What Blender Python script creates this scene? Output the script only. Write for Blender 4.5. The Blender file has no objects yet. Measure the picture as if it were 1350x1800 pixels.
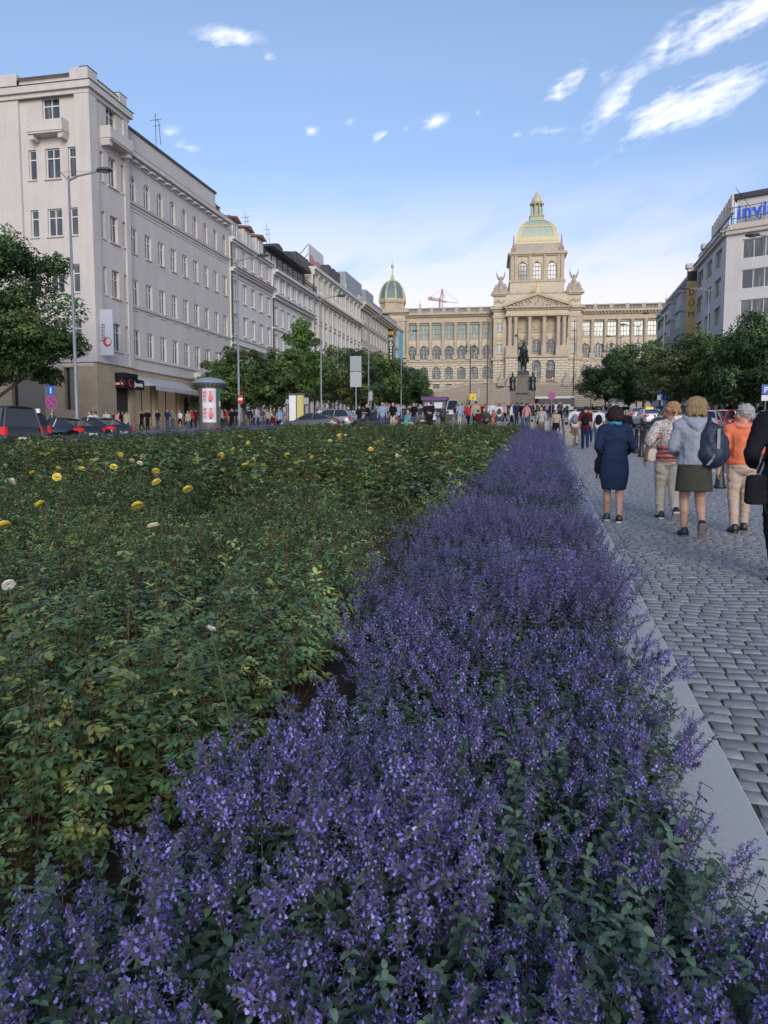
import bpy, bmesh, math, random
import numpy as np
from mathutils import Vector, Matrix
R = math.radians
sc = bpy.context.scene
COL = sc.collection
random.seed(7); rng = np.random.default_rng(7)
# ------------------------------------------------------------------ camera, sky, sun, exposure
FPX = 1352.0
PITCH, YAW = math.atan(121/FPX), R(11.86)
EYE = Vector((0, 0, 1.42))
cd = bpy.data.cameras.new('camera'); cam = bpy.data.objects.new('camera', cd); COL.objects.link(cam)
cd.sensor_fit = 'VERTICAL'; cd.sensor_height = 24.0; cd.lens = 24.0*FPX/1800.0
cd.clip_start = 0.05; cd.clip_end = 3000
cam.location = EYE; cam.rotation_euler = (math.pi/2-PITCH, 0, YAW)
sc.camera = cam
sc.view_settings.view_transform = 'Standard'; sc.view_settings.look = 'None'
sc.view_settings.exposure = 1.3; sc.view_settings.gamma = 1.0
SUN_EL, SUN_AZ = R(20), R(160)       # compass style: azimuth measured from +Y towards +X
sun_dir = Vector((math.sin(SUN_AZ)*math.cos(SUN_EL), math.cos(SUN_AZ)*math.cos(SUN_EL), math.sin(SUN_EL)))
ld = bpy.data.lights.new('sun', 'SUN'); ld.energy = 0.8; ld.angle = R(30); ld.color = (1, .93, .84)
sun = bpy.data.objects.new('sun', ld); COL.objects.link(sun)
sun.rotation_euler = sun_dir.to_track_quat('Z', 'Y').to_euler()

F = Vector((-math.sin(YAW)*math.cos(PITCH), math.cos(YAW)*math.cos(PITCH), -math.sin(PITCH)))
RT = Vector((math.cos(YAW), math.sin(YAW), 0)); UP = RT.cross(F)
def ray(px, py):
    return (F*FPX + RT*(px-675) - UP*(py-900)).normalized()
def at(px, py, Y):
    d = ray(px, py); return EYE + d*(Y/d.y)
def zg(Y):
    if Y < 0: return .031*Y
    if Y < 80: return .031*Y + 1.7e-4*Y*Y
    if Y < 260: return 3.568 + .048*(Y-80)
    return 12.208 + .004*(Y-260)
def proj(p):
    v = Vector(p)-EYE; k = v.dot(F)
    return (675+FPX*v.dot(RT)/k, 900-FPX*v.dot(UP)/k)
def gx(px, Y, dz=0.0):                      # ground point seen in photo column px at depth Y
    p = at(px, 740, Y)
    for _ in range(4):
        q = proj((p.x, Y, zg(Y)+dz)); p = at(px, q[1], Y)
    return Vector((p.x, Y, zg(Y)+dz))

def nd(nt, t, **kw):
    n = nt.nodes.new(t)
    for k, v in kw.items():
        if k in n.inputs.keys(): n.inputs[k].default_value = v
        else: setattr(n, k, v)
    return n
def mth(nt, op, a, b=None, c=None, clamp=False):
    n = nt.nodes.new('ShaderNodeMath'); n.operation = op; n.use_clamp = clamp
    for i, v in enumerate((a, b, c)):
        if v is None: continue
        if isinstance(v, (int, float)): n.inputs[i].default_value = v
        else: nt.links.new(v, n.inputs[i])
    return n.outputs[0]
def mixc(nt, f, a, b, mode='MIX'):
    n = nt.nodes.new('ShaderNodeMix'); n.data_type = 'RGBA'; n.blend_type = mode
    for i, v in ((0, f), (6, a), (7, b)):
        if isinstance(v, (int, float)): n.inputs[i].default_value = v
        elif isinstance(v, (tuple, list)): n.inputs[i].default_value = (*v[:3], 1)
        else: nt.links.new(v, n.inputs[i])
    return n.outputs[2]

w = bpy.data.worlds.new('World'); sc.world = w; w.use_nodes = True
nt = w.node_tree; nt.nodes.clear()
sky = nd(nt, 'ShaderNodeTexSky'); sky.sky_type = 'NISHITA'; sky.sun_disc = False
sky.sun_elevation = SUN_EL; sky.sun_rotation = SUN_AZ
sky.air_density = 1.0; sky.dust_density = 1.0; sky.ozone_density = 1.6; sky.altitude = 250
tc = nd(nt, 'ShaderNodeTexCoord'); sx = nd(nt, 'ShaderNodeSeparateXYZ')
nt.links.new(tc.outputs['Generated'], sx.inputs[0])
az = mth(nt, 'ARCTAN2', sx.outputs[0], sx.outputs[1]); el = mth(nt, 'ARCSINE', sx.outputs[2])
# cloud noise on a stretched az/el field
cmb = nd(nt, 'ShaderNodeCombineXYZ'); nt.links.new(mth(nt, 'ADD', az, mth(nt, 'MULTIPLY', el, .5)), cmb.inputs[0]); nt.links.new(mth(nt, 'SUBTRACT', mth(nt, 'MULTIPLY', el, 3.0), mth(nt, 'MULTIPLY', az, .9)), cmb.inputs[1])
n1 = nd(nt, 'ShaderNodeTexNoise', Scale=11.0, Detail=8.0, Roughness=.6); nt.links.new(cmb.outputs[0], n1.inputs['Vector'])
n2 = nd(nt, 'ShaderNodeTexNoise', Scale=2.6, Detail=6.0, Roughness=.55); nt.links.new(cmb.outputs[0], n2.inputs['Vector'])
n3 = nd(nt, 'ShaderNodeTexNoise', Scale=45.0, Detail=4.0, Roughness=.6); nt.links.new(cmb.outputs[0], n3.inputs['Vector'])
def blob(px, py, sx_, sy_, rot=0, k=1.0):
    d = ray(px, py); a0 = math.atan2(d.x, d.y); e0 = math.asin(d.z)
    c, s = math.cos(R(rot)), math.sin(R(rot)); sa, se = sx_/FPX, sy_/FPX
    da = mth(nt, 'SUBTRACT', az, a0); de = mth(nt, 'SUBTRACT', el, e0)
    u = mth(nt, 'ADD', mth(nt, 'MULTIPLY', da, c/sa), mth(nt, 'MULTIPLY', de, s/sa))
    v = mth(nt, 'ADD', mth(nt, 'MULTIPLY', da, -s/se), mth(nt, 'MULTIPLY', de, c/se))
    r = mth(nt, 'SQRT', mth(nt, 'ADD', mth(nt, 'MULTIPLY', u, u), mth(nt, 'MULTIPLY', v, v)))
    return mth(nt, 'MULTIPLY', mth(nt, 'SUBTRACT', 1.0, r, clamp=True), k)
blobs = [(x_, y_, a_, b_, r_, k_*(1.2 if a_ < 60 or x_ < 900 else 1)) for x_, y_, a_, b_, r_, k_ in [(1275, 38, 150, 48, 10, 1.35), (1165, 85, 55, 24, 55, .75), (1220, 178, 155, 52, 14, 1.45), (1130, 225, 120, 26, 25, .85), (1085, 178, 95, 32, 42, 1.1), (1000, 150, 58, 26, 35, 1.1), (1060, 130, 34, 18, 15, .7),
         (400, 68, 70, 24, 3, 1.0), (470, 100, 25, 14, 0, .5), (545, 230, 24, 14, 0, .75), (667, 238, 34, 15, 20, .9), (712, 226, 18, 9, 0, .6), (765, 213, 34, 14, 15, .8), (840, 198, 16, 14, 0, .6),
         (615, 212, 25, 13, 25, .55), (335, 260, 70, 14, 4, .75), (295, 232, 40, 14, 0, .5), (250, 212, 35, 10, 0, .4), (970, 230, 60, 13, 0, .7), (905, 236, 22, 10, 0, .6), (1120, 340, 90, 14, 12, .35), (1380, 40, 60, 30, 0, .8)]]
acc = None
for b in blobs:
    o = blob(*b); acc = o if acc is None else mth(nt, 'MAXIMUM', acc, o)
nn = mth(nt, 'ADD', mth(nt, 'MULTIPLY', n1.outputs[0], 1.0), mth(nt, 'MULTIPLY', n3.outputs[0], .35))
acc = mth(nt, 'MINIMUM', mth(nt, 'MULTIPLY', acc, 1.25), 1.0)
wisp = mth(nt, 'MULTIPLY_ADD', nn, 3.8, -3.8*.675-.48); wisp = mth(nt, 'ADD', wisp, acc, clamp=True)
wisp = mth(nt, 'MULTIPLY', wisp, mth(nt, 'MULTIPLY', acc, 1.0, clamp=True), clamp=True)
# pale veil low over the museum
lo = mth(nt, 'SUBTRACT', 1.0, mth(nt, 'MULTIPLY', mth(nt, 'ABSOLUTE', mth(nt, 'SUBTRACT', el, R(7.0))), 1/R(12)), clamp=True)
veil = mth(nt, 'MULTIPLY', lo, mth(nt, 'MULTIPLY_ADD', n2.outputs[0], 6.0, -1.9, clamp=True))
veil = mth(nt, 'MULTIPLY', veil, 1.35, clamp=True)
veil = mth(nt, 'MULTIPLY', veil, .95)
grade = mixc(nt, 1.0, sky.outputs[0], (.93, .86, .87), 'MULTIPLY')
hz = mth(nt, 'MULTIPLY_ADD', el, 1/R(26), .0, clamp=True); SKYC = mixc(nt, 1.0, grade, mixc(nt, hz, (.50, .58, .74), (1, 1, 1)), 'MULTIPLY')
base = mixc(nt, veil, SKYC, (4.0, 3.95, 4.45))
full = mixc(nt, mth(nt, 'MULTIPLY', wisp, .9), base, (5.0, 5.1, 5.6))
bg = nd(nt, 'ShaderNodeBackground'); nt.links.new(full, bg.inputs[0]); bg.inputs[1].default_value = .10
wo = nd(nt, 'ShaderNodeOutputWorld'); nt.links.new(bg.outputs[0], wo.inputs[0])

# ------------------------------------------------------------------ materials
MATS = {}
def pbr(name, col, rough=.7, metal=0.0, c2=None, scale=4.0, bump=0.0, bscale=None, spec=.5, emit=None, detail=5.0, stretch=None, rnd=0.0, lo=.35, hi=.68):
    if name in MATS: return MATS[name]
    m = bpy.data.materials.new(name); m.use_nodes = True; t = m.node_tree; b = t.nodes['Principled BSDF']
    b.inputs['Base Color'].default_value = (*col, 1); b.inputs['Roughness'].default_value = rough
    b.inputs['Metallic'].default_value = metal; b.inputs['Specular IOR Level'].default_value = spec
    tcn = nd(t, 'ShaderNodeTexCoord'); vec = tcn.outputs['Object']
    if stretch:
        mp = nd(t, 'ShaderNodeMapping'); mp.inputs['Scale'].default_value = stretch; t.links.new(vec, mp.inputs[0]); vec = mp.outputs[0]
    out = None
    if c2 is not None:
        n = nd(t, 'ShaderNodeTexNoise', Scale=scale, Detail=detail, Roughness=.6); t.links.new(vec, n.inputs['Vector'])
        mr = nd(t, 'ShaderNodeMapRange'); mr.inputs[1].default_value = lo; mr.inputs[2].default_value = hi
        t.links.new(n.outputs[0], mr.inputs[0])
        out = mixc(t, mr.outputs[0], col, c2)
    if rnd:
        oi = nd(t, 'ShaderNodeObjectInfo'); f = mth(t, 'MULTIPLY_ADD', oi.outputs['Random'], 2*rnd, 1-rnd)
        hs = nd(t, 'ShaderNodeHueSaturation'); t.links.new(f, hs.inputs['Value'])
        if out: t.links.new(out, hs.inputs['Color'])
        else: hs.inputs['Color'].default_value = (*col, 1)
        out = hs.outputs[0]
    if out: t.links.new(out, b.inputs['Base Color'])
    if bump:
        n = nd(t, 'ShaderNodeTexNoise', Scale=bscale or scale*4, Detail=4.0); t.links.new(vec, n.inputs['Vector'])
        bn = nd(t, 'ShaderNodeBump', Strength=bump, Distance=.02); t.links.new(n.outputs[0], bn.inputs['Height']); t.links.new(bn.outputs[0], b.inputs['Normal'])
    if emit: b.inputs['Emission Color'].default_value = (*emit[:3], 1); b.inputs['Emission Strength'].default_value = emit[3]
    MATS[name] = m; return m
def render_wall(name, col, c2, stain=.25):     # plaster with rain streaks running down
    if name in MATS: return MATS[name]
    m = pbr(name, col, .85, c2=c2, scale=.35, bump=.15, bscale=9); t = m.node_tree; b = t.nodes['Principled BSDF']
    src = b.inputs['Base Color'].links[0].from_socket
    tcn = nd(t, 'ShaderNodeTexCoord'); mp = nd(t, 'ShaderNodeMapping'); mp.inputs['Scale'].default_value = (1.6, 1.6, .10)
    t.links.new(tcn.outputs['Object'], mp.inputs[0]); n = nd(t, 'ShaderNodeTexNoise', Scale=1.3, Detail=6.0, Roughness=.65); t.links.new(mp.outputs[0], n.inputs['Vector'])
    f = mth(t, 'MULTIPLY_ADD', n.outputs[0], 3.0, -1.35, clamp=True)
    o = mixc(t, mth(t, 'MULTIPLY', f, stain), src, tuple(c*.55 for c in col)); t.links.new(o, b.inputs['Base Color'])
    return m
def block_wall(name, col, c2, mortar, bw=1.2, bh=.5, gap=.03, strength=.6, off=.5):   # ashlar blocks in the wall's own x/z plane
    if name in MATS: return MATS[name]
    m = pbr(name, col, .85); t = m.node_tree; b = t.nodes['Principled BSDF']
    tcn = nd(t, 'ShaderNodeTexCoord'); s = nd(t, 'ShaderNodeSeparateXYZ'); t.links.new(tcn.outputs['Object'], s.inputs[0])
    c = nd(t, 'ShaderNodeCombineXYZ'); t.links.new(mth(t, 'ADD', s.outputs[0], s.outputs[1]), c.inputs[0]); t.links.new(s.outputs[2], c.inputs[1])
    br = nd(t, 'ShaderNodeTexBrick'); br.offset = off; br.inputs['Scale'].default_value = 1; br.inputs['Brick Width'].default_value = bw; br.inputs['Row Height'].default_value = bh
    br.inputs['Mortar Size'].default_value = gap; br.inputs['Mortar Smooth'].default_value = .3
    br.inputs['Color1'].default_value = (*col, 1); br.inputs['Color2'].default_value = (*c2, 1); br.inputs['Mortar'].default_value = (*mortar, 1)
    t.links.new(c.outputs[0], br.inputs['Vector'])
    n = nd(t, 'ShaderNodeTexNoise', Scale=.6, Detail=7.0, Roughness=.65); t.links.new(tcn.outputs['Object'], n.inputs['Vector'])
    o = mixc(t, mth(t, 'MULTIPLY_ADD', n.outputs[0], 1.6, -.6, clamp=True), br.outputs[0], tuple(x*.72 for x in col)); t.links.new(o, b.inputs['Base Color'])
    bn = nd(t, 'ShaderNodeBump', Strength=strength, Distance=.04); bn.invert = True; t.links.new(br.outputs['Fac'], bn.inputs['Height']); t.links.new(bn.outputs[0], b.inputs['Normal'])
    return m
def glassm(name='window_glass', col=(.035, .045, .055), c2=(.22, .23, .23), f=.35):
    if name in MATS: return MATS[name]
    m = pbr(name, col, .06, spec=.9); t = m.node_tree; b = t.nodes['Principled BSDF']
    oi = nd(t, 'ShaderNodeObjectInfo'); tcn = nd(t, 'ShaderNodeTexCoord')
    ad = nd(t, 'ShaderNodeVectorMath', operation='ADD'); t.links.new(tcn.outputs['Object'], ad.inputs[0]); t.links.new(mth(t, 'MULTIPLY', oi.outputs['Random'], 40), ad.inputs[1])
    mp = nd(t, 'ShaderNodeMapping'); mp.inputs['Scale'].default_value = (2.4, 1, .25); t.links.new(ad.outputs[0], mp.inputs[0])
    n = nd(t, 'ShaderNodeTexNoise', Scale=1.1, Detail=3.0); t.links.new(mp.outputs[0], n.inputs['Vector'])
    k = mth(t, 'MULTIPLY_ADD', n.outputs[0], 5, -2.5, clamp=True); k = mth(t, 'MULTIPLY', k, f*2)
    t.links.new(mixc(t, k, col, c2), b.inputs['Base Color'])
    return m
def vcolm(name, rough=.5, trans=.25, spec=.4, coat=0.0):       # leaves and petals: colour carried per leaf
    m = bpy.data.materials.new(name); m.use_nodes = True; t = m.node_tree; b = t.nodes['Principled BSDF']
    a = nd(t, 'ShaderNodeAttribute'); a.attribute_name = 'tint'
    t.links.new(a.outputs['Color'], b.inputs['Base Color']); b.inputs['Roughness'].default_value = rough; b.inputs['Specular IOR Level'].default_value = spec
    if trans:
        tr = nd(t, 'ShaderNodeBsdfTranslucent'); mx = nd(t, 'ShaderNodeMixShader'); mx.inputs[0].default_value = trans
        t.links.new(a.outputs['Color'], tr.inputs[0]); t.links.new(b.outputs[0], mx.inputs[1]); t.links.new(tr.outputs[0], mx.inputs[2])
        t.links.new(mx.outputs[0], t.nodes['Material Output'].inputs[0])
    MATS[name] = m; return m

# ------------------------------------------------------------------ mesh building
class MB:
    def __init__(s): s.v = []; s.f = []; s.m = []; s.mi = 0
    def quad(s, a, b, c, d): s.poly([a, b, c, d])
    def poly(s, pts):
        n = len(s.v); s.v += [tuple(p) for p in pts]; s.f.append(list(range(n, n+len(pts)))); s.m.append(s.mi)
    def box(s, x0, x1, y0, y1, z0, z1):
        n = len(s.v); s.v += [(x, y, z) for z in (z0, z1) for x, y in ((x0, y0), (x1, y0), (x1, y1), (x0, y1))]
        for f in ((0, 3, 2, 1), (4, 5, 6, 7), (0, 1, 5, 4), (1, 2, 6, 5), (2, 3, 7, 6), (3, 0, 4, 7)):
            s.f.append([n+i for i in f]); s.m.append(s.mi)
        return s
    def loft(s, rings, cap=True, close=True):
        n = len(s.v); k = len(rings[0])
        for r in rings: s.v += [tuple(p) for p in r]
        for i in range(len(rings)-1):
            for j in range(k if close else k-1):
                a = n+i*k+j; b = n+i*k+(j+1) % k
                s.f.append([a, b, b+k, a+k]); s.m.append(s.mi)
        if cap:
            s.f.append([n+j for j in range(k)][::-1]); s.m.append(s.mi)
            s.f.append([n+(len(rings)-1)*k+j for j in range(k)]); s.m.append(s.mi)
        return s
    def tube(s, pts, rad, n=8, cap=True):
        pts = [Vector(p) for p in pts]; rad = rad if isinstance(rad, (list, tuple)) else [rad]*len(pts)
        rings = []
        for i, p in enumerate(pts):
            d = (pts[min(i+1, len(pts)-1)]-pts[max(i-1, 0)]).normalized()
            a = d.orthogonal() if abs(d.z) < .95 else Vector((1, 0, 0)); a = (a-d*a.dot(d)).normalized()
            if abs(d.z) < .95: a = Vector((0, 0, 1)).cross(d).normalized()
            b = d.cross(a)
            rings.append([p+(a*math.cos(t)+b*math.sin(t))*rad[i] for t in [2*math.pi*j/n for j in range(n)]])
        return s.loft(rings, cap)
    def lathe(s, prof, n=16, c=(0, 0, 0), ph=0.0, sx=1, sy=1):
        rings = [[(c[0]+r*sx*math.cos(ph+2*math.pi*j/n), c[1]+r*sy*math.sin(ph+2*math.pi*j/n), c[2]+z) for j in range(n)] for r, z in prof]
        return s.loft(rings)
    def prism(s, pts, y0, y1):          # outline in x/z pushed along y
        return s.loft([[(x, y0, z) for x, z in pts], [(x, y1, z) for x, z in pts]])
    def ell(s, c, r, n=10, m=7, rot=None):
        rings = []
        for i in range(m+1):
            t = math.pi*i/m; t = min(max(t, .06), math.pi-.06); rr = []
            for j in range(n):
                p = Vector((r[0]*math.sin(t)*math.cos(2*math.pi*j/n), r[1]*math.sin(t)*math.sin(2*math.pi*j/n), -r[2]*math.cos(t)))
                if rot is not None: p = rot @ p
                rr.append(p+Vector(c))
            rings.append(rr)
        return s.loft(rings)
    def cap(s, p0, p1, r0, r1, n=10):    # tapered capsule
        p0, p1 = Vector(p0), Vector(p1); d = (p1-p0)
        if d.length < 1e-6: d = Vector((0, 0, .001))
        L = d.length; d.normalize(); a = d.orthogonal().normalized(); b = d.cross(a); rings = []
        st = [(-r0*math.cos(t), r0*math.sin(t)) for t in (.12, .6, 1.1, 1.57)]+[(L*.33, r0*.67+r1*.33), (L*.66, r0*.34+r1*.66)]+[(L+r1*math.cos(t), r1*math.sin(t)) for t in (1.57, 1.1, .6, .12)]
        for h, r in st: rings.append([p0+d*h+(a*math.cos(2*math.pi*j/n)+b*math.sin(2*math.pi*j/n))*r for j in range(n)])
        return s.loft(rings)
    def xf(s, M, start=0):
        for i in range(start, len(s.v)): s.v[i] = tuple(M @ Vector(s.v[i]))
        return s
    def mesh(s, name, mats, smooth=False):
        me = bpy.data.meshes.new(name); me.from_pydata(s.v, [], s.f)
        for m in (mats if isinstance(mats, (list, tuple)) else [mats]): me.materials.append(m)
        me.polygons.foreach_set('material_index', s.m)
        if smooth: me.polygons.foreach_set('use_smooth', [True]*len(s.f))
        me.update(); return me
def put(name, me, parent=None, loc=None, rotz=None, rot=None, scale=None):
    o = bpy.data.objects.new(name, me); COL.objects.link(o)
    if parent is not None: o.parent = parent
    if loc is not None: o.location = loc
    if rotz is not None: o.rotation_euler = (0, 0, rotz)
    if rot is not None: o.rotation_euler = rot
    if scale is not None: o.scale = (scale,)*3 if isinstance(scale, (int, float)) else scale
    return o
def build(mb, name, mats, parent=None, smooth=False, **k): return put(name, mb.mesh(name, mats, smooth), parent, **k)
def tag(o, label=None, cat=None, group=None, kind=None):
    for k, v in (('label', label), ('category', cat), ('group', group), ('kind', kind)):
        if v: o[k] = v
    return o
def thing(name, label, cat, loc=(0, 0, 0), rotz=0, group=None, scale=None):
    o = put(name, None, loc=loc, rotz=rotz, scale=scale); return tag(o, label, cat, group)
def dup(root, loc=None, rotz=None, label=None, group=None, scale=None):
    def cp(o, par):
        c = o.copy(); COL.objects.link(c); c.parent = par
        for ch in list(o.children): cp(ch, c)
        return c
    r = cp(root, None)
    if loc is not None: r.location = loc
    if rotz is not None: r.rotation_euler = (0, 0, rotz)
    if scale is not None: r.scale = (scale,)*3 if isinstance(scale, (int, float)) else scale
    return tag(r, label, None, group)
def auto_smooth(me, ang=40):
    bm = bmesh.new(); bm.from_mesh(me); bmesh.ops.remove_doubles(bm, verts=bm.verts, dist=1e-4)
    bmesh.ops.recalc_face_normals(bm, faces=bm.faces)
    for f in bm.faces: f.smooth = True
    for e in bm.edges: e.smooth = (len(e.link_faces) == 2 and e.calc_face_angle(0) < R(ang))
    bm.to_mesh(me); bm.free(); return me
def fuse(mb, voxel, mats, name='body', smooth=3, fac=.6):   # one continuous surface out of overlapping volumes
    me = mb.mesh('tmp', mats if isinstance(mats, (list, tuple)) else [mats]); o = put('tmp', me)
    m = o.modifiers.new('r', 'REMESH'); m.mode = 'VOXEL'; m.voxel_size = voxel; m.use_smooth_shade = True
    if smooth: q = o.modifiers.new('s', 'SMOOTH'); q.iterations = smooth; q.factor = fac
    dg = bpy.context.evaluated_depsgraph_get(); r = bpy.data.meshes.new_from_object(o.evaluated_get(dg)); r.name = name
    bpy.data.objects.remove(o); bpy.data.meshes.remove(me)
    r.materials.clear()
    for mm in (mats if isinstance(mats, (list, tuple)) else [mats]): r.materials.append(mm)
    return r
def wrinkle(me, amp, f, seed=0.0):      # folds and strands pushed into a surface
    from mathutils import noise
    no = [tuple(v.normal) for v in me.vertices]
    for v, n in zip(me.vertices, no):
        q = Vector((v.co.x*f[0], v.co.y*f[1], v.co.z*f[2]+seed)); a = noise.noise(q)+.5*noise.noise(q*2.3)
        v.co += Vector(n)*amp*a
    me.update(); return me
def textm(txt, size, mat, ext=.01, align='CENTER', bold=0.0, space=1.0):
    c = bpy.data.curves.new('lettering', 'FONT'); c.body = txt; c.size = size; c.extrude = ext; c.align_x = align; c.offset = bold; c.space_character = space
    o = put('tmp', c); dg = bpy.context.evaluated_depsgraph_get(); me = bpy.data.meshes.new_from_object(o.evaluated_get(dg)); bpy.data.objects.remove(o)
    me.materials.clear(); me.materials.append(mat); return me
def npmesh(name, V, T, tint, mats, mi=None, smooth=False):      # big triangle soups from arrays
    me = bpy.data.meshes.new(name); nv, nf = len(V), len(T)
    me.vertices.add(nv); me.vertices.foreach_set('co', np.ascontiguousarray(V, dtype=np.float32).ravel())
    me.loops.add(nf*3); me.loops.foreach_set('vertex_index', np.ascontiguousarray(T, dtype=np.int32).ravel())
    me.polygons.add(nf); me.polygons.foreach_set('loop_start', np.arange(0, nf*3, 3, dtype=np.int32))
    for m in mats: me.materials.append(m)
    if mi is not None: me.polygons.foreach_set('material_index', np.ascontiguousarray(mi, dtype=np.int32))
    if smooth: me.polygons.foreach_set('use_smooth', np.ones(nf, dtype=bool))
    me.update(calc_edges=True)
    if tint is not None:
        a = me.attributes.new('tint', 'FLOAT_COLOR', 'POINT'); c = np.ones((nv, 4), np.float32); c[:, :3] = tint; a.data.foreach_set('color', c.ravel())
    return me
class Soup:                                              # prototype leaf or shoot: verts, tris, tint, material index
    def __init__(s): s.V = []; s.T = []; s.C = []; s.M = []
    def tri(s, pts, cols, mi=0):
        n = len(s.V); s.V += [tuple(p) for p in pts]; s.C += [cols]*len(pts)
        for i in range(1, len(pts)-1): s.T.append((n, n+i, n+i+1)); s.M.append(mi)
    def mesh(s, idx_pts, faces, col, mi=0):
        n = len(s.V); s.V += [tuple(p) for p in idx_pts]; s.C += [col]*len(idx_pts)
        for f in faces: s.T.append(tuple(n+i for i in f)); s.M.append(mi)
    def arr(s): return np.array(s.V, np.float32), np.array(s.T, np.int32), np.array(s.C, np.float32), np.array(s.M, np.int32)
def scatter(protos, which, pos, yaw, tilt, tdir, scl, tintmul):
    """copies of prototypes baked into one soup: pos (n,3), yaw, tilt angle about horizontal direction tdir"""
    Vs, Ts, Cs, Ms = [], [], [], []; base = 0
    for k, (V, T, C, M) in enumerate(protos):
        ix = np.where(which == k)[0]
        if len(ix) == 0: continue
        cy, sy = np.cos(yaw[ix]), np.sin(yaw[ix]); s = scl[ix][:, None]
        x = V[None, :, 0]*s; y = V[None, :, 1]*s; z = V[None, :, 2]*s
        X = x*cy[:, None]-y*sy[:, None]; Y = x*sy[:, None]+y*cy[:, None]
        ct, st = np.cos(tilt[ix])[:, None], np.sin(tilt[ix])[:, None]; dx, dy = np.cos(tdir[ix])[:, None], np.sin(tdir[ix])[:, None]
        al = X*dx+Y*dy; pe = -X*dy+Y*dx
        al2 = al*ct+z*st; z2 = -al*st+z*ct
        X = al2*dx-pe*dy; Y = al2*dy+pe*dx
        P = np.stack([X, Y, z2], -1)+pos[ix][:, None, :]
        n = len(ix); nv = len(V)
        Vs.append(P.reshape(-1, 3)); Ts.append((T[None]+(np.arange(n)*nv)[:, None, None]+base).reshape(-1, 3))
        Cs.append((C[None]*tintmul[ix][:, None, :]).reshape(-1, 3)); Ms.append(np.tile(M, n)); base += n*nv
    return np.concatenate(Vs), np.concatenate(Ts), np.clip(np.concatenate(Cs), 0, 1), np.concatenate(Ms)
# ------------------------------------------------------------------ ground, roads, pavements
ASPH = pbr('asphalt', (.14, .145, .15), .8, c2=(.20, .20, .205), scale=.8, bump=.3, bscale=60)
PAVE = pbr('stone_paving', (.25, .25, .25), .75, c2=(.27, .27, .275), scale=.7, bump=.2, bscale=30)
GRAN = pbr('granite', (.38, .385, .39), .7, c2=(.52, .525, .53), scale=150, bump=.12, bscale=300, lo=.3, hi=.7)
SOIL = pbr('bark_mulch', (.022, .016, .012), .95, c2=(.07, .05, .036), scale=45, bump=1.0, bscale=60)
WHITE = pbr('road_paint', (.62, .63, .65), .6, c2=(.38, .39, .41), scale=3)
DIRT = pbr('joint_dirt', (.05, .047, .043), .95, c2=(.085, .085, .055), scale=9, bump=.6, bscale=80)
def strip(name, x0, x1, y0, y1, dz, mat, thick=0.0, step=2.0, kind='structure'):
    mb = MB(); n = max(1, int((y1-y0)/step)); ys = [y0+(y1-y0)*i/n for i in range(n+1)]
    if thick:
        mb.loft([[(x0, y, zg(y)+dz-thick), (x1, y, zg(y)+dz-thick), (x1, y, zg(y)+dz), (x0, y, zg(y)+dz)] for y in ys])
    else: mb.loft([[(x0, y, zg(y)+dz), (x1, y, zg(y)+dz)] for y in ys], cap=False, close=False)
    o = build(mb, name, mat)
    if kind: o['kind'] = kind
    return o
mb = MB(); ys = [-80, -40, -10]+list(range(0, 262, 4))+[300, 500, 1200]
mb.loft([[(-600, y, zg(y)-.11), (600, y, zg(y)-.11)] for y in ys], cap=False, close=False)
o = build(mb, 'ground', ASPH); o['kind'] = 'structure'
KX = .73                     # outer face of the kerb round the bed
BX0, BX1, BY0, BY1 = -18.0, KX-.30, .2, 50.0
strip('flower_bed_soil', BX0, BX1, BY0, BY1, .03, SOIL, .16)
# kerb of granite slabs with fine joints
mb = MB(); y = -.6
while y < BY1+.3:
    L = 1.45
    y2 = min(y+L, BY1+.3)
    mb.loft([[(KX-.30, t, zg(t)-.1), (KX-.006, t, zg(t)-.1), (KX, t, zg(t)+.062), (KX-.008, t, zg(t)+.07), (KX-.30, t, zg(t)+.07)] for t in (y+.003, y2-.003)])
    y = y2
x = KX-.31
while x > BX0-.3:
    x2 = max(x-1.45, BX0-.3); z = zg(BY1+.15)
    mb.box(x2+.003, x-.003, BY1, BY1+.3, z-.15, z+.07); x = x2
y = -.6
while y < BY1:
    mb.loft([[(BX0-.3, t, zg(t)-.12), (BX0, t, zg(t)-.12), (BX0, t, zg(t)+.07), (BX0-.3, t, zg(t)+.07)] for t in (y+.003, min(y+1.45, BY1)-.003)]); y += 1.45
o = build(mb, 'bed_kerb', GRAN); o['kind'] = 'structure'
# footpath of granite setts, real stones near the camera
strip('footpath_bed', KX, 4.05, -1, 56, -.006, DIRT, .1)
SETT = pbr('granite_setts', (.17, .175, .19), .55, rnd=0)
t = SETT.node_tree; b = t.nodes['Principled BSDF']
a = nd(t, 'ShaderNodeAttribute'); a.attribute_name = 'tint'; n = nd(t, 'ShaderNodeTexNoise', Scale=22.0, Detail=6.0); tcn = nd(t, 'ShaderNodeTexCoord'); t.links.new(tcn.outputs['Object'], n.inputs['Vector'])
t.links.new(mixc(t, mth(t, 'MULTIPLY_ADD', n.outputs[0], 1.4, -.35, clamp=True), a.outputs['Color'], (.19, .195, .205)), b.inputs['Base Color'])
bn = nd(t, 'ShaderNodeBump', Strength=.35, Distance=.01); n2_ = nd(t, 'ShaderNodeTexNoise', Scale=60.0, Detail=5.0); t.links.new(tcn.outputs['Object'], n2_.inputs['Vector']); t.links.new(n2_.outputs[0], bn.inputs['Height']); t.links.new(bn.outputs[0], b.inputs['Normal'])
rnd = random.Random(3); V, T, C = [], [], []
y = .9
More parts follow.
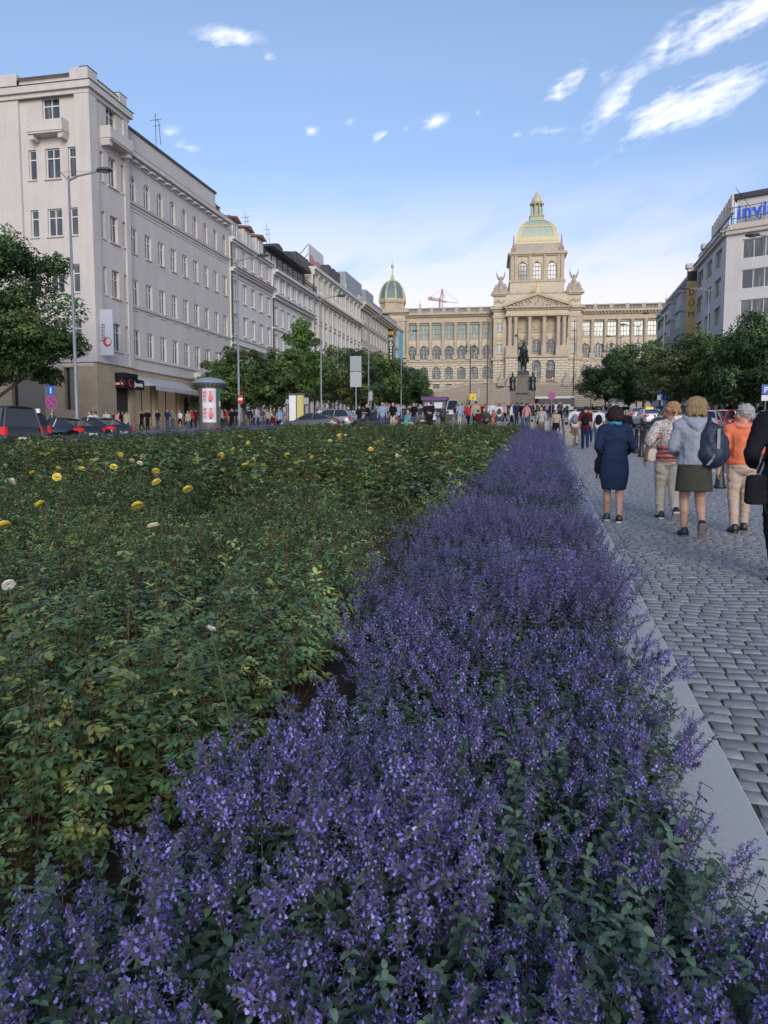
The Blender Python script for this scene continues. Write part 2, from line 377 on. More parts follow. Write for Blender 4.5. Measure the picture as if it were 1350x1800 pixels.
while y < 55:
    dy = rnd.uniform(.093, .112); x = KX+rnd.uniform(.0, .05)
    while x < 4.0:
        dx = rnd.uniform(.09, .15)
        if y > 18: dx *= 1.5
        g = .0045; q_ = rnd.uniform(.82, 1.18); col = [c*q_ for c in (.30, .30, .305)]; r = rnd.random()
        if r < .06: col = [.24, .23, .22]
        def wav(px_, py_): return py_+.045*math.sin(px_*2.3+py_*.35)+.02*math.sin(px_*5.1+py_*1.7)
        h = rnd.uniform(-.002, .003); tx, ty = rnd.uniform(-.015, .015), rnd.uniform(-.015, .015); j = lambda: rnd.uniform(-.006, .006)
        co = [(x+g+j(), y+g+j()), (x+dx-g+j(), y+g+j()), (x+dx-g+j(), y+dy-g+j()), (x+g+j(), y+dy-g+j())]
        cx, cy = x+dx/2, y+dy/2; n = len(V)
        for sc_, zz in ((1.0, -.02), (.985, .001), (.95, .0035)):
            for (px_, py_) in co:
                qx, qy = cx+(px_-cx)*sc_, cy+(py_-cy)*sc_
                V.append((qx, wav(qx, qy), zg(wav(qx, qy))+h+zz+tx*(qx-cx)+ty*(qy-cy))); C.append(col)
        for l in (0, 4):
            for i in range(4):
                a_, b_ = n+l+i, n+l+(i+1) % 4; T += [(a_, b_, b_+4), (a_, b_+4, a_+4)]
        T += [(n+8, n+9, n+10), (n+8, n+10, n+11)]
        x += dx
    y += dy
me = npmesh('footpath', np.array(V), np.array(T), np.array(C), [SETT], smooth=False)
o = put('footpath', me); o['kind'] = 'structure'
strip('footpath_kerb', 4.05, 4.25, -1, 56, .01, GRAN, .13)
strip('left_pavement', -37.5, -27.5, -20, 215, .0, PAVE, .12)
strip('right_pavement', 14.3, 24, -20, 190, .0, PAVE, .12)
strip('central_pavement', -18.0, 2.2, 50.9, 215, .22, PAVE, .36)
strip('plaza_paving', -60, 60, 218, 262, .0, PAVE, .12)
# zebra crossing and lane marks
mb = MB()
for i in range(16):
    x = -27.0+i*.75+.1
    mb.loft([[(x, y, zg(y)-.1), (x+.42, y, zg(y)-.1)] for y in (41.5, 43.5, 46)], cap=False, close=False)
for i in range(11):
    x = 4.9+i*.8; mb.loft([[(x, y, zg(y)-.1), (x+.45, y, zg(y)-.1)] for y in (51, 54)], cap=False, close=False)
for i in range(20):
    mb.box(-15+i*1.0, -14.5+i*1.0, 55.2, 55.6, zg(55.4)-.107, zg(55.4)-.094)
for xx in (9.2, -21.8):
    for k in range(22): mb.loft([[(xx, y, zg(y)-.1), (xx+.14, y, zg(y)-.1)] for y in (60+k*6, 63+k*6)], cap=False, close=False)
for xx in (6.6,): mb.loft([[(xx, y, zg(y)-.1), (xx+.14, y, zg(y)-.1)] for y in range(2, 50, 2)], cap=False, close=False)
o = build(mb, 'road_markings', WHITE); o['kind'] = 'structure'

# ------------------------------------------------------------------ facades
GLASS = glassm()
WFR = pbr('white_window_frame', (.62, .62, .60), .5)
DFR = pbr('dark_window_frame', (.07, .055, .045), .5)
LEAD = pbr('lead_flashing', (.05, .052, .06), .5)
def wall(mb, u0, u1, z0, z1, holes, y=0.0, depth=.28, mrev=None):
    us = sorted({u0, u1} | {h[0] for h in holes} | {h[1] for h in holes}); zs = sorted({z0, z1} | {h[2] for h in holes} | {h[3] for h in holes})
    us = [u for u in us if u0 <= u <= u1]; zs = [z for z in zs if z0 <= z <= z1]
    for i in range(len(us)-1):
        run = None
        for j in range(len(zs)-1):
            cu, cz = (us[i]+us[i+1])/2, (zs[j]+zs[j+1])/2
            hit = any(h[0] < cu < h[1] and h[2] < cz < h[3] for h in holes)
            if not hit: mb.quad((us[i], y, zs[j]), (us[i+1], y, zs[j]), (us[i+1], y, zs[j+1]), (us[i], y, zs[j+1]))
    m0 = mb.mi
    for h in holes:
        a, b, c, d = h[:4]; arch = len(h) > 4 and h[4]; yb = y+depth
        if mrev is not None: mb.mi = mrev
        zt = d
        if arch:
            r = (b-a)/2; cx = (a+b)/2; zt = d-r; n = 10
            arc = [(cx-r*math.cos(math.pi*k/n), zt+r*math.sin(math.pi*k/n)) for k in range(n+1)]
            mb.mi = m0
            for k in range(n):
                (xa, za), (xb, zb) = arc[k], arc[k+1]
                mb.quad((xa, y, za), (xb, y, zb), (xb, y, d), (xa, y, d))
            if mrev is not None: mb.mi = mrev
            for k in range(n):
                (xa, za), (xb, zb) = arc[k], arc[k+1]; mb.quad((xa, y, za), (xa, yb, za), (xb, yb, zb), (xb, y, zb))
        else: mb.quad((a, y, d), (a, yb, d), (b, yb, d), (b, y, d))
        mb.quad((a, y, c), (a, yb, c), (a, yb, zt), (a, y, zt)); mb.quad((b, yb, c), (b, y, c), (b, y, zt), (b, yb, zt))
        mb.quad((a, yb, c), (a, y, c), (b, y, c), (b, yb, c))
        mb.mi = m0
WC = {}
def window_meshes(w, h, arch, nx, rows, fr, gl, bar=.07):
    key = (round(w, 2), round(h, 2), arch, nx, tuple(rows), fr.name, gl.name, bar)
    if key in WC: return WC[key]
    mb = MB(); t = bar; zt = h-(w/2 if arch else 0)
    mb.box(-w/2, -w/2+t, -.05, .05, 0, zt); mb.box(w/2-t, w/2, -.05, .05, 0, zt); mb.box(-w/2+t, w/2-t, -.05, .05, 0, t)
    if arch:
        n = 10; r = w/2
        for k in range(n):
            a0, a1 = math.pi*k/n, math.pi*(k+1)/n
            o0, o1 = (-r*math.cos(a0), zt+r*math.sin(a0)), (-r*math.cos(a1), zt+r*math.sin(a1)); i0, i1 = (-(r-t)*math.cos(a0), zt+(r-t)*math.sin(a0)), (-(r-t)*math.cos(a1), zt+(r-t)*math.sin(a1))
            mb.quad((i0[0], -.05, i0[1]), (i1[0], -.05, i1[1]), (o1[0], -.05, o1[1]), (o0[0], -.05, o0[1]))
        mb.box(-w/2+t, w/2-t, -.045, .045, zt-t/2, zt+t/2)
    else: mb.box(-w/2+t, w/2-t, -.05, .05, h-t, h)
    for i in range(1, nx):
        x = -w/2+w*i/nx; zz = zt+(math.sqrt(max((w/2)**2-x*x, 0))-t if arch else -t); mb.box(x-t*.45, x+t*.45, -.045, .04, t, zz)
    for q in rows: mb.box(-w/2+t, w/2-t, -.04, .04, h*q-t*.5, h*q+t*.5)
    fm = mb.mesh('window_frame', fr)
    g = MB()
    if arch:
        g.poly([(-w/2, .0, 0), (w/2, .0, 0)]+[(w/2*math.cos(math.pi*k/10), .0, zt+w/2*math.sin(math.pi*k/10)) for k in range(11)])
    else: g.quad((-w/2, 0, 0), (w/2, 0, 0), (w/2, 0, h), (-w/2, 0, h))
    gm = g.mesh('pane', gl); WC[key] = (fm, gm); return WC[key]
def windows(parent, holes, y, nx=2, rows=(.68,), fr=None, gl=None, bar=.07, nm='window'):
    for h in holes:
        a, b, c, d = h[:4]; arch = len(h) > 4 and h[4]
        fm, gm = window_meshes(b-a, d-c, bool(arch), nx, rows, fr or WFR, gl or GLASS, bar)
        o = put(nm, fm, parent, loc=((a+b)/2, y, c)); put('pane', gm, o, loc=(0, .02, 0))
def ledge(mb, u0, u1, z, h, out, y=0.0, back=.0): mb.box(u0, u1, y-out, y+back-.002, z, z+h)

# ================= corner building on the left (plaster, five storeys and attic)
PL = render_wall('grey_plaster', (.52, .495, .475), (.57, .55, .53), .3)
LIME = block_wall('limestone_cladding', (.40, .32, .22), (.44, .37, .27), (.25, .2, .15), 1.3, .95, .012, .15)
X0 = -37.0
def side(Y0, name, label, cat='building'):      # frame: x along the street (+Y), -y towards the square
    k_ = .979*(Y0+6)+7.6; S_ = 1.024*.992/(1+.0888*25.5/k_); return thing(name, label, cat, (X0, Y0, 1.42*(1-S_)), math.pi/2, scale=(1, 1, S_))
YA, YT, YB = 59.0, 64.9, 87.9
bld = side(YA, 'corner_building', 'large grey plastered corner building with tower bay, balconies and a row of arched windows')
LT, LB = YT-YA, YB-YA
ROWS = [(9.6, 12.0), (14.25, 16.6), (19.0, 21.25)]
mb = MB()
# tower bay, side face
th = []
for (a, b) in ROWS+[(23.75, 26.2)]:
    for u, ww in ((1.7, .5), (3.35, 1.15), (5.0, .5)): th.append((u-ww/2, u+ww/2, a, b))
top = [(2.6, 4.1, 28.5, 30.3)]
mb.mi = 0; wall(mb, 0, LT, 8.4, 31.850, th+top)
mb.mi = 1; shop = [(3.6, 5.0, 3.2, 7.2)]
wall(mb, 0, LT, 1.0, 8.4, [(2.9, 5.2, 1.0, 6.4)])
# long side
n = 9; pitch = (LB-LT)/n; cs = [LT+pitch*(i+.5)-.12 for i in range(n)]
sh = []
for (a, b) in ROWS: sh += [(c-.58, c+.58, a, b) for c in cs]
sh = [h for h in sh if not (h[2] == 9.6 and False)]
ah = [(c-.56, c+.56, 23.7, 26.0, True) for c in cs]
mb.mi = 0; wall(mb, LT, LB, 8.4, 27.9, sh+ah, y=.25, depth=.2)
att = [(LT+1.2+2.35*i, LT+2.4+2.35*i, 28.35, 28.85) for i in range(8)]
wall(mb, LT, LB-2.2, 27.9, 30.4, att, y=.9)
mb.mi = 1
shopw = [(LT+.6, LT+4.2, 3.1, 7.3), (LT+4.9, LT+9.4, 3.9, 7.3), (LT+10.4, LT+12.2, 3.0, 6.6, True), (LT+14, LT+18, 4.3, 7.3), (LT+18.6, LT+21.4, 4.3, 7.3)]
wall(mb, LT, LB, 1.5, 8.4, shopw, y=.25, depth=.5)
# tower front face towards the camera (the next street)
mb.mi = 0
def F_(u, z, d=0.0): return (-d, u, z)        # point on the front face: u metres away from the corner
st = len(mb.v); fh = []
for (a, b) in ROWS+[(23.75, 26.2)]:
    for u, ww in ((1.8, .75), (3.6, 1.35), (5.5, .75)): fh.append((-u-ww/2, -u+ww/2, a, b))
ftop = [(-4.4, -2.8, 28.3, 30.3)]
wall(mb, -6.5, -1.2, 8.4, 31.850, fh+ftop, y=.25)
wall(mb, -1.2, 0, 8.4, 31.850, []); wall(mb, -9.0, -6.5, 8.4, 31.850, [])
f2 = [(-u-w_/2, -u+w_/2, a, b) for (a, b) in ROWS+[(23.75, 26.2)] for u, w_ in ((11, 1.2), (14, 1.2), (17, 1.2))]
wall(mb, -22.0, -9.0, 8.4, 32.0, f2, y=.2)
mb.quad((-1.2, 0, 8.4), (-1.2, .25, 8.4), (-1.2, .25, 31.850), (-1.2, 0, 31.850)); mb.quad((-6.5, .25, 8.4), (-6.5, 0, 8.4), (-6.5, 0, 31.850), (-6.5, .25, 31.850))
mb.mi = 1
fshop = [(-3.1, -1.9, 4.3, 7.9), (-8.2, -5.0, 2.7, 7.0), (-14, -10, 2.7, 7.0)]
wall(mb, -22, 0, .8, 8.4, fshop, depth=.5)
mb.xf(Matrix.Rotation(-math.pi/2, 4, 'Z') @ Matrix.Scale(1, 4), st)   # turn so that its face looks along local -x
# (x,y) -> front plane: after the rotation u runs along +y
mb.mi = 0
mb.quad((0, 0, 31.850), (LT, 0, 31.850), (LT, 14, 31.850), (0, 14, 31.850))            # tower roof
mb.quad((LT, 0, 8.4), (LT, 14, 8.4), (LT, 14, 31.850), (LT, 0, 31.850))
mb.quad((0, 0, 32.0), (LT, 0, 32.0), (LT, 22, 32.0), (0, 22, 32.0))
mb.box(LT+.01, LB-2.2, .91, 13, 30.3, 30.5); mb.quad((LT, .25, 27.9), (LB, .25, 27.9), (LB, 13, 27.9), (LT, 13, 27.9))
mb.quad((LB-2.2, .9, 27.9), (LB-2.2, 13, 27.9), (LB-2.2, 13, 30.4), (LB-2.2, .9, 30.4)); mb.quad((LB, .25, 1.5), (LB, 13, 1.5), (LB, 13, 27.9), (LB, .25, 27.9))
build(mb, 'wall', [PL, LIME], bld)
# trim
mb = MB()
# tower cornice (two steps) on both faces + piers on the parapet
for (z, h, o_) in ((30.250, .35, .18), (30.600, .55, .42)):
    mb.box(-o_, LT+o_, -o_, -.003 if 0 else .0, z, z+h); mb.box(-o_, -.003, .001, 22, z+.002, z+h-.002)
for (a, b) in ((0, 1.3), (LT-1.1, LT)): mb.box(a-.04, b+.04, -.05, .6, 31.170, 32.350)
mb.box(-.05, .6, .62, 1.6, 31.170, 32.348); mb.box(-.05, .6, 6.5, 8.8, 31.170, 32.350)
# corner piers
mb.box(-.14, 1.0, -.14, -.004, 8.42, 30.230); mb.box(LT-.75, LT, -.14, -.004, 8.42, 30.230); mb.box(-.14, -.004, .0, 1.2, 8.42, 30.230)
# string courses
ledge(mb, LT, LB, 27.0, .14, .10, .25); ledge(mb, LT, LB, 27.55, .42, .55, .25); ledge(mb, LT, LB, 27.3, .25, .2, .25)
for i in range(14): u = LT+.9+i*1.55; mb.box(u, u+.55, -.25, .246, 27.12, 27.29)
ledge(mb, LT, LB, 23.42, .16, .16, .25); ledge(mb, LT, LB, 23.1, .08, .08, .25); ledge(mb, LT, LB, 22.8, .06, .05, .25)
ledge(mb, LT, LB, 14.0, .12, .14, .25); ledge(mb, LT, LT+13.2, 9.32, .12, .14, .25); ledge(mb, LT+15.2, LB, 9.32, .12, .12, .25)
ledge(mb, LT, LB, 8.3, .16, .16, .25); ledge(mb, -.16, LT, 8.32, .16, .16); mb.box(-.16, -.004, 0, 22, 8.322, 8.478)
for (a, b) in ROWS+[(23.75, 26.2)]:
    ledge(mb, 2.5, 4.2, a-.14, .12, .14); ledge(mb, 1.4, 2.0, a-.12, .1, .08); ledge(mb, 4.7, 5.3, a-.12, .1, .08)
    mb.box(.1, .246, 2.8, 4.4, a-.14, a-.02); mb.box(.12, .246, 1.35, 2.25, a-.12, a-.02); mb.box(.12, .246, 5.05, 5.95, a-.12, a-.02)
for (a, b) in ((19.0, 21.25), (14.25, 16.6)):
    for c in cs: mb.box(c-.6, c+.6, .13, .246, a-.1, a-.02)
for c in cs: mb.box(c-.5, c+.5, .17, .246, 13.75, 13.86)
build(mb, 'cornice', PL, bld)
mb = MB(); mb.box(-.5, LT+.5, -.5, .1, 31.152, 31.180); mb.box(-.5, .1, .102, 22, 31.150, 31.180); mb.box(LT+.02, LB-2.1, .75, 13.1, 30.5, 30.72)
mb.box(LT+.01, LB, -.32, .3, 27.972, 28.0); mb.box(LT, LB, .07, .25, 23.582, 23.6); mb.box(LT, LB, .1, .25, 14.122, 14.14); mb.box(-.1, 1.4, -.1, .65, 32.352, 32.380); mb.box(LT-1.2, LT+.1, -.1, .65, 32.352, 32.380)
build(mb, 'roof_flashing', LEAD, bld)
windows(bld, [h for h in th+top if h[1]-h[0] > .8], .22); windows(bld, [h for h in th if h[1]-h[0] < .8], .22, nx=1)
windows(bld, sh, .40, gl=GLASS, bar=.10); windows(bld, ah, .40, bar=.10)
fr_ = thing  # windows on the front face hang on a turned holder part
holder = MB(); holder.box(-.02, .0, 0.3, 22, 8.0, 8.3)
hf = build(holder, 'front_face', PL, bld)
for hset, nx in ((fh, None), (ftop, 2), (f2, 2)):
    for h in hset:
        a, b, c, d = h; k = nx or (2 if b-a > 1 else 1); fm, gm = window_meshes(b-a, d-c, False, k, (.68,), WFR, GLASS, .09)
        o = put('window', fm, bld, loc=(.47, -(a+b)/2, c), rotz=-math.pi/2); put('pane', gm, o, loc=(0, .02, 0))
# balconies
def balcony(w_, dpt):
    mb = MB(); mb.box(-w_/2, w_/2, -dpt, -.003, 0, .14); mb.box(-w_/2-.06, w_/2+.06, -dpt-.06, -.003, .14, .3)
    for s in (-1, 1):
        mb.prism([(s*w_/2-.0, -.0), (s*(w_/2-.45), 0), (s*(w_/2-.5), -.4), (s*(w_/2-.1), -.4)], -dpt*.85, -.004)
        mb.box(min(s*w_/2, s*(w_/2-.12)), max(s*w_/2, s*(w_/2-.12)), -dpt, -.004, .3, 1.15)
    mb.box(-w_/2+.12, w_/2-.12, -dpt, -dpt+.12, .3, 1.05); return mb.mesh('balcony', PL)
bm_ = balcony(3.6, 1.0); put('balcony', bm_, bld, loc=(3.35, 0, 27.1)); put('balcony', balcony(3.2, 1.0), bld, loc=(.25, 3.6, 27.1), rotz=-math.pi/2)
put('balcony', balcony(2.6, .8), bld, loc=(LT+14.2, .25, 7.95))
# shop glazing, dark interiors, canopy sign, awning
SHOPG = pbr('shop_glass', (.03, .03, .032), .05, spec=.9); DARK = pbr('dark_interior', (.03, .026, .024), .8); WARM = pbr('lit_shop_interior', (.30, .25, .18), .8, emit=(1, .8, .55, .03))
for (a, b, c, d, *r) in shopw:
    mb = MB(); mb.quad((a, .7, c), (b, .7, c), (b, .7, d), (a, .7, d)); p = build(mb, 'shop_window', WARM if a < LT+10 else DARK, bld)
    mb = MB(); mb.box(a, b, .6, .66, c+.0, c+.06); mb.box(a, b, .6, .66, d-.06, d)
    k = max(1, int((b-a)/1.6))
    for i in range(k+1): x = a+(b-a)*i/k; mb.box(x-.04, x+.04, .6, .66, c+.06, d-.06)
    build(mb, 'window_frame', DFR, p)
mb = MB(); mb.quad((2.9, .27, 1.0), (5.2, .27, 1.0), (5.2, .27, 6.4), (2.9, .27, 6.4)); build(mb, 'door', DARK, bld)
mb = MB()
for a, b, c, d in fshop: mb.quad((.4, -b, c), (.4, -a, c), (.4, -a, d), (.4, -b, d))
build(mb, 'shop_window', SHOPG, bld)
AWN = pbr('grey_awning_cloth', (.34, .36, .40), .8, c2=(.42, .44, .48), scale=2)
mb = MB(); a, b = LT+.5, LT+10.0
mb.loft([[(a, .2, 7.75), (b, .2, 7.75)], [(a, -1.9, 6.75), (b, -1.9, 6.75)], [(a, -1.92, 6.35), (b, -1.92, 6.35)]], cap=False, close=False)
mb.poly([(a, .2, 7.75), (a, -1.9, 6.75), (a, .2, 6.75)]); aw = build(mb, 'awning', AWN, bld)
mb = MB()
for i in range(6): x = a+.3+i*1.85; mb.tube([(x, .2, 7.6), (x, -1.88, 6.72)], .03, 5)
build(mb, 'awning_frame', LEAD, aw)
# mannequins in the shop window are display figures
# sign over the door
SBLK = pbr('black_sign_face', (.012, .012, .016), .35); SRED = pbr('sign_red', (.45, .03, .05), .4); SWHT = pbr('sign_white', (.8, .8, .8), .4); SGREY = pbr('pale_sign_panel', (.42, .47, .55), .5)
def ring_sign(parent, r, loc, rot, mats=(SRED,), th=.02):
    mb = MB(); n = 28; R1, R2, off = r, r*.68, r*.2
    o_ = [(R1*math.cos(2*math.pi*i/n), R1*math.sin(2*math.pi*i/n)) for i in range(n)]; i_ = [(off+R2*math.cos(2*math.pi*i/n), off*.6+R2*math.sin(2*math.pi*i/n)) for i in range(n)]
    for i in range(n):
        j = (i+1) % n
        for z in (0, ): mb.quad((*o_[i], th), (*o_[j], th), (*i_[j], th), (*i_[i], th))
        mb.quad((*o_[i], 0), (*o_[j], 0), (*o_[j], th), (*o_[i], th))
    return build(mb, 'logo', mats[0], parent, loc=loc, rot=rot)
dsg = thing('shop_sign', 'black fascia sign with red ring and white word above the corner shop door', 'sign', (X0, YA, .0), math.pi/2, scale=(1, 1, .975))
mb = MB(); mb.box(2.7, LT+.2, -.9, -.02, 6.4, 7.3); mb.box(2.65, 5.0, -.92, -.03, 7.31, 7.75); build(mb, 'sign_box', SBLK, dsg)
mbx = textm('Jannis', .62, SWHT, .01, bold=.008)
put('lettering', mbx, dsg, loc=(5.1, -.93, 6.65), rot=(math.pi/2, 0, 0)); ring_sign(dsg, .36, (3.7, -.92, 6.88), (math.pi/2, 0, 0))
put('lettering', textm('Jannis', .38, SWHT, .01, bold=.006), dsg, loc=(2.68, -.36, 6.68), rot=(math.pi/2, 0, -math.pi/2)); ring_sign(dsg, .26, (2.68, -.74, 6.85), (math.pi/2, 0, -math.pi/2))
bn_ = thing('banner_sign', 'tall pale blue banner sign with red ring logo bracketed to the grey corner building', 'sign', (X0, YA, .0), math.pi/2, scale=(1, 1, .975))
mb = MB(); mb.box(.45, .57, -1.32, -.12, 9.0, 12.9); build(mb, 'sign_panel', SGREY, bn_)
mb = MB()
for z in (9.3, 11, 12.5): mb.box(.47, .55, -.12, -.0, z, z+.1)
build(mb, 'bracket', LEAD, bn_)
put('lettering', textm('Jannis', .66, pbr('sign_dark_text', (.1, .1, .12), .5), .006, align='LEFT', bold=.004), bn_, loc=(.44, -.56, 10.2), rot=Matrix(((0, 0, -1), (0, 1, 0), (1, 0, 0))).to_euler())
ring_sign(bn_, .40, (.44, -.78, 10.15), (math.pi/2, 0, -math.pi/2))

# ================= the row of houses behind
WHT = render_wall('white_plaster', (.57, .565, .56), (.62, .615, .61), .3); CRM = render_wall('cream_plaster', (.56, .55, .50), (.61, .60, .55), .3); BEI = render_wall('beige_plaster', (.48, .44, .36), (.54, .50, .42), .3)
OCH = render_wall('ochre_firewall', (.46, .38, .21), (.5, .42, .25), .2); REDR = pbr('red_roof_tile', (.22, .075, .05), .8, c2=(.30, .11, .07), scale=3); SLATE = pbr('dark_slate_roof', (.045, .045, .055), .6, c2=(.07, .07, .08), scale=2)
ZINC = pbr('zinc_cladding', (.22, .25, .29), .5, c2=(.27, .30, .34), scale=.8); IRON = pbr('black_ironwork', (.012, .012, .015), .5); BRK = pbr('chimney_brick', (.16, .09, .075), .9, c2=(.22, .13, .10), scale=4)
def house(Y0, Y1, label, wallm, ztop, rows, n, ww, ledges, shop_top, pil=None, trimm=None, y=0.0, nx=2, group=None, dark=False, cap=.35, name='town_house'):
    h = side(Y0, name, label); L = Y1-Y0; p = L/n; cs_ = [p*(i+.5) for i in range(n)]; z0 = zg(Y0)-1
    holes = [(c-ww/2, c+ww/2, a, b) + ((True,) if ar else ()) for (a, b, ar) in rows for c in cs_]
    sw = [(c-p*.38, c+p*.38, zg(Y1)+.4, shop_top-1.0) for c in cs_]
    mb = MB(); wall(mb, 0, L, z0, shop_top, sw, y=y, depth=.4); wall(mb, 0, L, shop_top, ztop, holes, y=y)
    mb.quad((0, y, z0), (0, 14, z0), (0, 14, ztop), (0, y, ztop)); mb.quad((L, y, z0), (L, 14, z0), (L, 14, ztop), (L, y, ztop)); mb.quad((0, y, ztop), (L, y, ztop), (L, 14, ztop), (0, 14, ztop))
    build(mb, 'wall', wallm, h)
    mb = MB()
    for (z, hh, o_) in ledges: ledge(mb, 0, L, z, hh, o_, y)
    for (a, b, ar) in rows:
        for c in cs_: mb.box(c-ww/2-.12, c+ww/2+.12, y-.14, y-.003, a-.16, a-.03); mb.box(c-ww/2-.14, c+ww/2+.14, y-.12, y-.003, b+.12, b+.24)
    if pil:
        for k in range(n+1):
            x = min(max(p*k, .3), L-.3); mb.box(x-.28, x+.28, y-.16, y-.002, pil[0], pil[1]); mb.box(x-.36, x+.36, y-.2, y-.004, pil[1]-.35, pil[1]-.002)
    build(mb, 'cornice', trimm or wallm, h)
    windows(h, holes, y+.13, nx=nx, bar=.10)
    mb = MB()
    for a, b, c, d in sw: mb.quad((a, y+.35, c), (b, y+.35, c), (b, y+.35, d), (a, y+.35, d))
    build(mb, 'shop_window', SHOPG, h)
    mb = MB(); mb.tube([(.15, y-.12, z0+2), (.15, y-.12, ztop-.4)], .09, 6); build(mb, 'drainpipe', IRON, h)
    return h, L
# white house with three dormers
h2, L2 = house(87.9, 102.0, 'narrow white house with red roofed dormers next to the grey corner building', WHT, 26.0, [(9.8, 12.1, 0), (14.7, 17.0, 0), (18.8, 21.0, 0), (23.3, 25.1, 0)], 5, 1.15,
               [(25.7, .3, .55), (25.4, .3, .3), (22.0, .25, .35), (22.25, .2, .6), (14.2, .14, .16), (13.4, .16, .25), (21.5, .12, .12)], 9.0, y=.1)
mb = MB(); mb.box(0, L2, -.65, .3, 22.452, 22.5); mb.prism([(0, 0)]*0+[(0, 26.02), (L2, 26.02), (L2, 28.6), (0, 28.6)], 2.0, 13); build(mb, 'roof', [REDR], h2)
for i in range(3):
    x = 1.2+i*4.3; mb = MB(); mb.box(x, x+2.4, .55, 3.5, 26.02, 28.5); d = build(mb, 'dormer', WHT, h2)
    mb = MB(); mb.loft([[(x-.3, .1, 28.45), (x+2.7, .1, 28.45), (x+1.2, .1, 29.0)], [(x-.3, 4, 28.7), (x+2.7, 4, 28.7), (x+1.2, 4, 29.6)]]); build(mb, 'dormer_roof', REDR, d)
    windows(d, [(x+.6, x+1.7, 26.5, 28.1)], .5)
# ornate house: dark mansard with terrace railing
h3, L3 = house(102.0, 120.6, 'ornate white house with dark attic terrace and black iron railing', WHT, 25.2, [(9.8, 12.2, 0), (14.0, 16.4, 0), (17.9, 20.2, 0), (22.7, 24.4, 0)], 7, 1.05,
               [(24.8, .35, .9), (24.5, .3, .45), (21.7, .3, .75), (21.3, .4, .4), (17.2, .2, .2), (13.3, .16, .2)], 9.4, pil=(22.1, 24.6), y=.05, nx=2)
mb = MB(); mb.box(.3, L3-.3, 1.2, 12, 25.21, 28.4); build(mb, 'mansard', SLATE, h3)
wn = [(1.0+2.35*i, 2.3+2.35*i, 25.8, 27.7) for i in range(7)]; windows(h3, wn, 1.14, nx=2)
mb = MB()
for i in range(4): x = 2.6+4.4*i; mb.prism([(x-2.4, 28.3), (x+2.2, 28.3), (x+1.4, 28.9), (x, 29.2), (x-1.4, 28.9)], -.1, 4)
build(mb, 'roof', SLATE, h3)
mb = MB(); mb.box(0, L3, -.8, -.74, 26.2, 26.28); mb.box(0, L3, -.8, -.74, 25.2, 25.26)
for i in range(int(L3/.32)):
    x = i*.32; mb.box(x, x+.06, -.79, -.75, 25.26, 26.2); mb.prism([(x, 25.5), (x+.25, 25.9), (x+.29, 25.86), (x+.04, 25.46)], -.785, -.755)
build(mb, 'railing', IRON, h3)
mb = MB(); mb.loft([[(-3, 4, 27.5), (-3, 12, 27.5), (-3, 12, 33.4), (-3, 9, 33.4)], [(L3, 3.2, 25), (L3, 12, 25), (L3, 12, 31.4), (L3, 7.5, 31.4)]]); build(mb, 'firewall', OCH, h3)
for (x, z) in ((-1.5, 32.6), (4.0, 32.4), (7.6, 32), (9.6, 31.9), (14, 31.2), (16.5, 30.8)):
    mb = MB(); mb.box(x, x+1.3, 7.4, 8.4, z-1, z+1.0); mb.box(x-.08, x+1.38, 7.32, 8.48, z+1.0, z+1.15)
    for q in (.2, .65, 1.1): mb.tube([(x+q, 7.9, z+1.15), (x+q, 7.9, z+1.6)], .12, 6)
    build(mb, 'chimney', BRK, h3)
# cream house with pilasters
h4, L4 = house(120.6, 153.0, 'long cream house with tall pilasters and a balcony line under its top storey', CRM, 29.6, [(10.5, 12.6, 0), (14.6, 16.8, 0), (18.6, 20.8, 0), (21.7, 24.0, 0), (25.8, 28.3, 0)], 11, 1.15,
               [(29.1, .5, .6), (28.8, .3, .3), (24.9, .35, .9), (24.6, .3, .5)], 10.0, pil=(11, 24.6), y=0)
mb = MB()
for k in range(12): x = min(max(L4/11*k, .3), L4-.3); mb.box(x-.22, x+.22, -.14, -.002, 25.3, 28.9); mb.box(x-.3, x+.3, -.3, -.004, 28.3, 28.8)
mb.box(0, L4, -.88, -.84, 25.95, 26.0)
for i in range(90): x = i*L4/90; mb.box(x, x+.05, -.88, -.84, 25.25, 25.95)
build(mb, 'balcony', CRM, h4)
mb = MB(); mb.loft([[(0, -.4, 29.62), (0, 2.6, 31.6), (0, 12, 31.6), (0, 12, 29.62)], [(L4, -.4, 29.62), (L4, 2.6, 31.6), (L4, 12, 31.6), (L4, 12, 29.62)]])
mb.box(-.2, 8, 2.6, 11, 29.6, 32.0); build(mb, 'roof', SLATE, h4)
for x in (11.5, 14.5, 17.5):
    mb = MB(); mb.box(x, x+1.7, .6, 3, 30.0, 32.4); build(mb, 'dormer', SLATE, h4)
bb = thing('rooftop_billboard', 'white and red billboard standing on the roof of the cream house', 'billboard', (X0, 120.6, 0), math.pi/2)
mb = MB(); mb.box(5.0, 13.5, 2.1, 2.25, 31.2, 34.4); build(mb, 'panel', pbr('billboard_white', (.6, .6, .62), .6), bb)
mb = MB(); mb.prism([(5.2, 32.6), (6.5, 32.9), (8, 32.2), (10.5, 32.6), (13.3, 32.2), (13.3, 31.3), (5.2, 31.3)], 2.06, 2.09); build(mb, 'red_band', pbr('billboard_red', (.5, .25, .25), .6), bb)
mb = MB()
for x in (5.4, 8, 10.5, 13): mb.tube([(x, 2.2, 30.5), (x, 2.2, 34.3)], .07, 5); mb.tube([(x, 2.25, 34.5), (x, 5, 31.5)], .06, 5)
build(mb, 'support', IRON, bb)
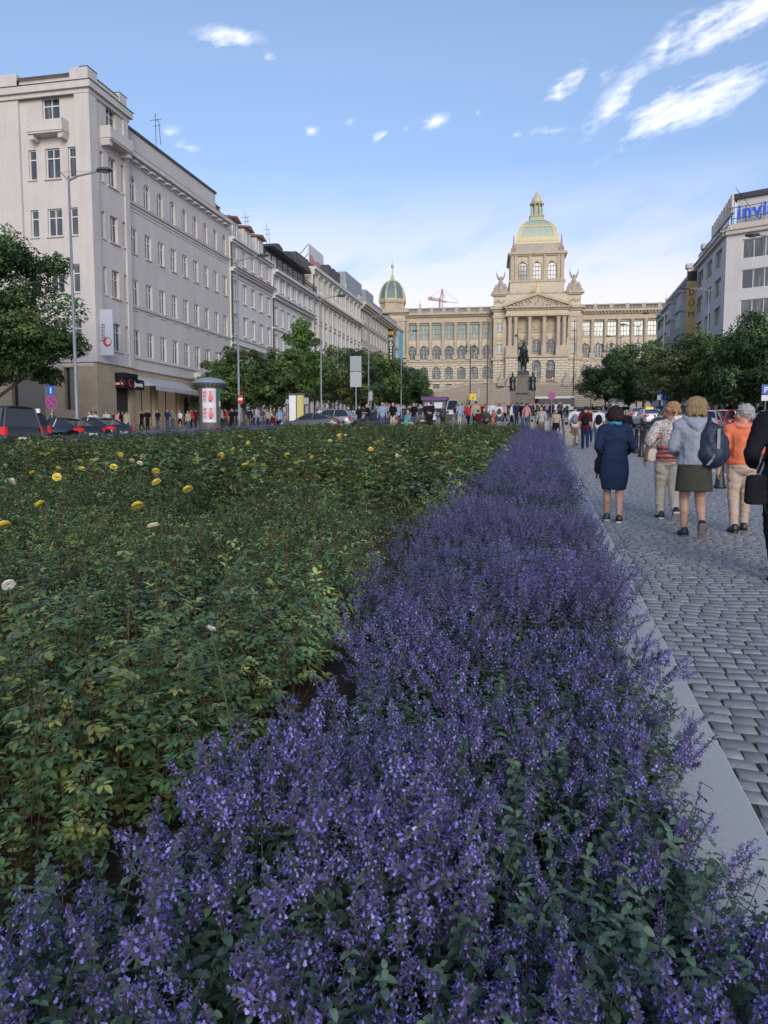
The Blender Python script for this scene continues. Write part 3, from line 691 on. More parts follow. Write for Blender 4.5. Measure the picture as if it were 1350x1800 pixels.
# beige house with zinc roof boxes
h5, L5 = house(153.0, 188.6, 'beige house with deep ochre cornice and grey metal roof storeys', BEI, 29.6, [(12, 14.2, 0), (16.4, 19.0, 0), (22.4, 24.8, 0), (26, 28.2, 0)], 13, 1.1,
               [(29.1, .5, 1.3), (28.7, .4, .9), (28.3, .4, .5), (20.6, .3, .5), (20.2, .3, .3), (25.2, .2, .2)], 11.6, y=0)
mb = MB(); mb.box(4, 18.0, 4, 13, 29.5, 36.6); mb.box(18.0, L5, 3, 13, 29.5, 34.0); mb.box(22, 30, 4, 12, 34, 36.4); build(mb, 'roof_storey', ZINC, h5)
mb = MB(); mb.box(-.01, L5, .2, .5, 29.62, 31.0)
for i in range(16): mb.box(1+i*2, 1.9+i*2, .15, .55, 30.2, 30.8)
build(mb, 'parapet', BEI, h5); windows(h5, [(L5-14+2.2*i, L5-12.8+2.2*i, 31.3, 33) for i in range(6)], 2.94, fr=DFR)
windows(h5, [(3.0, 3.9, 31.5, 34)], 3.9)
h6, L6 = house(188.6, 200, 'last pale house of the left row beside the museum square', WHT, 30.4, [(13, 15.2, 0), (17.2, 19.6, 0), (21.5, 24, 0), (25.6, 28, 0)], 5, 1.1, [(29.9, .5, .5), (20.3, .3, .3), (24.7, .25, .3)], 12.2)
mb = MB(); mb.box(0, L6, 1.5, 12, 30.42, 32.5); build(mb, 'roof', ZINC, h6)
# hanging vertical signs
ms = thing('vertical_sign', 'tall black vertical sign with yellow arches and white letters on the left row', 'sign', (X0, 181, 0), 0)
mb = MB(); mb.box(.15, 1.25, -.15, .15, 19.3, 28.2); build(mb, 'sign_box', SBLK, ms)
for i, ch in enumerate("McDonald's"): put('letter', textm(ch, .98, SWHT, .02, bold=.02), ms, loc=(.7, -.17, 25.55-i*.66), rot=(math.pi/2, 0, 0))
put('logo', textm('m', 1.55, pbr('sign_yellow', (.75, .5, .04), .5), .02, bold=.035), ms, loc=(.7, -.17, 26.9), rot=(math.pi/2, 0, 0))
tb = thing('vertical_banner', 'plain teal blue vertical banner beside the black vertical sign', 'banner', at(701, 640, 183), 0); tb.location.z = 0
mb = MB(); mb.box(-.05, 1.0, -.1, .1, 19.6, 27.3); build(mb, 'cloth', pbr('teal_cloth', (.08, .30, .40), .7), tb)
mb = MB(); mb.tube([(.45, .2, zg(183)), (.45, .2, 27.6)], .1, 6); mb.box(.4, 1.9, .05, .2, 21.4, 21.7); mb.box(.4, 1.8, .05, .2, 20.2, 20.5); build(mb, 'pole', IRON, tb)
# roof aerials
for (Y_, u, z, hgt, lab) in ((72.5, 1.2, 30.7, 3.0, 'pair of thin bent roof poles on the long grey attic'), (100, 3, 29, 3.2, 'thin roof aerial above the red dormers'), (119, 7, 31.5, 4.6, 'tall roof aerial with dish by the chimneys'), (136, 3, 31.7, 2.6, 'small roof aerial behind the billboard')):
    a_ = thing('roof_aerial', lab, 'aerial', (X0-u, Y_, z))
    mb = MB(); mb.tube([(0, 0, 0), (0, 0, hgt)], .028, 5); mb.tube([(-.6, 0, hgt*.8), (.6, 0, hgt*.8)], .025, 4); mb.tube([(-.4, .3, hgt*.65), (.4, .3, hgt*.65)], .025, 4); mb.tube([(.5, 0, 0), (.35, .0, hgt*.75), (.1, 0, hgt*.8)], .03, 4)
    build(mb, 'mast', IRON, a_)
# ================= right side
XR = 23.0
def rside(Y1, name, label):
    k_ = .979*(Y1-8)-4.7; S_ = 1.02*.992/(1+.0888*26/k_); return thing(name, label, 'building', (XR, Y1, 1.42*(1-S_)), -math.pi/2, scale=(1, 1, S_))    # x runs towards the camera
PALE = render_wall('pale_limestone', (.54, .535, .535), (.59, .585, .58), .2); PALE2 = render_wall('warm_stone', (.48, .44, .40), (.53, .49, .45), .2)
BGL = glassm('office_glass', (.05, .06, .07), (.26, .27, .27), .3)
Y1, Y0 = 133.0, 112.3
r1 = rside(Y1, 'office_building', 'pale modernist office building with wide triple windows and blue roof lettering'); L = Y1-Y0
fl = [(26.2, 28.0), (21.7, 24.2), (17.2, 19.7), (12.7, 15.2), (8.4, 10.7)]; fl = [(10.0+3.95*i, 12.5+3.95*i) for i in range(5)]
hs = [(L*(.12+.27*i), L*(.12+.27*i)+4.0, a, b) for i in range(3) for (a, b) in fl]; hs = [(1.0+6.5*i, 5.2+6.5*i, a, b) for i in range(3) for a, b in fl]
mb = MB(); wall(mb, 0, L, 3.5, 29.6, hs+[(1+6.5*i, 6+6.5*i, 4.8, 8.4) for i in range(3)], depth=.35)
st = len(mb.v); W2 = 16.0
hf_ = [(2.0, 6.2, a, b) for a, b in fl]+[(8.4, 12.6, a, b) for a, b in fl]
wall(mb, 0, W2, 3.0, 29.6, hf_, depth=.35)
M2 = Matrix.Translation((L, 0, 0)) @ Matrix.Rotation(math.pi/2-R(25.4), 4, 'Z'); mb.xf(M2, st)
mb.poly([(0, 0, 29.6), (L, 0, 29.6), tuple(M2 @ Vector((W2, 0, 29.6))), tuple(M2 @ Vector((W2, 14, 29.6))), (0, 18, 29.6)])
mb.quad((0, 0, 3), (0, 18, 3), (0, 18, 29.6), (0, 0, 29.6))
build(mb, 'wall', [PALE], r1)
windows(r1, hs, .28, nx=3, rows=(), gl=BGL, fr=WFR); windows(r1, [(1+6.5*i, 6+6.5*i, 4.8, 8.4) for i in range(3)], .3, nx=2, rows=(), gl=SHOPG, fr=DFR, nm='shop_window')
for (a, b, c, d) in hf_:
    fm, gm = window_meshes(b-a, d-c, False, 3, (), WFR, BGL, .1); p = M2 @ Vector(((a+b)/2, .28, c)); o = put('window', fm, r1, loc=p, rotz=math.pi/2-R(25.4)); put('pane', gm, o, loc=(0, .02, 0))
mb = MB(); mb.box(0, L, -.5, -.003, 29.1, 29.6); mb.box(0, L+.1, -.7, .2, 29.6, 29.75); st = len(mb.v); mb.box(0, W2, -.5, -.003, 29.102, 29.598); mb.box(-.1, W2, -.7, .2, 29.602, 29.748); mb.box(0, W2, .3, .6, 29.76, 30.6); mb.xf(M2, st); mb.box(0, L, .4, .6, 29.76, 30.4); build(mb, 'cornice', PALE2, r1)
mb = MB(); mb.box(0, L, .15, .25, 30.5, 30.56); mb.box(0, L, .15, .25, 31.4, 31.46)
for i in range(26): mb.box(i*.8, i*.8+.08, .15, .25, 29.76, 31.4)
build(mb, 'railing', LEAD, r1)
mb = MB(); st = 0; mb.box(.6, W2, 2.2, 9, 29.8, 34.2); mb.xf(M2); build(mb, 'attic', PALE, r1)
mb = MB(); mb.box(.2, W2+.4, 1.8, 9, 34.22, 34.9); mb.xf(M2); build(mb, 'roof', LEAD, r1)
iv = thing('roof_lettering', 'large blue rooftop letters on the pale office building', 'sign', tuple(r1.matrix_basis @ (M2 @ Vector((0, 0, 0)))), 0)
iv.rotation_euler = (0, 0, -R(25.4))
tm = textm('invia', 2.5, pbr('sign_blue', (.03, .12, .62), .4), .1, align='LEFT', bold=.07, space=1.05)
put('lettering', tm, iv, loc=(1.1, .2, 30.9), rot=(math.pi/2, 0, 0)); mb = MB()
for x in (.5, 2.2, 4, 6, 8): mb.tube([(x, .35, 29.7), (x, .35, 32.6)], .05, 5)
mb.box(0, 9, .3, .36, 31.0, 31.08); mb.box(0, 9, .3, .36, 32.4, 32.48); build(mb, 'frame', LEAD, iv)
rl = thing('rooftop_sign', 'row of tall sign letters seen edge on along the office building roof edge', 'sign', (XR, 112.6, 29.8))
mb = MB()
for i in range(9): mb.box(.8, 1.1, 1.2+i*1.5, 2.2+i*1.5, 2.4, 4.9-.1*i)
build(mb, 'letters', pbr('cream_sign', (.55, .5, .42), .6), rl)
mb = MB()
for i in range(9): mb.tube([(1.2, 1.6+i*1.5, 0), (1.2, 1.6+i*1.5, 4.8-.1*i)], .04, 4)
mb.tube([(1.2, 1.2, 2.5), (1.2, 14, 2.5)], .05, 4); mb.tube([(1.2, 1.2, 5.6), (4.5, -1, 0)], .04, 4); build(mb, 'frame', LEAD, rl)
# yellow vertical banner
db = thing('vertical_banner', 'tall yellow vertical banner with black top and dark spaced letters on the right row', 'banner', (XR-1.5, 131.0, 0))
mb = MB(); mb.box(-.25, 1.2, -.12, .12, 12.0, 26.8); build(mb, 'cloth', pbr('mustard_cloth', (.50, .36, .13), .8, c2=(.55, .41, .17), scale=1), db)
mb = MB(); mb.box(-.25, 1.2, -.13, .13, 26.81, 28.3); build(mb, 'header', SBLK, db)
for i, ch in enumerate('DŮM MÓDY'):
    if ch != ' ': put('letter', textm(ch, 1.25, SBLK, .01), db, loc=(.48, -.14, 24.6-i*1.68), rot=(math.pi/2, 0, 0))
mb = MB()
for z in (12.5, 16, 19.5, 23, 26.5): mb.box(1.2, 1.5, -.04, .04, z, z+.12)
build(mb, 'bracket', LEAD, db)
# ornate house with bays
ORN = render_wall('weathered_white_stucco', (.44, .45, .46), (.52, .52, .53), .5)
r3 = rside(160, 'ornate_house', 'weathered white ornate house with bays and balconies behind the yellow banner'); L = 27
fl = [(12.0, 14.4), (16.2, 18.6), (20.4, 22.8), (24.6, 26.6)]; hs = [(1.2+2.8*i, 2.4+2.8*i, a, b, j == 2) for i in range(9) for j, (a, b) in enumerate(fl)]
mb = MB(); wall(mb, 0, L, 5, 29.0, hs); mb.quad((0, 0, 5), (0, 14, 5), (0, 14, 29), (0, 0, 29)); mb.quad((L, 0, 5), (L, 14, 5), (L, 14, 29), (L, 0, 29)); mb.quad((0, 0, 29), (L, 0, 29), (L, 14, 29), (0, 14, 29)); build(mb, 'wall', ORN, r3); windows(r3, hs, .2)
mb = MB(); ledge(mb, 0, L, 28.5, .5, .8); ledge(mb, 0, L, 27.6, .3, .4); ledge(mb, 0, L, 19.4, .3, .4); ledge(mb, 0, L, 11.0, .4, .5)
for i in range(33): mb.box(i*.8, i*.8+.3, -.6, -.004, 28.1, 28.49)
for i in range(9): mb.ell((1.8+2.8*i, -.1, 15.2), (.5, .2, .3), 8, 5); mb.ell((1.8+2.8*i, -.1, 23.6), (.5, .2, .3), 8, 5)
mb.box(0, L, 1, 2, 29, 30); build(mb, 'cornice', ORN, r3)
for x in (4, 14.5):
    mb = MB(); mb.box(x, x+4.6, -1.1, -.01, 11.5, 27.0); bay = build(mb, 'bay', ORN, r3); windows(bay, [(x+.5+1.3*i, x+1.4+1.3*i, a, b) for i in range(3) for a, b in fl], -1.14)
    mb = MB()
    for z in (11.4, 15.6, 19.8, 23.9, 27): mb.box(x-.25, x+4.85, -1.5, -.006, z, z+.35)
    for z in (11.75, 19.5+.65): 
        for i in range(12): mb.box(x+i*.4, x+.12+i*.4, -1.45, -1.35, z, z+.8)
        mb.box(x-.2, x+4.8, -1.5, -1.3, z+.8, z+.95)
    build(mb, 'balcony', ORN, bay)
for (x, z) in ((10.5, 30), (24.6, 30)):
    mb = MB(); mb.box(x, x+1.0, 1.2, 2.2, 29, 32.6); mb.box(x-.3, x+1.3, .9, 2.5, 32.6, 33.4); build(mb, 'chimney', ORN, r3)
BLU = pbr('blue_grey_spandrel', (.30, .36, .46), .5)
r4 = rside(177, 'striped_office_building', 'office building with alternating blue and glass bands at the far right'); L = 17
fl = [(11+3.6*i, 12.8+3.6*i) for i in range(5)]; hs = [(.3, L-.3, a, b) for a, b in fl]
mb = MB(); wall(mb, 0, L, 6, 28.6, hs); mb.quad((0, 0, 6), (0, 14, 6), (0, 14, 28.6), (0, 0, 28.6)); mb.quad((L, 0, 6), (L, 14, 6), (L, 14, 28.6), (L, 0, 28.6)); mb.quad((0, 0, 28.6), (L, 0, 28.6), (L, 14, 28.6), (0, 14, 28.6)); build(mb, 'wall', BLU, r4); windows(r4, hs, .2, nx=9, rows=(), fr=DFR, gl=BGL)
mb = MB(); mb.box(0, L, -.5, -.003, 28.1, 28.6); mb.box(-8, 0, 0, 12, 6, 24); build(mb, 'cornice', BLU, r4)
# ------------------------------------------------------------------ the museum
MUS = block_wall('museum_ashlar', (.55, .50, .38), (.58, .53, .42), (.40, .33, .23), 1.6, .62, .03, .35)
MRUS = block_wall('museum_rustication', (.55, .50, .38), (.58, .53, .42), (.20, .16, .11), 2.2, .78, .09, 1.0)
MTR = pbr('museum_trim_stone', (.48, .41, .31), .8, c2=(.38, .32, .24), scale=.7, bump=.2)
MGR = pbr('museum_grey_stone', (.42, .39, .34), .8, c2=(.34, .31, .27), scale=.5, bump=.2)
GOLD = pbr('gilded_metal', (.58, .51, .27), .55, metal=.1, c2=(.52, .47, .30), scale=1.5, bump=.3, bscale=3)
TEAL = pbr('dome_glass', (.34, .44, .38), .35, c2=(.40, .48, .42), scale=.4)
DOMG = pbr('grey_dome_glass', (.13, .17, .20), .3, c2=(.17, .21, .24), scale=.5)
VERD = pbr('green_patina', (.34, .38, .27), .6, c2=(.42, .42, .27), scale=1)
MGL = glassm('museum_glass', (.12, .15, .16), (.42, .44, .42), .5)
MY = 240.0; MZ = 11.3
mc = at(940, 700, MY)
MUSA = R(4.2)
mus = thing('museum', 'long sandstone museum with gilded glass dome, pedimented portico and corner domes', 'museum', (mc.x, MY, 0), MUSA)
MK = (Vector((mc.x, MY, 1.42))-EYE).dot(Vector((F.x, F.y, 0)).normalized())
def pu(px): return (px-940)*MK/FPX*1.0
def pz(py):
    r_ = (900-py)/FPX; c_, s_ = math.cos(PITCH), math.sin(PITCH); return 1.42+MK*(r_*c_-s_)/(c_+r_*s_)
def pzd(py, e=6.6): return 1.42+(pz(py)-1.42)*(MK+e)/MK
mb = MB(); HW = 39.5; HR = 47.3; CW = 12.7
RTOP = pz(548)
# wings
zr1, zr2, zr3 = (pz(664), pz(643)), (pz(629), pz(605)), (pz(592), pz(567)); zb = (pz(683.5), pz(673.5))
allw = {'arch1': [], 'arch2': [], 'rect': [], 'base': []}
for s in (-1, 1):
    a, b = (-HW, -CW) if s < 0 else (CW, HR); n = 7 if s < 0 else 9; p = (b-a)/n; cs_ = [a+p*(i+.5) for i in range(n)]
    g1 = [(c-1.25, c+1.25, *zr1, True) for c in cs_]; g2 = [(c-1.35, c+1.35, *zr2, True) for c in cs_]; g3 = [(c-1.35, c+1.35, *zr3) for c in cs_]; g0 = [(c-1.0, c+1.0, *zb) for c in cs_]
    mb.mi = 1; wall(mb, a, b, MZ-3, pz(633), g0+g1, y=0, depth=.6)
    mb.mi = 0; wall(mb, a, b, pz(633), RTOP, g2+g3, y=.5, depth=.5)
    allw['arch1'] += g1; allw['arch2'] += g2; allw['rect'] += g3; allw['base'] += g0
mb.quad((-HW, .5, RTOP), (HR, .5, RTOP), (HR, 60, RTOP), (-HW, 60, RTOP))
# corner towers
for s in (-1, 1):
    c = -HW-4.5 if s < 0 else HR+4.5; mb.mi = 1; mb.box(c-4.6, c+4.6, -1.2, 8, MZ-3, pz(633)); mb.mi = 0; mb.box(c-4.5, c+4.5, -1.1, 8, pz(633), pz(543))
# central pavilion flanks and body
mb.mi = 1; cg = []
for s in (-1, 1):
    a, b = (-CW, -9.0) if s < 0 else (9.0, CW); mb.quad((s*CW, -3, MZ-3), (s*CW, .6, MZ-3), (s*CW, .6, pz(519)), (s*CW, -3, pz(519)))
    mb.mi = 1; wall(mb, a, b, MZ-3, pz(633), [], y=-3)
    mb.mi = 0; c = (a+b)/2; f = [(c-.95, c+.95, pz(622), pz(606)), (c-.95, c+.95, pz(583), pz(568.5))]; wall(mb, a, b, pz(633), pz(545), f, y=-3, depth=.4); cg += f
DX = [(910-933.5)*MY/FPX, 0, (956.7-933.5)*MY/FPX]; DX = [-4.15, 0, 4.15]
pg = [(x-1.3, x+1.3, pz(676), pz(636), True) for x in DX]; pw = [(x-1.25, x+1.25, pz(621), pz(598), True) for x in DX]
mb.mi = 1; wall(mb, -9, 9, MZ-3, pz(629), pg, y=-5, depth=.8); mb.quad((-9, -5, MZ), (-9, -3, MZ), (-9, -3, pz(629)), (-9, -5, pz(629))); mb.quad((9, -5, MZ), (9, -3, MZ), (9, -3, pz(629)), (9, -5, pz(629)))
mb.mi = 0; mb.quad((-9, -5, pz(629)), (9, -5, pz(629)), (9, -1.5, pz(629)), (-9, -1.5, pz(629))); wall(mb, -9, 9, pz(629), pz(559), pw, y=-2.2, depth=.4)
mb.box(-9, 9, -5, -1.8, pz(559), pz(545))          # entablature block
mb.box(-CW, CW, -2.9, 14, pz(545), pz(520))        # attic over the pavilion
mb.box(-8.0, 8.0, -1.4, 15, pz(520), pz(497))      # tower foot
tw = [(x-1.3, x+1.3, pz(492), pz(461.5), True) for x in (-4.3, 0, 4.3)]
wall(mb, -7.9, 7.9, pz(497), pz(448), tw, y=-1.1, depth=.5)
mb.quad((-7.9, -1.1, pz(497)), (-7.9, 15, pz(497)), (-7.9, 15, pz(448)), (-7.9, -1.1, pz(448))); mb.quad((7.9, -1.1, pz(497)), (7.9, 15, pz(497)), (7.9, 15, pz(448)), (7.9, -1.1, pz(448)))
mb.mi = 2; mb.box(-7.2, 7.2, -.6, 14.5, pz(448), pzd(439)); mb.box(-6.7, 6.7, -.2, 13.6, pzd(439), pzd(437.6))
build(mb, 'wall', [MUS, MRUS, MGR], mus)
# trim
mb = MB()
for s in (-1, 1):
    a, b = (-HW, -CW) if s < 0 else (CW, HR); n = 7 if s < 0 else 9; p = (b-a)/n
    for i in range(n+1):
        x = min(max(a+p*i, a+.55), b-.55); z0, z1 = pz(630), pz(564)
        mb.box(x-.75, x+.75, -.25, .498, z0, pz(622)); mb.lathe([(.55, 0), (.5, .3), (.46, z1-pz(622)-1.0), (.5, z1-pz(622)-.9), (.62, z1-pz(622)-.3), (.7, z1-pz(622))], 10, (x, .15, pz(622)))
    for i in range(n):
        c = a+p*(i+.5); mb.box(c-1.65, c+1.65, .3, .498, pz(629.5)-.35, pz(629.5)); mb.box(c-.3, c+.3, .2, .5, zr2[1], zr2[1]+.8); mb.box(c-.3, c+.3, -.2, -.002, zr1[1]-.0, zr1[1]+.9)
        mb.box(c-1.6, c+1.6, .3, .498, zr3[0]-.3, zr3[0]-.02)
    mb.box(a, b, -.35, .496, pz(634), pz(631)); mb.box(a, b, -.3, .7, pz(564), pz(560)); mb.box(a, b, .1, .7, pz(560)+.01, pz(554))
    mb.box(a, b, -.5, .7, pz(554)+.01, pz(553)+.3); mb.box(a, b, -1.3, .7, pz(550.3), pz(548.5)); mb.box(a, b, -.9, .7, pz(548.5)+.01, pz(546.5))
    k = int((b-a)/.95)
    for i in range(k): x = a+(b-a)*(i+.3)/k; mb.box(x, x+.45, -1.1, .49, pz(552.3), pz(550.3)-.01)
    mb.box(a, b, -.35, -.002, pz(668), pz(666)); mb.box(a, b, -.5, -.003, MZ-2, pz(687))
# corner tower trim
for s in (-1, 1):
    c = -HW-4.5 if s < 0 else HR+4.5
    for (z, h, o_) in ((pz(634), .5, .3), (pz(561), .9, .35), (pz(549), .4, .5), (pz(546), .6, 1.2), (pz(543), .4, .8)): mb.box(c-4.5-o_, c+4.5+o_, -1.1-o_, 8, z, z+h)
    for x in (c-3.9, c+3.9, c-2.4, c+2.4): mb.box(x-.5, x+.5, -1.5, -1.1, pz(630), pz(561.5))
# pavilion trim
for s in (-1, 1):
    a, b = (-CW, -9.0) if s < 0 else (9.0, CW); c = (a+b)/2
    for (z, h, o_) in ((pz(634), .6, .4), (pz(561), .8, .3), (pz(549.5), .5, .5), (pz(546), .7, 1.1), (pz(522), .4, .6), (pz(520), .5, .9)): mb.box(a-(o_ if s < 0 else 0), b+(o_ if s > 0 else 0), -3-o_, -2.0, z, z+h)
    for x in (a+.5, b-.5): mb.box(x-.5, x+.5, -3.35, -2.998, pz(630), pz(561.5))
    for z in (pz(624), pz(603)+.4, pz(585)): mb.box(c-1.4, c+1.4, -3.3, -2.998, z, z+.3)
    mb.prism([(c-1.5, pz(603)+.7), (c+1.5, pz(603)+.7), (c+.8, pz(603)+1.3), (c, pz(603)+1.5), (c-.8, pz(603)+1.3)], -3.35, -2.999)
    for (dx, dz, r_) in ((-.9, 0, .35), (0, .1, .5), (.9, 0, .35), (-.4, .4, .3), (.4, -.3, .3), (-1.4, -.1, .25), (1.4, .1, .25)): mb.ell((c+dx, -2.95, pz(532)+dz), (r_, .3, r_), 8, 5)
for x in (-7.9, -6.2, -2.1, 2.1, 6.2, 7.9): mb.lathe([(.66, 0), (.6, .4), (.54, pz(560)-pz(611)-1.2), (.6, pz(560)-pz(611)-1.0), (.8, pz(560)-pz(611)-.2), (.82, pz(560)-pz(611))], 12, (x, -4.2, pz(611)))
for (a, b) in ((-9, -5.55), (-2.8, -1.4), (1.4, 2.8), (5.55, 9)): mb.box(a, b, -5.1, -3.2, pz(629), pz(611))
mb.box(-9.2, 9.2, -5.4, -1.8, pz(631), pz(628.5)); mb.box(-9.3, 9.3, -5.5, -1.9, pz(559)-.2, pz(557)); mb.box(-9.5, 9.5, -5.9, -1.9, pz(546), pz(544)); mb.box(-9.4, 9.4, -5.5, -2, pz(549.5), pz(548.5))
for i in range(20): x = -9.3+18.6*i/20; mb.box(x+.2, x+.65, -5.8, -5.0, pz(547.5), pz(546)-.01)
# pediment
ap = pz(524); bz = pz(544); mb.prism([(-9.3, bz), (9.3, bz), (0, ap)], -4.9, -2.8)
for s in (-1, 1):
    mb.loft([[(s*9.7, y, bz+.02), (s*9.7, y, bz+.7), (s*9.2, y, bz+.02)] for y in (-5.9, -2.8)]); mb.loft([[(s*9.9, y, bz), (0, y, ap), (0, y, ap+.75), (s*9.9, y, bz+.75)] for y in (-5.7, -2.8)])
    for i in range(10): t = i/10+.05; mb.box(s*9.3*(1-t)-.18, s*9.3*(1-t)+.18, -5.5, -4.9, bz+(ap-bz)*t-.45, bz+(ap-bz)*t-.12)
rr = random.Random(5)
for i in range(26):
    x = rr.uniform(-7, 7); zz = bz+.3+(1-abs(x)/9.3)*rr.uniform(.1, 1)*(ap-bz-1.6); mb.ell((x, -4.95, zz+.2), (rr.uniform(.2, .45), .35, rr.uniform(.3, .7)), 7, 5)
for x in DX:      # relief panels behind the columns
    mb.box(x-1.5, x+1.5, -2.35, -2.19, pz(583), pz(566))
    for i in range(12): mb.ell((x+rr.uniform(-1.2, 1.2), -2.4, pz(rr.uniform(569, 581))), (rr.uniform(.15, .35), .2, rr.uniform(.2, .5)), 6, 4)
    mb.box(x-1.5, x+1.5, -2.5, -2.19, pz(586), pz(585)); mb.box(x-1.6, x+1.6, -2.6, -2.19, pz(622.5), pz(621.2))
    for q in (-1, 1): mb.ell((x+q*.9, -2.3, pz(595)), (.5, .25, .6), 7, 5)
# tower trim
for (z, h, o_) in ((pz(518), .5, .5), (pz(497), .5, .4), (pz(494.5), .35, .25), (pz(451), .5, .4), (pz(448.8), .6, .8), (pz(446), .3, .5)): mb.box(-7.9-o_, 7.9+o_, -1.25-o_, 15+o_, z, z+h)
for x in (-7.3, -6.2, -2.2, 2.2, 6.2, 7.3): mb.box(x-.42, x+.42, -1.55, -1.1, pz(494), pz(451.2))
for x in (-4.3, 0, 4.3): mb.box(x-.3, x+.3, -1.5, -1.1, pz(461.5)-.1, pz(458.5))
mb.prism([(-2.6, pz(445)), (2.6, pz(445)), (0, pz(439))], -1.6, 0); mb.box(-3, 3, -1.7, -.4, pz(446), pz(445)-.01)
mb.box(-2.6, -1.8, -1.6, -1.1, pz(494), pz(446.5)); mb.box(1.8, 2.6, -1.6, -1.1, pz(494), pz(446.5))
for i in range(4): mb.ell((-5.4+3.6*i, -1.9, pz(517)), (.3, .3, .5), 6, 4)
build(mb, 'cornice', MTR, mus)
# balustrade on the wings
mb = MB()
for s in (-1, 1):
    a, b = (-HW-7, -CW) if s < 0 else (CW, HR+7); k = 9
    mb.box(a, b, .2, .6, pz(546.4), pz(545)); mb.box(a, b, .1, .7, pz(538.4), pz(536.6))
    for i in range(k+1): x = a+(b-a)*i/k; mb.box(x-.55, x+.55, .05, .75, pz(546.4)+.01, pz(536.2))
    for i in range(110):
        x = a+(b-a)*(i+.5)/110; mb.lathe([(.09, 0), (.14, .35), (.07, .8), (.09, pz(538.4)-pz(545))], 5, (x, .4, pz(545)))
build(mb, 'balustrade', MGR, mus)
mb = MB(); mb.box(-HW, HW, 2.2, 4, RTOP, pz(538.5)); build(mb, 'roof', pbr('museum_lead_roof', (.16, .16, .17), .6), mus)
windows(mus, allw['arch1']+allw['base'], .5, nx=3, rows=(.45,), fr=DFR, gl=MGL, bar=.14)
windows(mus, allw['arch2'], .9, nx=3, rows=(.4, .02), fr=DFR, gl=MGL, bar=.15)
windows(mus, allw['rect'], .9, nx=3, rows=(.33, .66), fr=pbr('green_window_frame', (.10, .15, .13), .5), gl=glassm('bright_museum_glass', (.25, .30, .27), (.5, .53, .48), .5), bar=.14)
windows(mus, cg, -2.65, nx=2, rows=(.6,), fr=WFR, gl=glassm('bright_museum_glass'), bar=.14); windows(mus, pw, -1.9, nx=3, rows=(.45,), fr=DFR, gl=MGL, bar=.14)
windows(mus, pg, -4.3, nx=3, rows=(.42, .75), fr=DFR, gl=MGL, bar=.15); windows(mus, tw, -.7, nx=3, rows=(.5, .25, .75), fr=DFR, gl=MGL, bar=.14)
mb = MB(); mb.box(4.15-1.2, 4.15+1.2, -4.5, -4.35, pz(676), pz(655)); mb.box(4.15-1.4, 4.15+1.4, -4.7, -4.3, pz(655), pz(653.5)); build(mb, 'door', DFR, mus)
put('lettering', textm('MVSEVM REGNI BOHEMICI', 1.15, GOLD, .04, bold=.02, space=1.15), mus, loc=(0, -5.06, pz(554.5)), rot=(math.pi/2, 0, 0))
# main dome: four sided cloister vault with gilded frames
dz = pzd(438); DW = 6.25; DH = pzd(390)-dz; cy = 6.6
def dsec(t):   # t 0..1 up the curve -> (halfwidth, z)
    a_ = t*math.pi/2*.93; return DW*math.cos(a_)**.88, dz+DH*1.02*math.sin(a_)
mb = MB(); N = 14; prof = [dsec(i/N) for i in range(N+1)]
mb.loft([[(-w_, cy-w_, z), (w_, cy-w_, z), (w_, cy+w_, z), (-w_, cy+w_, z)] for w_, z in prof]); dome = build(mb, 'dome', TEAL, mus)
mb = MB()
def dstrip(t0, t1, f0, f1, out=.12):   # gilded band on each side, fractions of half width
    k = 6; pts = [t0+(t1-t0)*i/k for i in range(k+1)]
    for side_ in range(4):
        Mr = Matrix.Translation((0, cy, 0)) @ Matrix.Rotation(side_*math.pi/2, 4, 'Z'); st = len(mb.v)
        mb.loft([[(dsec(t_)[0]*f0, -dsec(t_)[0]-out, dsec(t_)[1]+out*.3), (dsec(t_)[0]*f1, -dsec(t_)[0]-out, dsec(t_)[1]+out*.3), (dsec(t_)[0]*f1, -dsec(t_)[0]+.1, dsec(t_)[1]), (dsec(t_)[0]*f0, -dsec(t_)[0]+.1, dsec(t_)[1])] for t_ in pts])
        mb.xf(Mr, st)
dstrip(0, .17, -1, 1, .15); dstrip(.47, .53, -.98, .98, .14); dstrip(.86, 1, -1, 1, .15)
for s in (-1, 1): dstrip(.0, 1, s*1.03, s*.80, .2)
for f in (-.5, -.17, .17, .5): dstrip(.15, .5, f-.02, f+.02, .13)
for f in (-.24, .24): dstrip(.5, .9, f-.025, f+.025, .13)
for i in range(16): x = -DW+.4+i*(2*DW-.8)/15; mb.ell((x, cy-DW-.15, dz+.9), (.28, .12, .4), 6, 4)
build(mb, 'dome_frame', GOLD, dome)
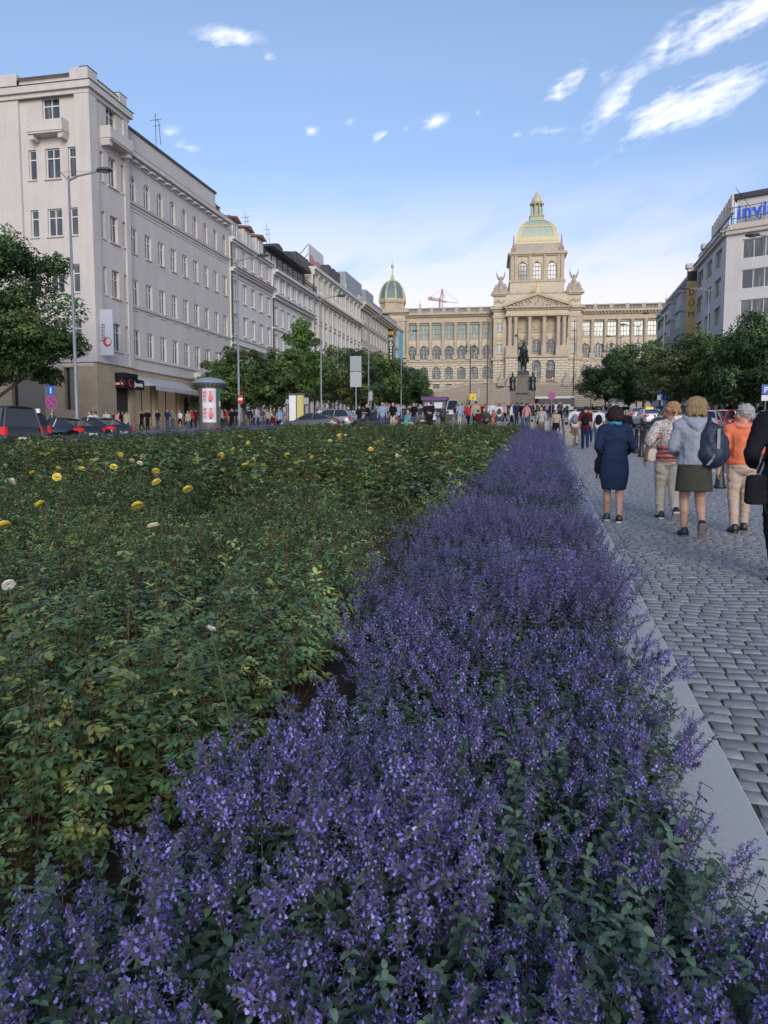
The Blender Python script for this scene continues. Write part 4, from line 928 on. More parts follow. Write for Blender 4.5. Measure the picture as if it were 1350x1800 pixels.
# lantern
lz = pzd(389); mb = MB(); mb.box(-2.15, 2.15, cy-2.15, cy+2.15, lz-.3, lz+.35); mb.box(-2.0, 2.0, cy-2.0, cy+2.0, lz+.35, lz+1.0); mb.box(-2.2, 2.2, cy-2.2, cy+2.2, lz+1.0, lz+1.3)
h_ = pzd(361)-lz-1.3
for i in range(8):
    a_ = math.pi/8+i*math.pi/4; mb.lathe([(.28, 0), (.22, .3), (.2, h_-.4), (.32, h_)], 8, (1.75*math.cos(a_), cy+1.75*math.sin(a_), lz+1.3))
mb.lathe([(1.25, 0), (1.25, h_)], 8, (0, cy, lz+1.3), math.pi/8); mb.lathe([(2.1, 0), (2.2, .35), (1.9, .6), (1.6, .9)], 16, (0, cy, lz+1.3+h_)); lant = build(mb, 'lantern', VERD, mus)
mb = MB(); z0 = lz+2.2+h_; zt = pzd(333); mb.lathe([(1.55, 0), (1.5, .6), (1.15, 1.3), (.7, 1.9), (.45, 2.3), (.28, 2.8), (.12, 3.0), (.1, zt-z0-.9)], 12, (0, cy, z0)); mb.ell((0, cy, zt-1.3), (.45, .45, .45), 8, 6)
mb.prism([(-.5, zt-.5), (0, zt-.9), (.5, zt-.5), (0, zt)], cy-.05, cy+.05); build(mb, 'lantern_cap', GOLD, lant)
# obelisks
PINK = pbr('red_obelisk_stone', (.32, .20, .17), .7)
for sx_ in (-1, 1):
    for yy in (-.2, 14):
        mb = MB(); x = sx_*7.0; mb.box(x-.75, x+.75, yy-.75, yy+.75, pz(448), pz(436)); mb.loft([[(x-q, yy-q, z), (x+q, yy-q, z), (x+q, yy+q, z), (x-q, yy+q, z)] for q, z in ((.42, pz(436)), (.42, pz(431)), (.3, pz(431)+.05), (.12, pz(417)))]); mb.ell((x, yy, pz(416)), (.22, .22, .35), 6, 4); mb.box(x-.03, x+.03, yy-.03, yy+.03, pz(416), pz(411)); build(mb, 'obelisk', PINK, mus)
# sculptures with winged figures
SCU = pbr('weathered_sculpture_stone', (.40, .35, .29), .85, c2=(.28, .25, .21), scale=1.5, bump=.4)
for s in (-1, 1):
    mb = MB(); rr = random.Random(8+s); x0, zb_ = s*10.7, pz(517.5)
    mb.cap((x0, -1.6, zb_), (x0, -1.6, zb_+3.0), 1.7, .9)
    for (dx, hh) in ((-1.5, 2.5), (1.5, 2.7), (-.5, 1.9), (.7, 1.7), (-2.0, 1.5), (2.0, 1.6)):
        mb.cap((x0+dx, -2.4, zb_), (x0+dx*.9, -2.2, zb_+hh-.5), .55, .38); mb.ell((x0+dx*.9, -2.2, zb_+hh), (.3, .3, .36), 8, 6); mb.cap((x0+dx*.9, -2.3, zb_+hh-.6), (x0+dx*.9+.7*s, -2.7, zb_+hh-.9), .2, .13)
    mb.cap((x0, -1.5, zb_+2.4), (x0, -1.6, zb_+4.2), .62, .42); mb.cap((x0, -1.6, zb_+4.2), (x0, -1.6, zb_+4.7), .2, .2); mb.ell((x0, -1.6, zb_+5.0), (.3, .3, .38), 8, 6)
    for q in (-1, 1):
        mb.cap((x0+q*.3, -1.4, zb_+4.2), (x0+q*1.0, -1.3, zb_+5.3), .3, .26); mb.cap((x0+q*1.0, -1.3, zb_+5.3), (x0+q*1.35, -1.3, zb_+6.9), .26, .08); mb.cap((x0+q*.7, -1.3, zb_+4.4), (x0+q*1.3, -1.3, zb_+5.7), .22, .1)
    put('sculpture_group', fuse(mb, .13, SCU, smooth=1), mus)
mb = MB(); zb_ = pz(519); mb.cap((0, -4.2, zb_), (0, -4.2, zb_+1.3), .7, .45); mb.ell((0, -4.3, zb_+1.8), (.45, .45, .5), 8, 6); mb.ell((0, -4.3, zb_+2.35), (.35, .3, .25), 7, 4)
for q in (-1, 1): mb.cap((q*.3, -4.2, zb_+1.0), (q*1.0, -4.4, zb_+1.9), .22, .16); mb.cap((q*.3, -4.2, zb_+.4), (q*.9, -4.4, zb_+.5), .22, .16)
put('gilded_lion', fuse(mb, .1, pbr('pale_gold', (.62, .50, .25), .6), smooth=1), mus)
# corner dome
for s in (-1,):
    c = -HW-4.5 if s < 0 else HR+4.5; cyy = 3.4; z0 = pz(543); k = pzd(526, 5)-z0
    mb = MB(); mb.lathe([(4.1, 0), (4.1, .5), (3.8, .6), (3.8, k-.8), (4.3, k-.7), (4.45, k)], 8, (c, cyy, z0), math.pi/8)
    for i in range(8):
        a_ = i*math.pi/4+math.pi/8; mb.box(c+3.75*math.cos(a_)-.3, c+3.75*math.cos(a_)+.3, cyy+3.75*math.sin(a_)-.3, cyy+3.75*math.sin(a_)+.3, z0+.5, z0+k-.7)
    drum = build(mb, 'drum', MTR, mus)
    z1 = pzd(526, 5); pr = [(4.1*math.cos(t*.132)**.85, 6.4*math.sin(t*.132)) for t in range(11)]
    mb = MB(); mb.lathe([(r_, z) for r_, z in pr], 8, (c, cyy, z1), math.pi/8); d = build(mb, 'corner_dome', DOMG, mus)
    mb = MB()
    for i in range(8):
        a_ = i*math.pi/4+math.pi/8; mb.tube([(c+r_*math.cos(a_), cyy+r_*math.sin(a_), z1+z) for r_, z in pr], [.36-.02*t for t in range(11)], 6)
    mb.lathe([(4.25, 0), (4.2, .5), (3.9, .5)], 8, (c, cyy, z1), math.pi/8); mb.lathe([(1.35, 0), (1.2, .4), (.6, 1.0), (.35, 2.0), (.25, 2.4)], 10, (c, cyy, z1+pr[-1][1]-.3))
    mb.lathe([(.2, 0), (.15, 2.0), (.04, 4.6)], 8, (c, cyy, z1+pr[-1][1]+1.8)); mb.ell((c, cyy, z1+pr[-1][1]+4.6), (.5, .5, .6), 8, 6); build(mb, 'dome_rib', pbr('pale_green_gold', (.42, .46, .22), .5, c2=(.5, .47, .22), scale=1.5), d)
mb = MB(); mb.box(-HW, HW, .75, 1.0, RTOP, pz(538)); build(mb, 'parapet_wall', pbr('museum_lead_roof', (.16, .16, .17), .6), mus)
for (px, zt) in ((738, 523), (1157, 520)):
    mb = MB(); x = pu(px)-.0; mb.lathe([(.3, 0), (.25, 1), (.1, 1.4), (.03, pz(zt)-pz(536)+1)], 6, (x, 1.5, pz(538))); mb.ell((x, 1.5, pz(530)), (.35, .35, .35), 7, 5); build(mb, 'finial', GOLD, mus)
# terrace, ramps and fountain wall in front of the entrance
RMP = block_wall('ramp_stone', (.36, .31, .24), (.38, .33, .26), (.19, .16, .12), 9.0, .55, .07, .7, .3)
ter = thing('terrace', 'stone terrace with mirrored ramps and balustrades in front of the museum', 'terrace', (mc.x, MY, 0), MUSA)
mb = MB(); zt = pz(679); zg0 = 8.0
mb.box(-15, 15, -14, -5.2, zg0, zt); mb.box(-9, 9, -19, -14, zg0, pz(688))
for s in (-1, 1):
    mb.loft([[(s*15, y, zg0), (s*15, y, zt), (s*17, y, zt), (s*42, y, pz(708)), (s*42, y, zg0)] for y in ((-14, -8) if s > 0 else (-8, -14))])
    mb.loft([[(s*9, y, zg0), (s*9, y, pz(688)), (s*19, y, pz(700)), (s*19, y, zg0)] for y in ((-19, -14.01) if s > 0 else (-14.01, -19))])
    mb.box(min(s*20, s*47), max(s*20, s*47), -7.9, -.6, zg0, pz(689))
build(mb, 'ramp_wall', RMP, ter)
mb = MB()
for s in (-1, 1):
    for y in (-14.2, -8.2):
        mb.loft([[(s*15, y, zt+.7), (s*15, y, zt+1.0), (s*17, y, zt+1.0), (s*42, y, pz(708)+1.0), (s*42, y, pz(708)+.7), (s*17, y, zt+.7)], [(s*15, y+.4, zt+.7), (s*15, y+.4, zt+1.0), (s*17, y+.4, zt+1.0), (s*42, y+.4, pz(708)+1.0), (s*42, y+.4, pz(708)+.7), (s*17, y+.4, zt+.7)]])
        for i in range(60):
            t = i/60; x = 15.3+t*26.5; z = zt if x < 17 else zt+(pz(708)-zt)*(x-17)/25
            if i % 6 == 0: mb.box(s*x-.3, s*x+.3, y, y+.4, z, z+1.1)
            else: mb.box(s*x-.08, s*x+.08, y+.1, y+.3, z, z+.7)
mb.box(-15, 15, -14.3, -13.9, zt+.75, zt+1.0); mb.box(-9.2, 9.2, -19.3, -18.9, pz(688)+.75, pz(688)+1.0)
for i in range(60): x = -15+i*.5; mb.box(x, x+.16, -14.2, -14, zt, zt+.75)
for i in range(37): x = -9+i*.5; mb.box(x, x+.16, -19.2, -19, pz(688), pz(688)+.75)
for x in (-15, -10, -5, 5, 10, 15): mb.box(x-.4, x+.4, -14.4, -13.8, zt, zt+1.15)
build(mb, 'balustrade', MTR, ter)
for x in (-7.8, 7.8, -10.5, 10.5):
    mb = MB(); mb.box(x-1.0, x+1.0, -15.2, -13.4, zt-1, zt+.6); mb.cap((x, -14.3, zt+.6), (x, -14.3, zt+2.0), .8, .5); mb.ell((x, -14.3, zt+2.7), (.3, .3, .4), 8, 6); mb.cap((x, -14.3, zt+1.8), (x+.9, -14.6, zt+1.2), .25, .18); mb.ell((x-.6, -14.2, zt+1.0), (.7, .5, .5), 8, 5); put('sculpture', fuse(mb, .12, SCU, smooth=1), ter)
# tower crane behind the roof
cr = thing('tower_crane', 'distant red construction crane rising behind the museum roof', 'crane', (at(775, 530, 420).x, 420, 0))
CRR = pbr('crane_red', (.42, .27, .24), .6); z0 = 1.42+(779-545)*420/FPX; mb = MB(); s = 420/FPX
def L_(x0, z0, x1, z1, r=.35):
    r *= .6; mb.tube([(x0*s, 0, 1.42+(779-z0)*s), (x1*s, 0, 1.42+(779-z1)*s)], r, 4)
L_(-2, 560, -2, 528, .8); L_(3, 560, 2, 516, .4); L_(-1, 529, 2, 513, .4); L_(6, 529, 2, 513, .4); L_(-21, 529, 10, 536, .6); L_(-21, 526, 0, 531, .3); L_(-19, 531, 30, 538, .25)
for i in range(8): L_(-20+i*4, 526.5+i*.7, -18+i*4, 530+i*.9, .2)
L_(2, 513, 32, 537, .12); L_(2, 513, -20, 527, .12); mb.box(-22*s, -15*s, -.8, .8, 1.42+(779-531)*s, 1.42+(779-526)*s); build(mb, 'lattice', CRR, cr)
# ------------------------------------------------------------------ catmint border and rose bed
LEAFM = vcolm('rose_leaf', .38, .22, .5); CATL = vcolm('catmint_leaf', .7, .2, .25); PETM = vcolm('catmint_petal', .6, .35, .2); STEM = vcolm('green_stem', .6, 0, .3)
def leaf(S, base, d, up, L, W, col, droop=.2, mi=0, teeth=False, seg=2):
    """folded leaf: two halves meeting at the midrib, bent downward towards the tip"""
    b = np.array(base, float); d = np.array(d, float); d /= np.linalg.norm(d); up = np.array(up, float)
    sd = np.cross(d, up); sd /= (np.linalg.norm(sd)+1e-9); n = np.cross(sd, d)
    if seg == 1:
        m = b+d*L*.5; t = b+d*L-n*L*droop
        S.mesh([b, m+sd*W/2+n*W*.12, t, m-sd*W/2+n*W*.12], [(0, 1, 2), (0, 2, 3)], col, mi); return
    f = ((0, 0, 0), (.25, .75, .12), (.5, 1.0, .15), (.78, .7, .1), (1, 0, 0)) if not teeth else ((0, .15, 0), (.15, .9, .1), (.3, .85, .12), (.42, 1.0, .13), (.6, .8, .1), (.72, .78, .1), (.85, .45, .05), (1, 0, 0))
    C_, Lf, Rt = [], [], []
    for (t, wd, fo) in f:
        p = b+d*L*t-n*L*droop*t*t; C_.append(p); Lf.append(p+sd*W/2*wd+n*W*fo); Rt.append(p-sd*W/2*wd+n*W*fo)
    k = len(f); pts = C_+Lf+Rt; fs = []
    for i in range(k-1):
        fs += [(i, k+i, k+i+1), (i, k+i+1, i+1), (i, i+1, 2*k+i+1), (i, 2*k+i+1, 2*k+i)]
    S.mesh(pts, fs, col, mi)
def stem(S, pts, r, col, mi=0, n=3):
    P = [np.array(p, float) for p in pts]; V = []; fs = []
    for i, p in enumerate(P):
        rr = r*(1-.5*i/len(P))
        for j in range(n): a_ = 2*math.pi*j/n; V.append(p+np.array([rr*math.cos(a_), rr*math.sin(a_), 0]))
    for i in range(len(P)-1):
        for j in range(n):
            a_, b_ = i*n+j, i*n+(j+1) % n; fs += [(a_, b_, b_+n), (a_, b_+n, a_+n)]
    S.mesh(V, fs, col, mi)
def spike(seed, lod):
    """catmint flowering stem: woolly calyx whorls with small lipped lilac flowers, grey-green leaf pairs below"""
    r = random.Random(seed); S = Soup(); H = .42; top = .15+r.uniform(-.03, .07); bend = r.uniform(-.05, .05)
    ax = lambda z: np.array([bend*(z/H)**2, .03*math.sin(z*9+seed), z])
    if lod == 0: stem(S, [ax(H*t) for t in (0, .35, .7, 1)], .0022, (.06, .085, .045), 0)
    elif lod == 1: stem(S, [ax(H*t) for t in (.3, .95)], .0018, (.045, .06, .045), 0)
    nl = (5, 3, 1)[lod]
    for k in range(nl):
        z = H*(.06+.56*k/nl); a0 = k*1.57+r.uniform(-.3, .3)
        for s in (0, math.pi):
            a_ = a0+s; d = (math.cos(a_), math.sin(a_), r.uniform(-.1, .35)); L = r.uniform(.026, .045)*(1.1-.3*k/nl)
            g = r.uniform(.8, 1.25); leaf(S, ax(z), d, (0, 0, 1), L*(1.25 if lod else 1), L*.68, (.11*g, .17*g, .12*g), .35, 1, lod == 0, 2 if lod < 1 else 1)
    def head_(o, dr, Ln, sc, nw):      # whorls along a flowering tip that starts at o and runs along dr
        dr = np.array(dr, float); dr /= np.linalg.norm(dr); A = np.cross(dr, (0, 1, .1)); A /= np.linalg.norm(A); B = np.cross(dr, A); gap = r.random() < .5
        for k in range(nw):
            t = k/(nw-1); tt = t**.85 if not (gap and k == 0) else -.18
            c = o+dr*Ln*tt+A*r.uniform(-.002, .002); R_ = .0215*sc*(1-.58*max(t, 0))*r.uniform(.7, 1.25)*(1, 1.15, 1.3)[lod]; nf = max(3, int((9, 7, 5)[lod]*(1-.3*t)))
            for j in range(nf):
                a_ = 2*math.pi*(j+r.random()*.6)/nf; e = r.uniform(-.2, .6); rd = A*math.cos(a_)+B*math.sin(a_); d = rd*math.cos(e)+dr*math.sin(e); sd = np.cross(d, dr); sd /= (np.linalg.norm(sd)+1e-6); n = np.cross(sd, d)
                b_ = c+dr*r.uniform(-.005, .005); p1 = b_+d*R_*.8; w_ = .0033*sc
                pc = r.uniform(.7, 1.3); cal = (.19*pc, .16*pc, .30*pc) if r.random() < .72 else (.15*pc, .18*pc, .14*pc)
                if lod == 0: S.mesh([b_+sd*w_*.5, b_-sd*w_*.5, p1-sd*w_+n*.001, p1+sd*w_+n*.001, p1+n*.003+d*.002], [(0, 1, 2), (0, 2, 3), (3, 2, 4)], cal, 2)
                else: S.mesh([b_, p1-sd*w_*1.3, p1+sd*w_*1.3+n*.003], [(0, 1, 2)], cal, 2)
                if r.random() < (.46 if t < .75 else .22):
                    q = r.uniform(.7, 1.25); col = (.215*q, .195*q, .55*q) if r.random() < .85 else (.32*q, .30*q, .62*q); L = r.uniform(.004, .0065); p2 = p1+d*L
                    if lod == 0:
                        z_ = r.uniform(.7, 1.05); S.mesh([p1-sd*.001, p1+sd*.001, p2+sd*.0018, p2-sd*.0018], [(0, 1, 2), (0, 2, 3)], col, 2)
                        S.mesh([p2-sd*.0025*z_, p2+sd*.0025*z_, p2+sd*.0026*z_+n*.003*z_, p2+n*.0045*z_, p2-sd*.0026*z_+n*.003*z_], [(0, 1, 2), (0, 2, 3), (0, 3, 4)], col, 2)
                        lc = tuple(min(1, c_*1.25) for c_ in col); S.mesh([p2-sd*.002*z_, p2+sd*.002*z_, p2+sd*.0042*z_-n*.0035*z_+d*.002, p2+sd*.0012*z_-n*.0058*z_+d*.003, p2-sd*.0012*z_-n*.0058*z_+d*.003, p2-sd*.0042*z_-n*.0035*z_+d*.002], [(0, 2, 1), (0, 3, 2), (0, 4, 3), (0, 5, 4)], lc, 2)
                    elif lod == 1: S.mesh([p1, p2+sd*.0052-n*.002, p2+n*.0045, p2-sd*.0052-n*.002], [(0, 1, 2), (0, 2, 3)], col, 2)
                    else: S.mesh([p1-d*.004, p2+sd*.0075, p2-sd*.0075+n*.004], [(0, 1, 2)], col, 2)
    o_ = ax(H-top); head_(o_, ax(H)-o_, top, 1.0, (11, 8, 6)[lod])
    for k in range((3, 2, 1)[lod]):      # side shoots with short heads of their own
        z = H*r.uniform(.42, .68); a_ = r.uniform(0, 6.28); dr = np.array([math.cos(a_)*.62, math.sin(a_)*.62, .8]); L = r.uniform(.05, .10); p = ax(z)+dr*L
        if lod < 2: stem(S, [ax(z), p], .0012, (.07, .095, .055), 0)
        head_(p, dr+np.array([0, 0, .5]), r.uniform(.03, .07), .8, (5, 4, 3)[lod])
    return S.arr()
def tuft(seed, lod=0):
    """low leafy shoot of catmint"""
    r = random.Random(seed); S = Soup(); H = r.uniform(.2, .3); n = 7 if lod == 0 else 4
    stem(S, [(0, 0, 0), (.01, 0, H*.4), (.0, .01, H*.8)], .0020, (.08, .12, .06), 0)
    for k in range(n):
        z = H*(.15+.85*k/n)
        for s in (0, math.pi):
            a_ = k*1.57+s+r.uniform(-.3, .3); L = r.uniform(.024, .042)*(1-.3*k/n); g = r.uniform(.7, 1.3)
            leaf(S, (0, 0, z), (math.cos(a_), math.sin(a_), r.uniform(-.1, .5)), (0, 0, 1), L*(1 if lod == 0 else 1.4), L*.7, (.10*g, .16*g, .112*g), .4, 1, lod == 0, 2 if lod == 0 else 1)
    return S.arr()
BND = [(-9, .2), (-2.2, 1.0), (-1.55, 1.3), (-1.12, 1.9), (-.85, 2.45), (-.95, 3.2), (-1.1, 4.7), (-1.22, 6.6), (-1.25, 13), (-1.35, 20), (-1.5, 50)]
def bnd(Y):          # left limit of the catmint at depth Y
    ys = np.array([b[1] for b in BND]); xs = np.array([b[0] for b in BND]); return np.interp(Y, ys, xs)
ZV = np.vectorize(zg)
def vnoise(x, y, f, seed=0):
    r_ = np.random.default_rng(seed); G = r_.random((64, 64)); u, v = x*f+100, y*f+100
    i, j = np.floor(u).astype(int), np.floor(v).astype(int); a_, b_ = u-i, v-j; a_ = a_*a_*(3-2*a_); b_ = b_*b_*(3-2*b_)
    g = lambda p, q: G[p % 64, q % 64]
    return (g(i, j)*(1-a_)+g(i+1, j)*a_)*(1-b_)+(g(i, j+1)*(1-a_)+g(i+1, j+1)*a_)*b_
def scat_cat(y0, y1, dens, protos, size=1.0, inwhich=None):
    A = 3.2*(y1-y0); n = int(A*dens); x = rng.uniform(-2.6, .66, n); y = rng.uniform(y0, y1, n)
    l = bnd(y)+.12*(vnoise(x, y, 2.5, 3)-.5)*2; keep = (x > l) & (rng.random(n) < np.clip((x-l)/.25, .35, 1)); keep &= (x < .38+.08*vnoise(x*0, y, 1.3, 5)+.24*np.clip((2.3-y)/1.1, 0, 1))
    x, y = x[keep], y[keep]; return x, y
def place(protos, x, y, z, size, tilt, edge=False, tintv=.2, seed=0):
    n = len(x); w_ = rng.integers(0, len(protos), n); sc_ = size*rng.uniform(.82, 1.18, n); td = rng.uniform(0, 6.28, n); ti = np.abs(rng.normal(0, tilt, n))
    if edge:   # stems lean out over the kerb
        o_ = np.clip((x+.05)/.5, 0, 1); lean = o_*.40*rng.uniform(.3, 1, n); vx = ti*np.cos(td)+lean; vy = ti*np.sin(td); ti = np.hypot(vx, vy); td = np.arctan2(vy, vx)
    tm_ = (1+rng.uniform(-tintv, tintv, n))[:, None]*np.ones((n, 3))
    return scatter(protos, w_, np.stack([x, y, z], -1), rng.uniform(0, 6.28, n), ti, td, sc_, tm_)
parts_ = []
P0 = [spike(s, 0) for s in range(7)]; P1 = [spike(s, 1) for s in range(6)]; P2 = [spike(s, 2) for s in range(5)]; T0 = [tuft(s) for s in range(5)]; T1 = [tuft(s+9, 1) for s in range(4)]
def hgt(x, y): return .78+.5*vnoise(x, y, 1.6, 11)
for (y0, y1, dn, P, sz) in ((.45, 4.0, 205, P0, .88), (4.0, 9, 235, P1, .95), (9, 20, 190, P2, 1.08), (20, 49.8, 210, P2, 1.12)):
    x, y = scat_cat(y0, y1, dn, P); clump = vnoise(x, y, 3.2, 21); k = (clump > .24) & ((y > 1.75) | (rng.random(len(x)) < .55)) if y0 < 3 else clump > .2 if y0 < 9 else clump > .08
    x, y = x[k], y[k]; parts_.append(place(P, x, y, ZV(y)+.02+.06*(vnoise(x, y, 1.6, 11)), sz*hgt(x, y)*1.02*rng.uniform(.8, 1.12, len(x)), .40, True, .22))
for (y0, y1, dn, T_, sz) in ((.4, 3.2, 420, T0, .85), (3.2, 10, 170, T1, 1.1), (10, 49.5, 60, T1, 1.5)):
    x, y = scat_cat(y0, y1, dn, T_); parts_.append(place(T_, x, y, ZV(y)+.02+rng.uniform(0, .16, len(x)), sz, .4, True, .25))
# strip of catmint along the far left side of the bed
x = rng.uniform(BX0+.1, BX0+1.3, 2600); y = rng.uniform(24, 49, 2600); parts_.append(place(P2, x, y, ZV(y)+.12, 1.5, .2))
def merge(ps):
    b = 0; V, T, C, M = [], [], [], []
    for p in ps: V.append(p[0]); T.append(p[1]+b); C.append(p[2]); M.append(p[3]); b += len(p[0])
    return np.concatenate(V), np.concatenate(T), np.concatenate(C), np.concatenate(M)
V, T, C, M = merge(parts_); print('catmint tris', len(T))
o = put('catmint_border', npmesh('catmint_border', V, T, C, [STEM, CATL, PETM], M)); tag(o, 'mass of lilac blue flowering catmint along the granite kerb and the front of the bed', 'catmint', kind='stuff')

def shoot(seed, lod):
    r = random.Random(100+seed); S = Soup(); H = .55; bx, by = r.uniform(-.08, .08), r.uniform(-.08, .08)
    ax = lambda t: np.array([bx*t*t, by*t*t, H*t])
    stem(S, [ax(t) for t in ((0, .3, .6, 1) if lod < 2 else (0, 1))], .0034 if lod < 1 else .0028, (.05, .075, .03) if r.random() < .7 else (.09, .055, .035), 0)
    nb = (13, 12, 10)[lod]; young = r.random() < .35
    for k in range(nb):
        t = .22+.78*(k+.5)/nb; a_ = k*2.4+r.uniform(-.4, .4); c = ax(t); e = r.uniform(-.25, 1.1); d = np.array([math.cos(a_)*math.cos(e), math.sin(a_)*math.cos(e), math.sin(e)])
        PL_ = r.uniform(.055, .10)*(1.15-.45*t); g = r.uniform(.72, 1.25)
        if young and t > .7: col = (.19*g, .23*g, .06*g) if r.random() < .88 else (.17*g, .12*g, .06*g)
        elif r.random() < .22: col = (.24*g, .30*g, .10*g)
        else: col = (.10*g, .185*g, .08*g)
        sd = np.array([-math.sin(a_), math.cos(a_), 0])
        if lod == 0: stem(S, [c, c+d*PL_], .0012, (.06, .08, .03), 0)
        L = PL_*.52
        if lod < 2:
            leaf(S, c+d*PL_, d+np.array([0, 0, -.25]), (0, 0, 1), L*1.2, L*.6, col, .3, 1, False, 2 if lod == 0 else 1)
            for f in ((.95, .5) if lod == 0 else (.75,)):
                for s in (-1, 1): leaf(S, c+d*PL_*f, d*.45+sd*s+np.array([0, 0, r.uniform(-.2, .2)]), (0, 0, 1), L, L*.54, tuple(q*r.uniform(.85, 1.15) for q in col), .25, 1, False, 2 if lod == 0 else 1)
        else:
            leaf(S, c+d*.02, d+np.array([0, 0, -.1]), (0, 0, 1), L*2.0, L*1.4, col, .3, 1, False, 1)
            for s in (-1, 1): leaf(S, c+d*.03, d*.6+sd*s*.7, (0, 0, 1), L*1.8, L*1.2, tuple(q*r.uniform(.8, 1.2) for q in col), .25, 1, False, 1)
    if r.random() < .5:   # buds at the tip
        for s in range(3):
            tp = ax(1); d = np.array([r.uniform(-.5, .5), r.uniform(-.5, .5), 1.0]); d /= np.linalg.norm(d); e_ = tp+d*.035
            if lod < 2:
                stem(S, [tp, e_], .001, (.08, .1, .04), 0); S.mesh([e_, e_+np.array([.005, 0, .009]), e_+np.array([-.003, .005, .009]), e_+np.array([-.003, -.005, .009]), e_+d*.022], [(0, 1, 2), (0, 2, 3), (0, 3, 1), (4, 2, 1), (4, 3, 2), (4, 1, 3)], (.10, .14, .05), 1)
    return S.arr()
def scat_rose(y0, y1, dens):
    xa = max(BX0, -.9*y1-3); n = int((0.3-xa)*(y1-y0)*dens); x = rng.uniform(xa, .3, n); y = rng.uniform(y0, y1, n)
    k = (x < bnd(y)-.14+.25*(y > 8)) & (x > -.80*y-1.6); return x[k], y[k]
R0 = [shoot(s, 0) for s in range(8)]; R1 = [shoot(s, 1) for s in range(8)]; R2 = [shoot(s, 2) for s in range(7)]
parts_ = []
for (y0, y1, dn, P, sz) in ((.8, 4.2, 135, R0, .78), (4.2, 10, 105, R1, .92), (10, 22, 75, R2, 1.0), (22, 49.6, 62, R2, .98)):
    x, y = scat_rose(y0, y1, dn); c = vnoise(x, y, 1.25, 31); k = rng.random(len(x)) < np.clip(c*3.6-.7, .05+.2*(y > 6)+1.0*(y < 2.9), 1); x, y, c = x[k], y[k], c[k]
    h = sz*np.minimum(.26+1.0*c+.4*vnoise(x, y, .45, 41)+.08*(y < 2.6), 1.22-.17*(y > 18))*np.where(rng.random(len(x)) < .14, np.where(y < 6, 1.18, 1.4), 1.0)*rng.uniform(.8, 1.15, len(x)); n = len(x); w_ = rng.integers(0, len(P), n)
    big = vnoise(x, y, .5, 51)[:, None]; patch = vnoise(x, y, 1.7, 61); tm_ = ((.62+.85*patch)*(1+rng.uniform(-.3, .3, n)))[:, None]*(np.array([1.0, 1.0, 1.0])*(1-big)*.9+np.array([1.35, 1.2, 1.0])*big)
    parts_.append(scatter(P, w_, np.stack([x, y, ZV(y)+.03], -1), rng.uniform(0, 6.28, n), np.abs(rng.normal(0, .33, n)), rng.uniform(0, 6.28, n), h, tm_))
V, T, C, M = merge(parts_); print('rose tris', len(T))
o = put('rose_foliage', npmesh('rose_foliage', V, T, C, [STEM, LEAFM, LEAFM], M)); tag(o, 'dense green rose foliage filling the flower bed left of the catmint', 'rose foliage', kind='stuff')
# blooming rose bushes: foliage, stem, flowers
def bloom(seed, R_=.04, col=(.75, .62, .08)):
    r = random.Random(seed); mb = MB()
    for ring, (n, e0, rr) in enumerate(((6, .15, 1.0), (6, .55, .92), (6, .95, .76), (5, 1.2, .6), (4, 1.4, .45))):
        for j in range(n):
            a_ = 2*math.pi*(j+.5*ring)/n+r.uniform(-.2, .2); d = Vector((math.cos(a_)*math.cos(e0), math.sin(a_)*math.cos(e0), math.sin(e0))); sd = Vector((-math.sin(a_), math.cos(a_), 0)); up = d.cross(sd)*-1
            L = R_*rr*1.1; w_ = L*.62; b0 = Vector((0, 0, 0)); p1 = d*L*.55; p2 = d*L+up*L*.12
            mb.loft([[b0-sd*w_*.25, b0+sd*w_*.25], [p1-sd*w_+up*w_*.45, p1+sd*w_+up*w_*.45], [p2-sd*w_*.75+up*w_*.3, p2+sd*w_*.75+up*w_*.3]], cap=False, close=False)
    return mb
YEL = pbr('yellow_petal', (.72, .58, .07), .55, c2=(.8, .7, .22), scale=60); CRE = pbr('cream_petal', (.72, .68, .48), .55, c2=(.78, .74, .55), scale=60); WHP = pbr('white_petal', (.74, .73, .66), .55)
BLM = {}
def bloom_mesh(k, m):
    if (k, m.name) not in BLM: BLM[(k, m.name)] = bloom(k).mesh('flower', m, True)
    return BLM[(k, m.name)]
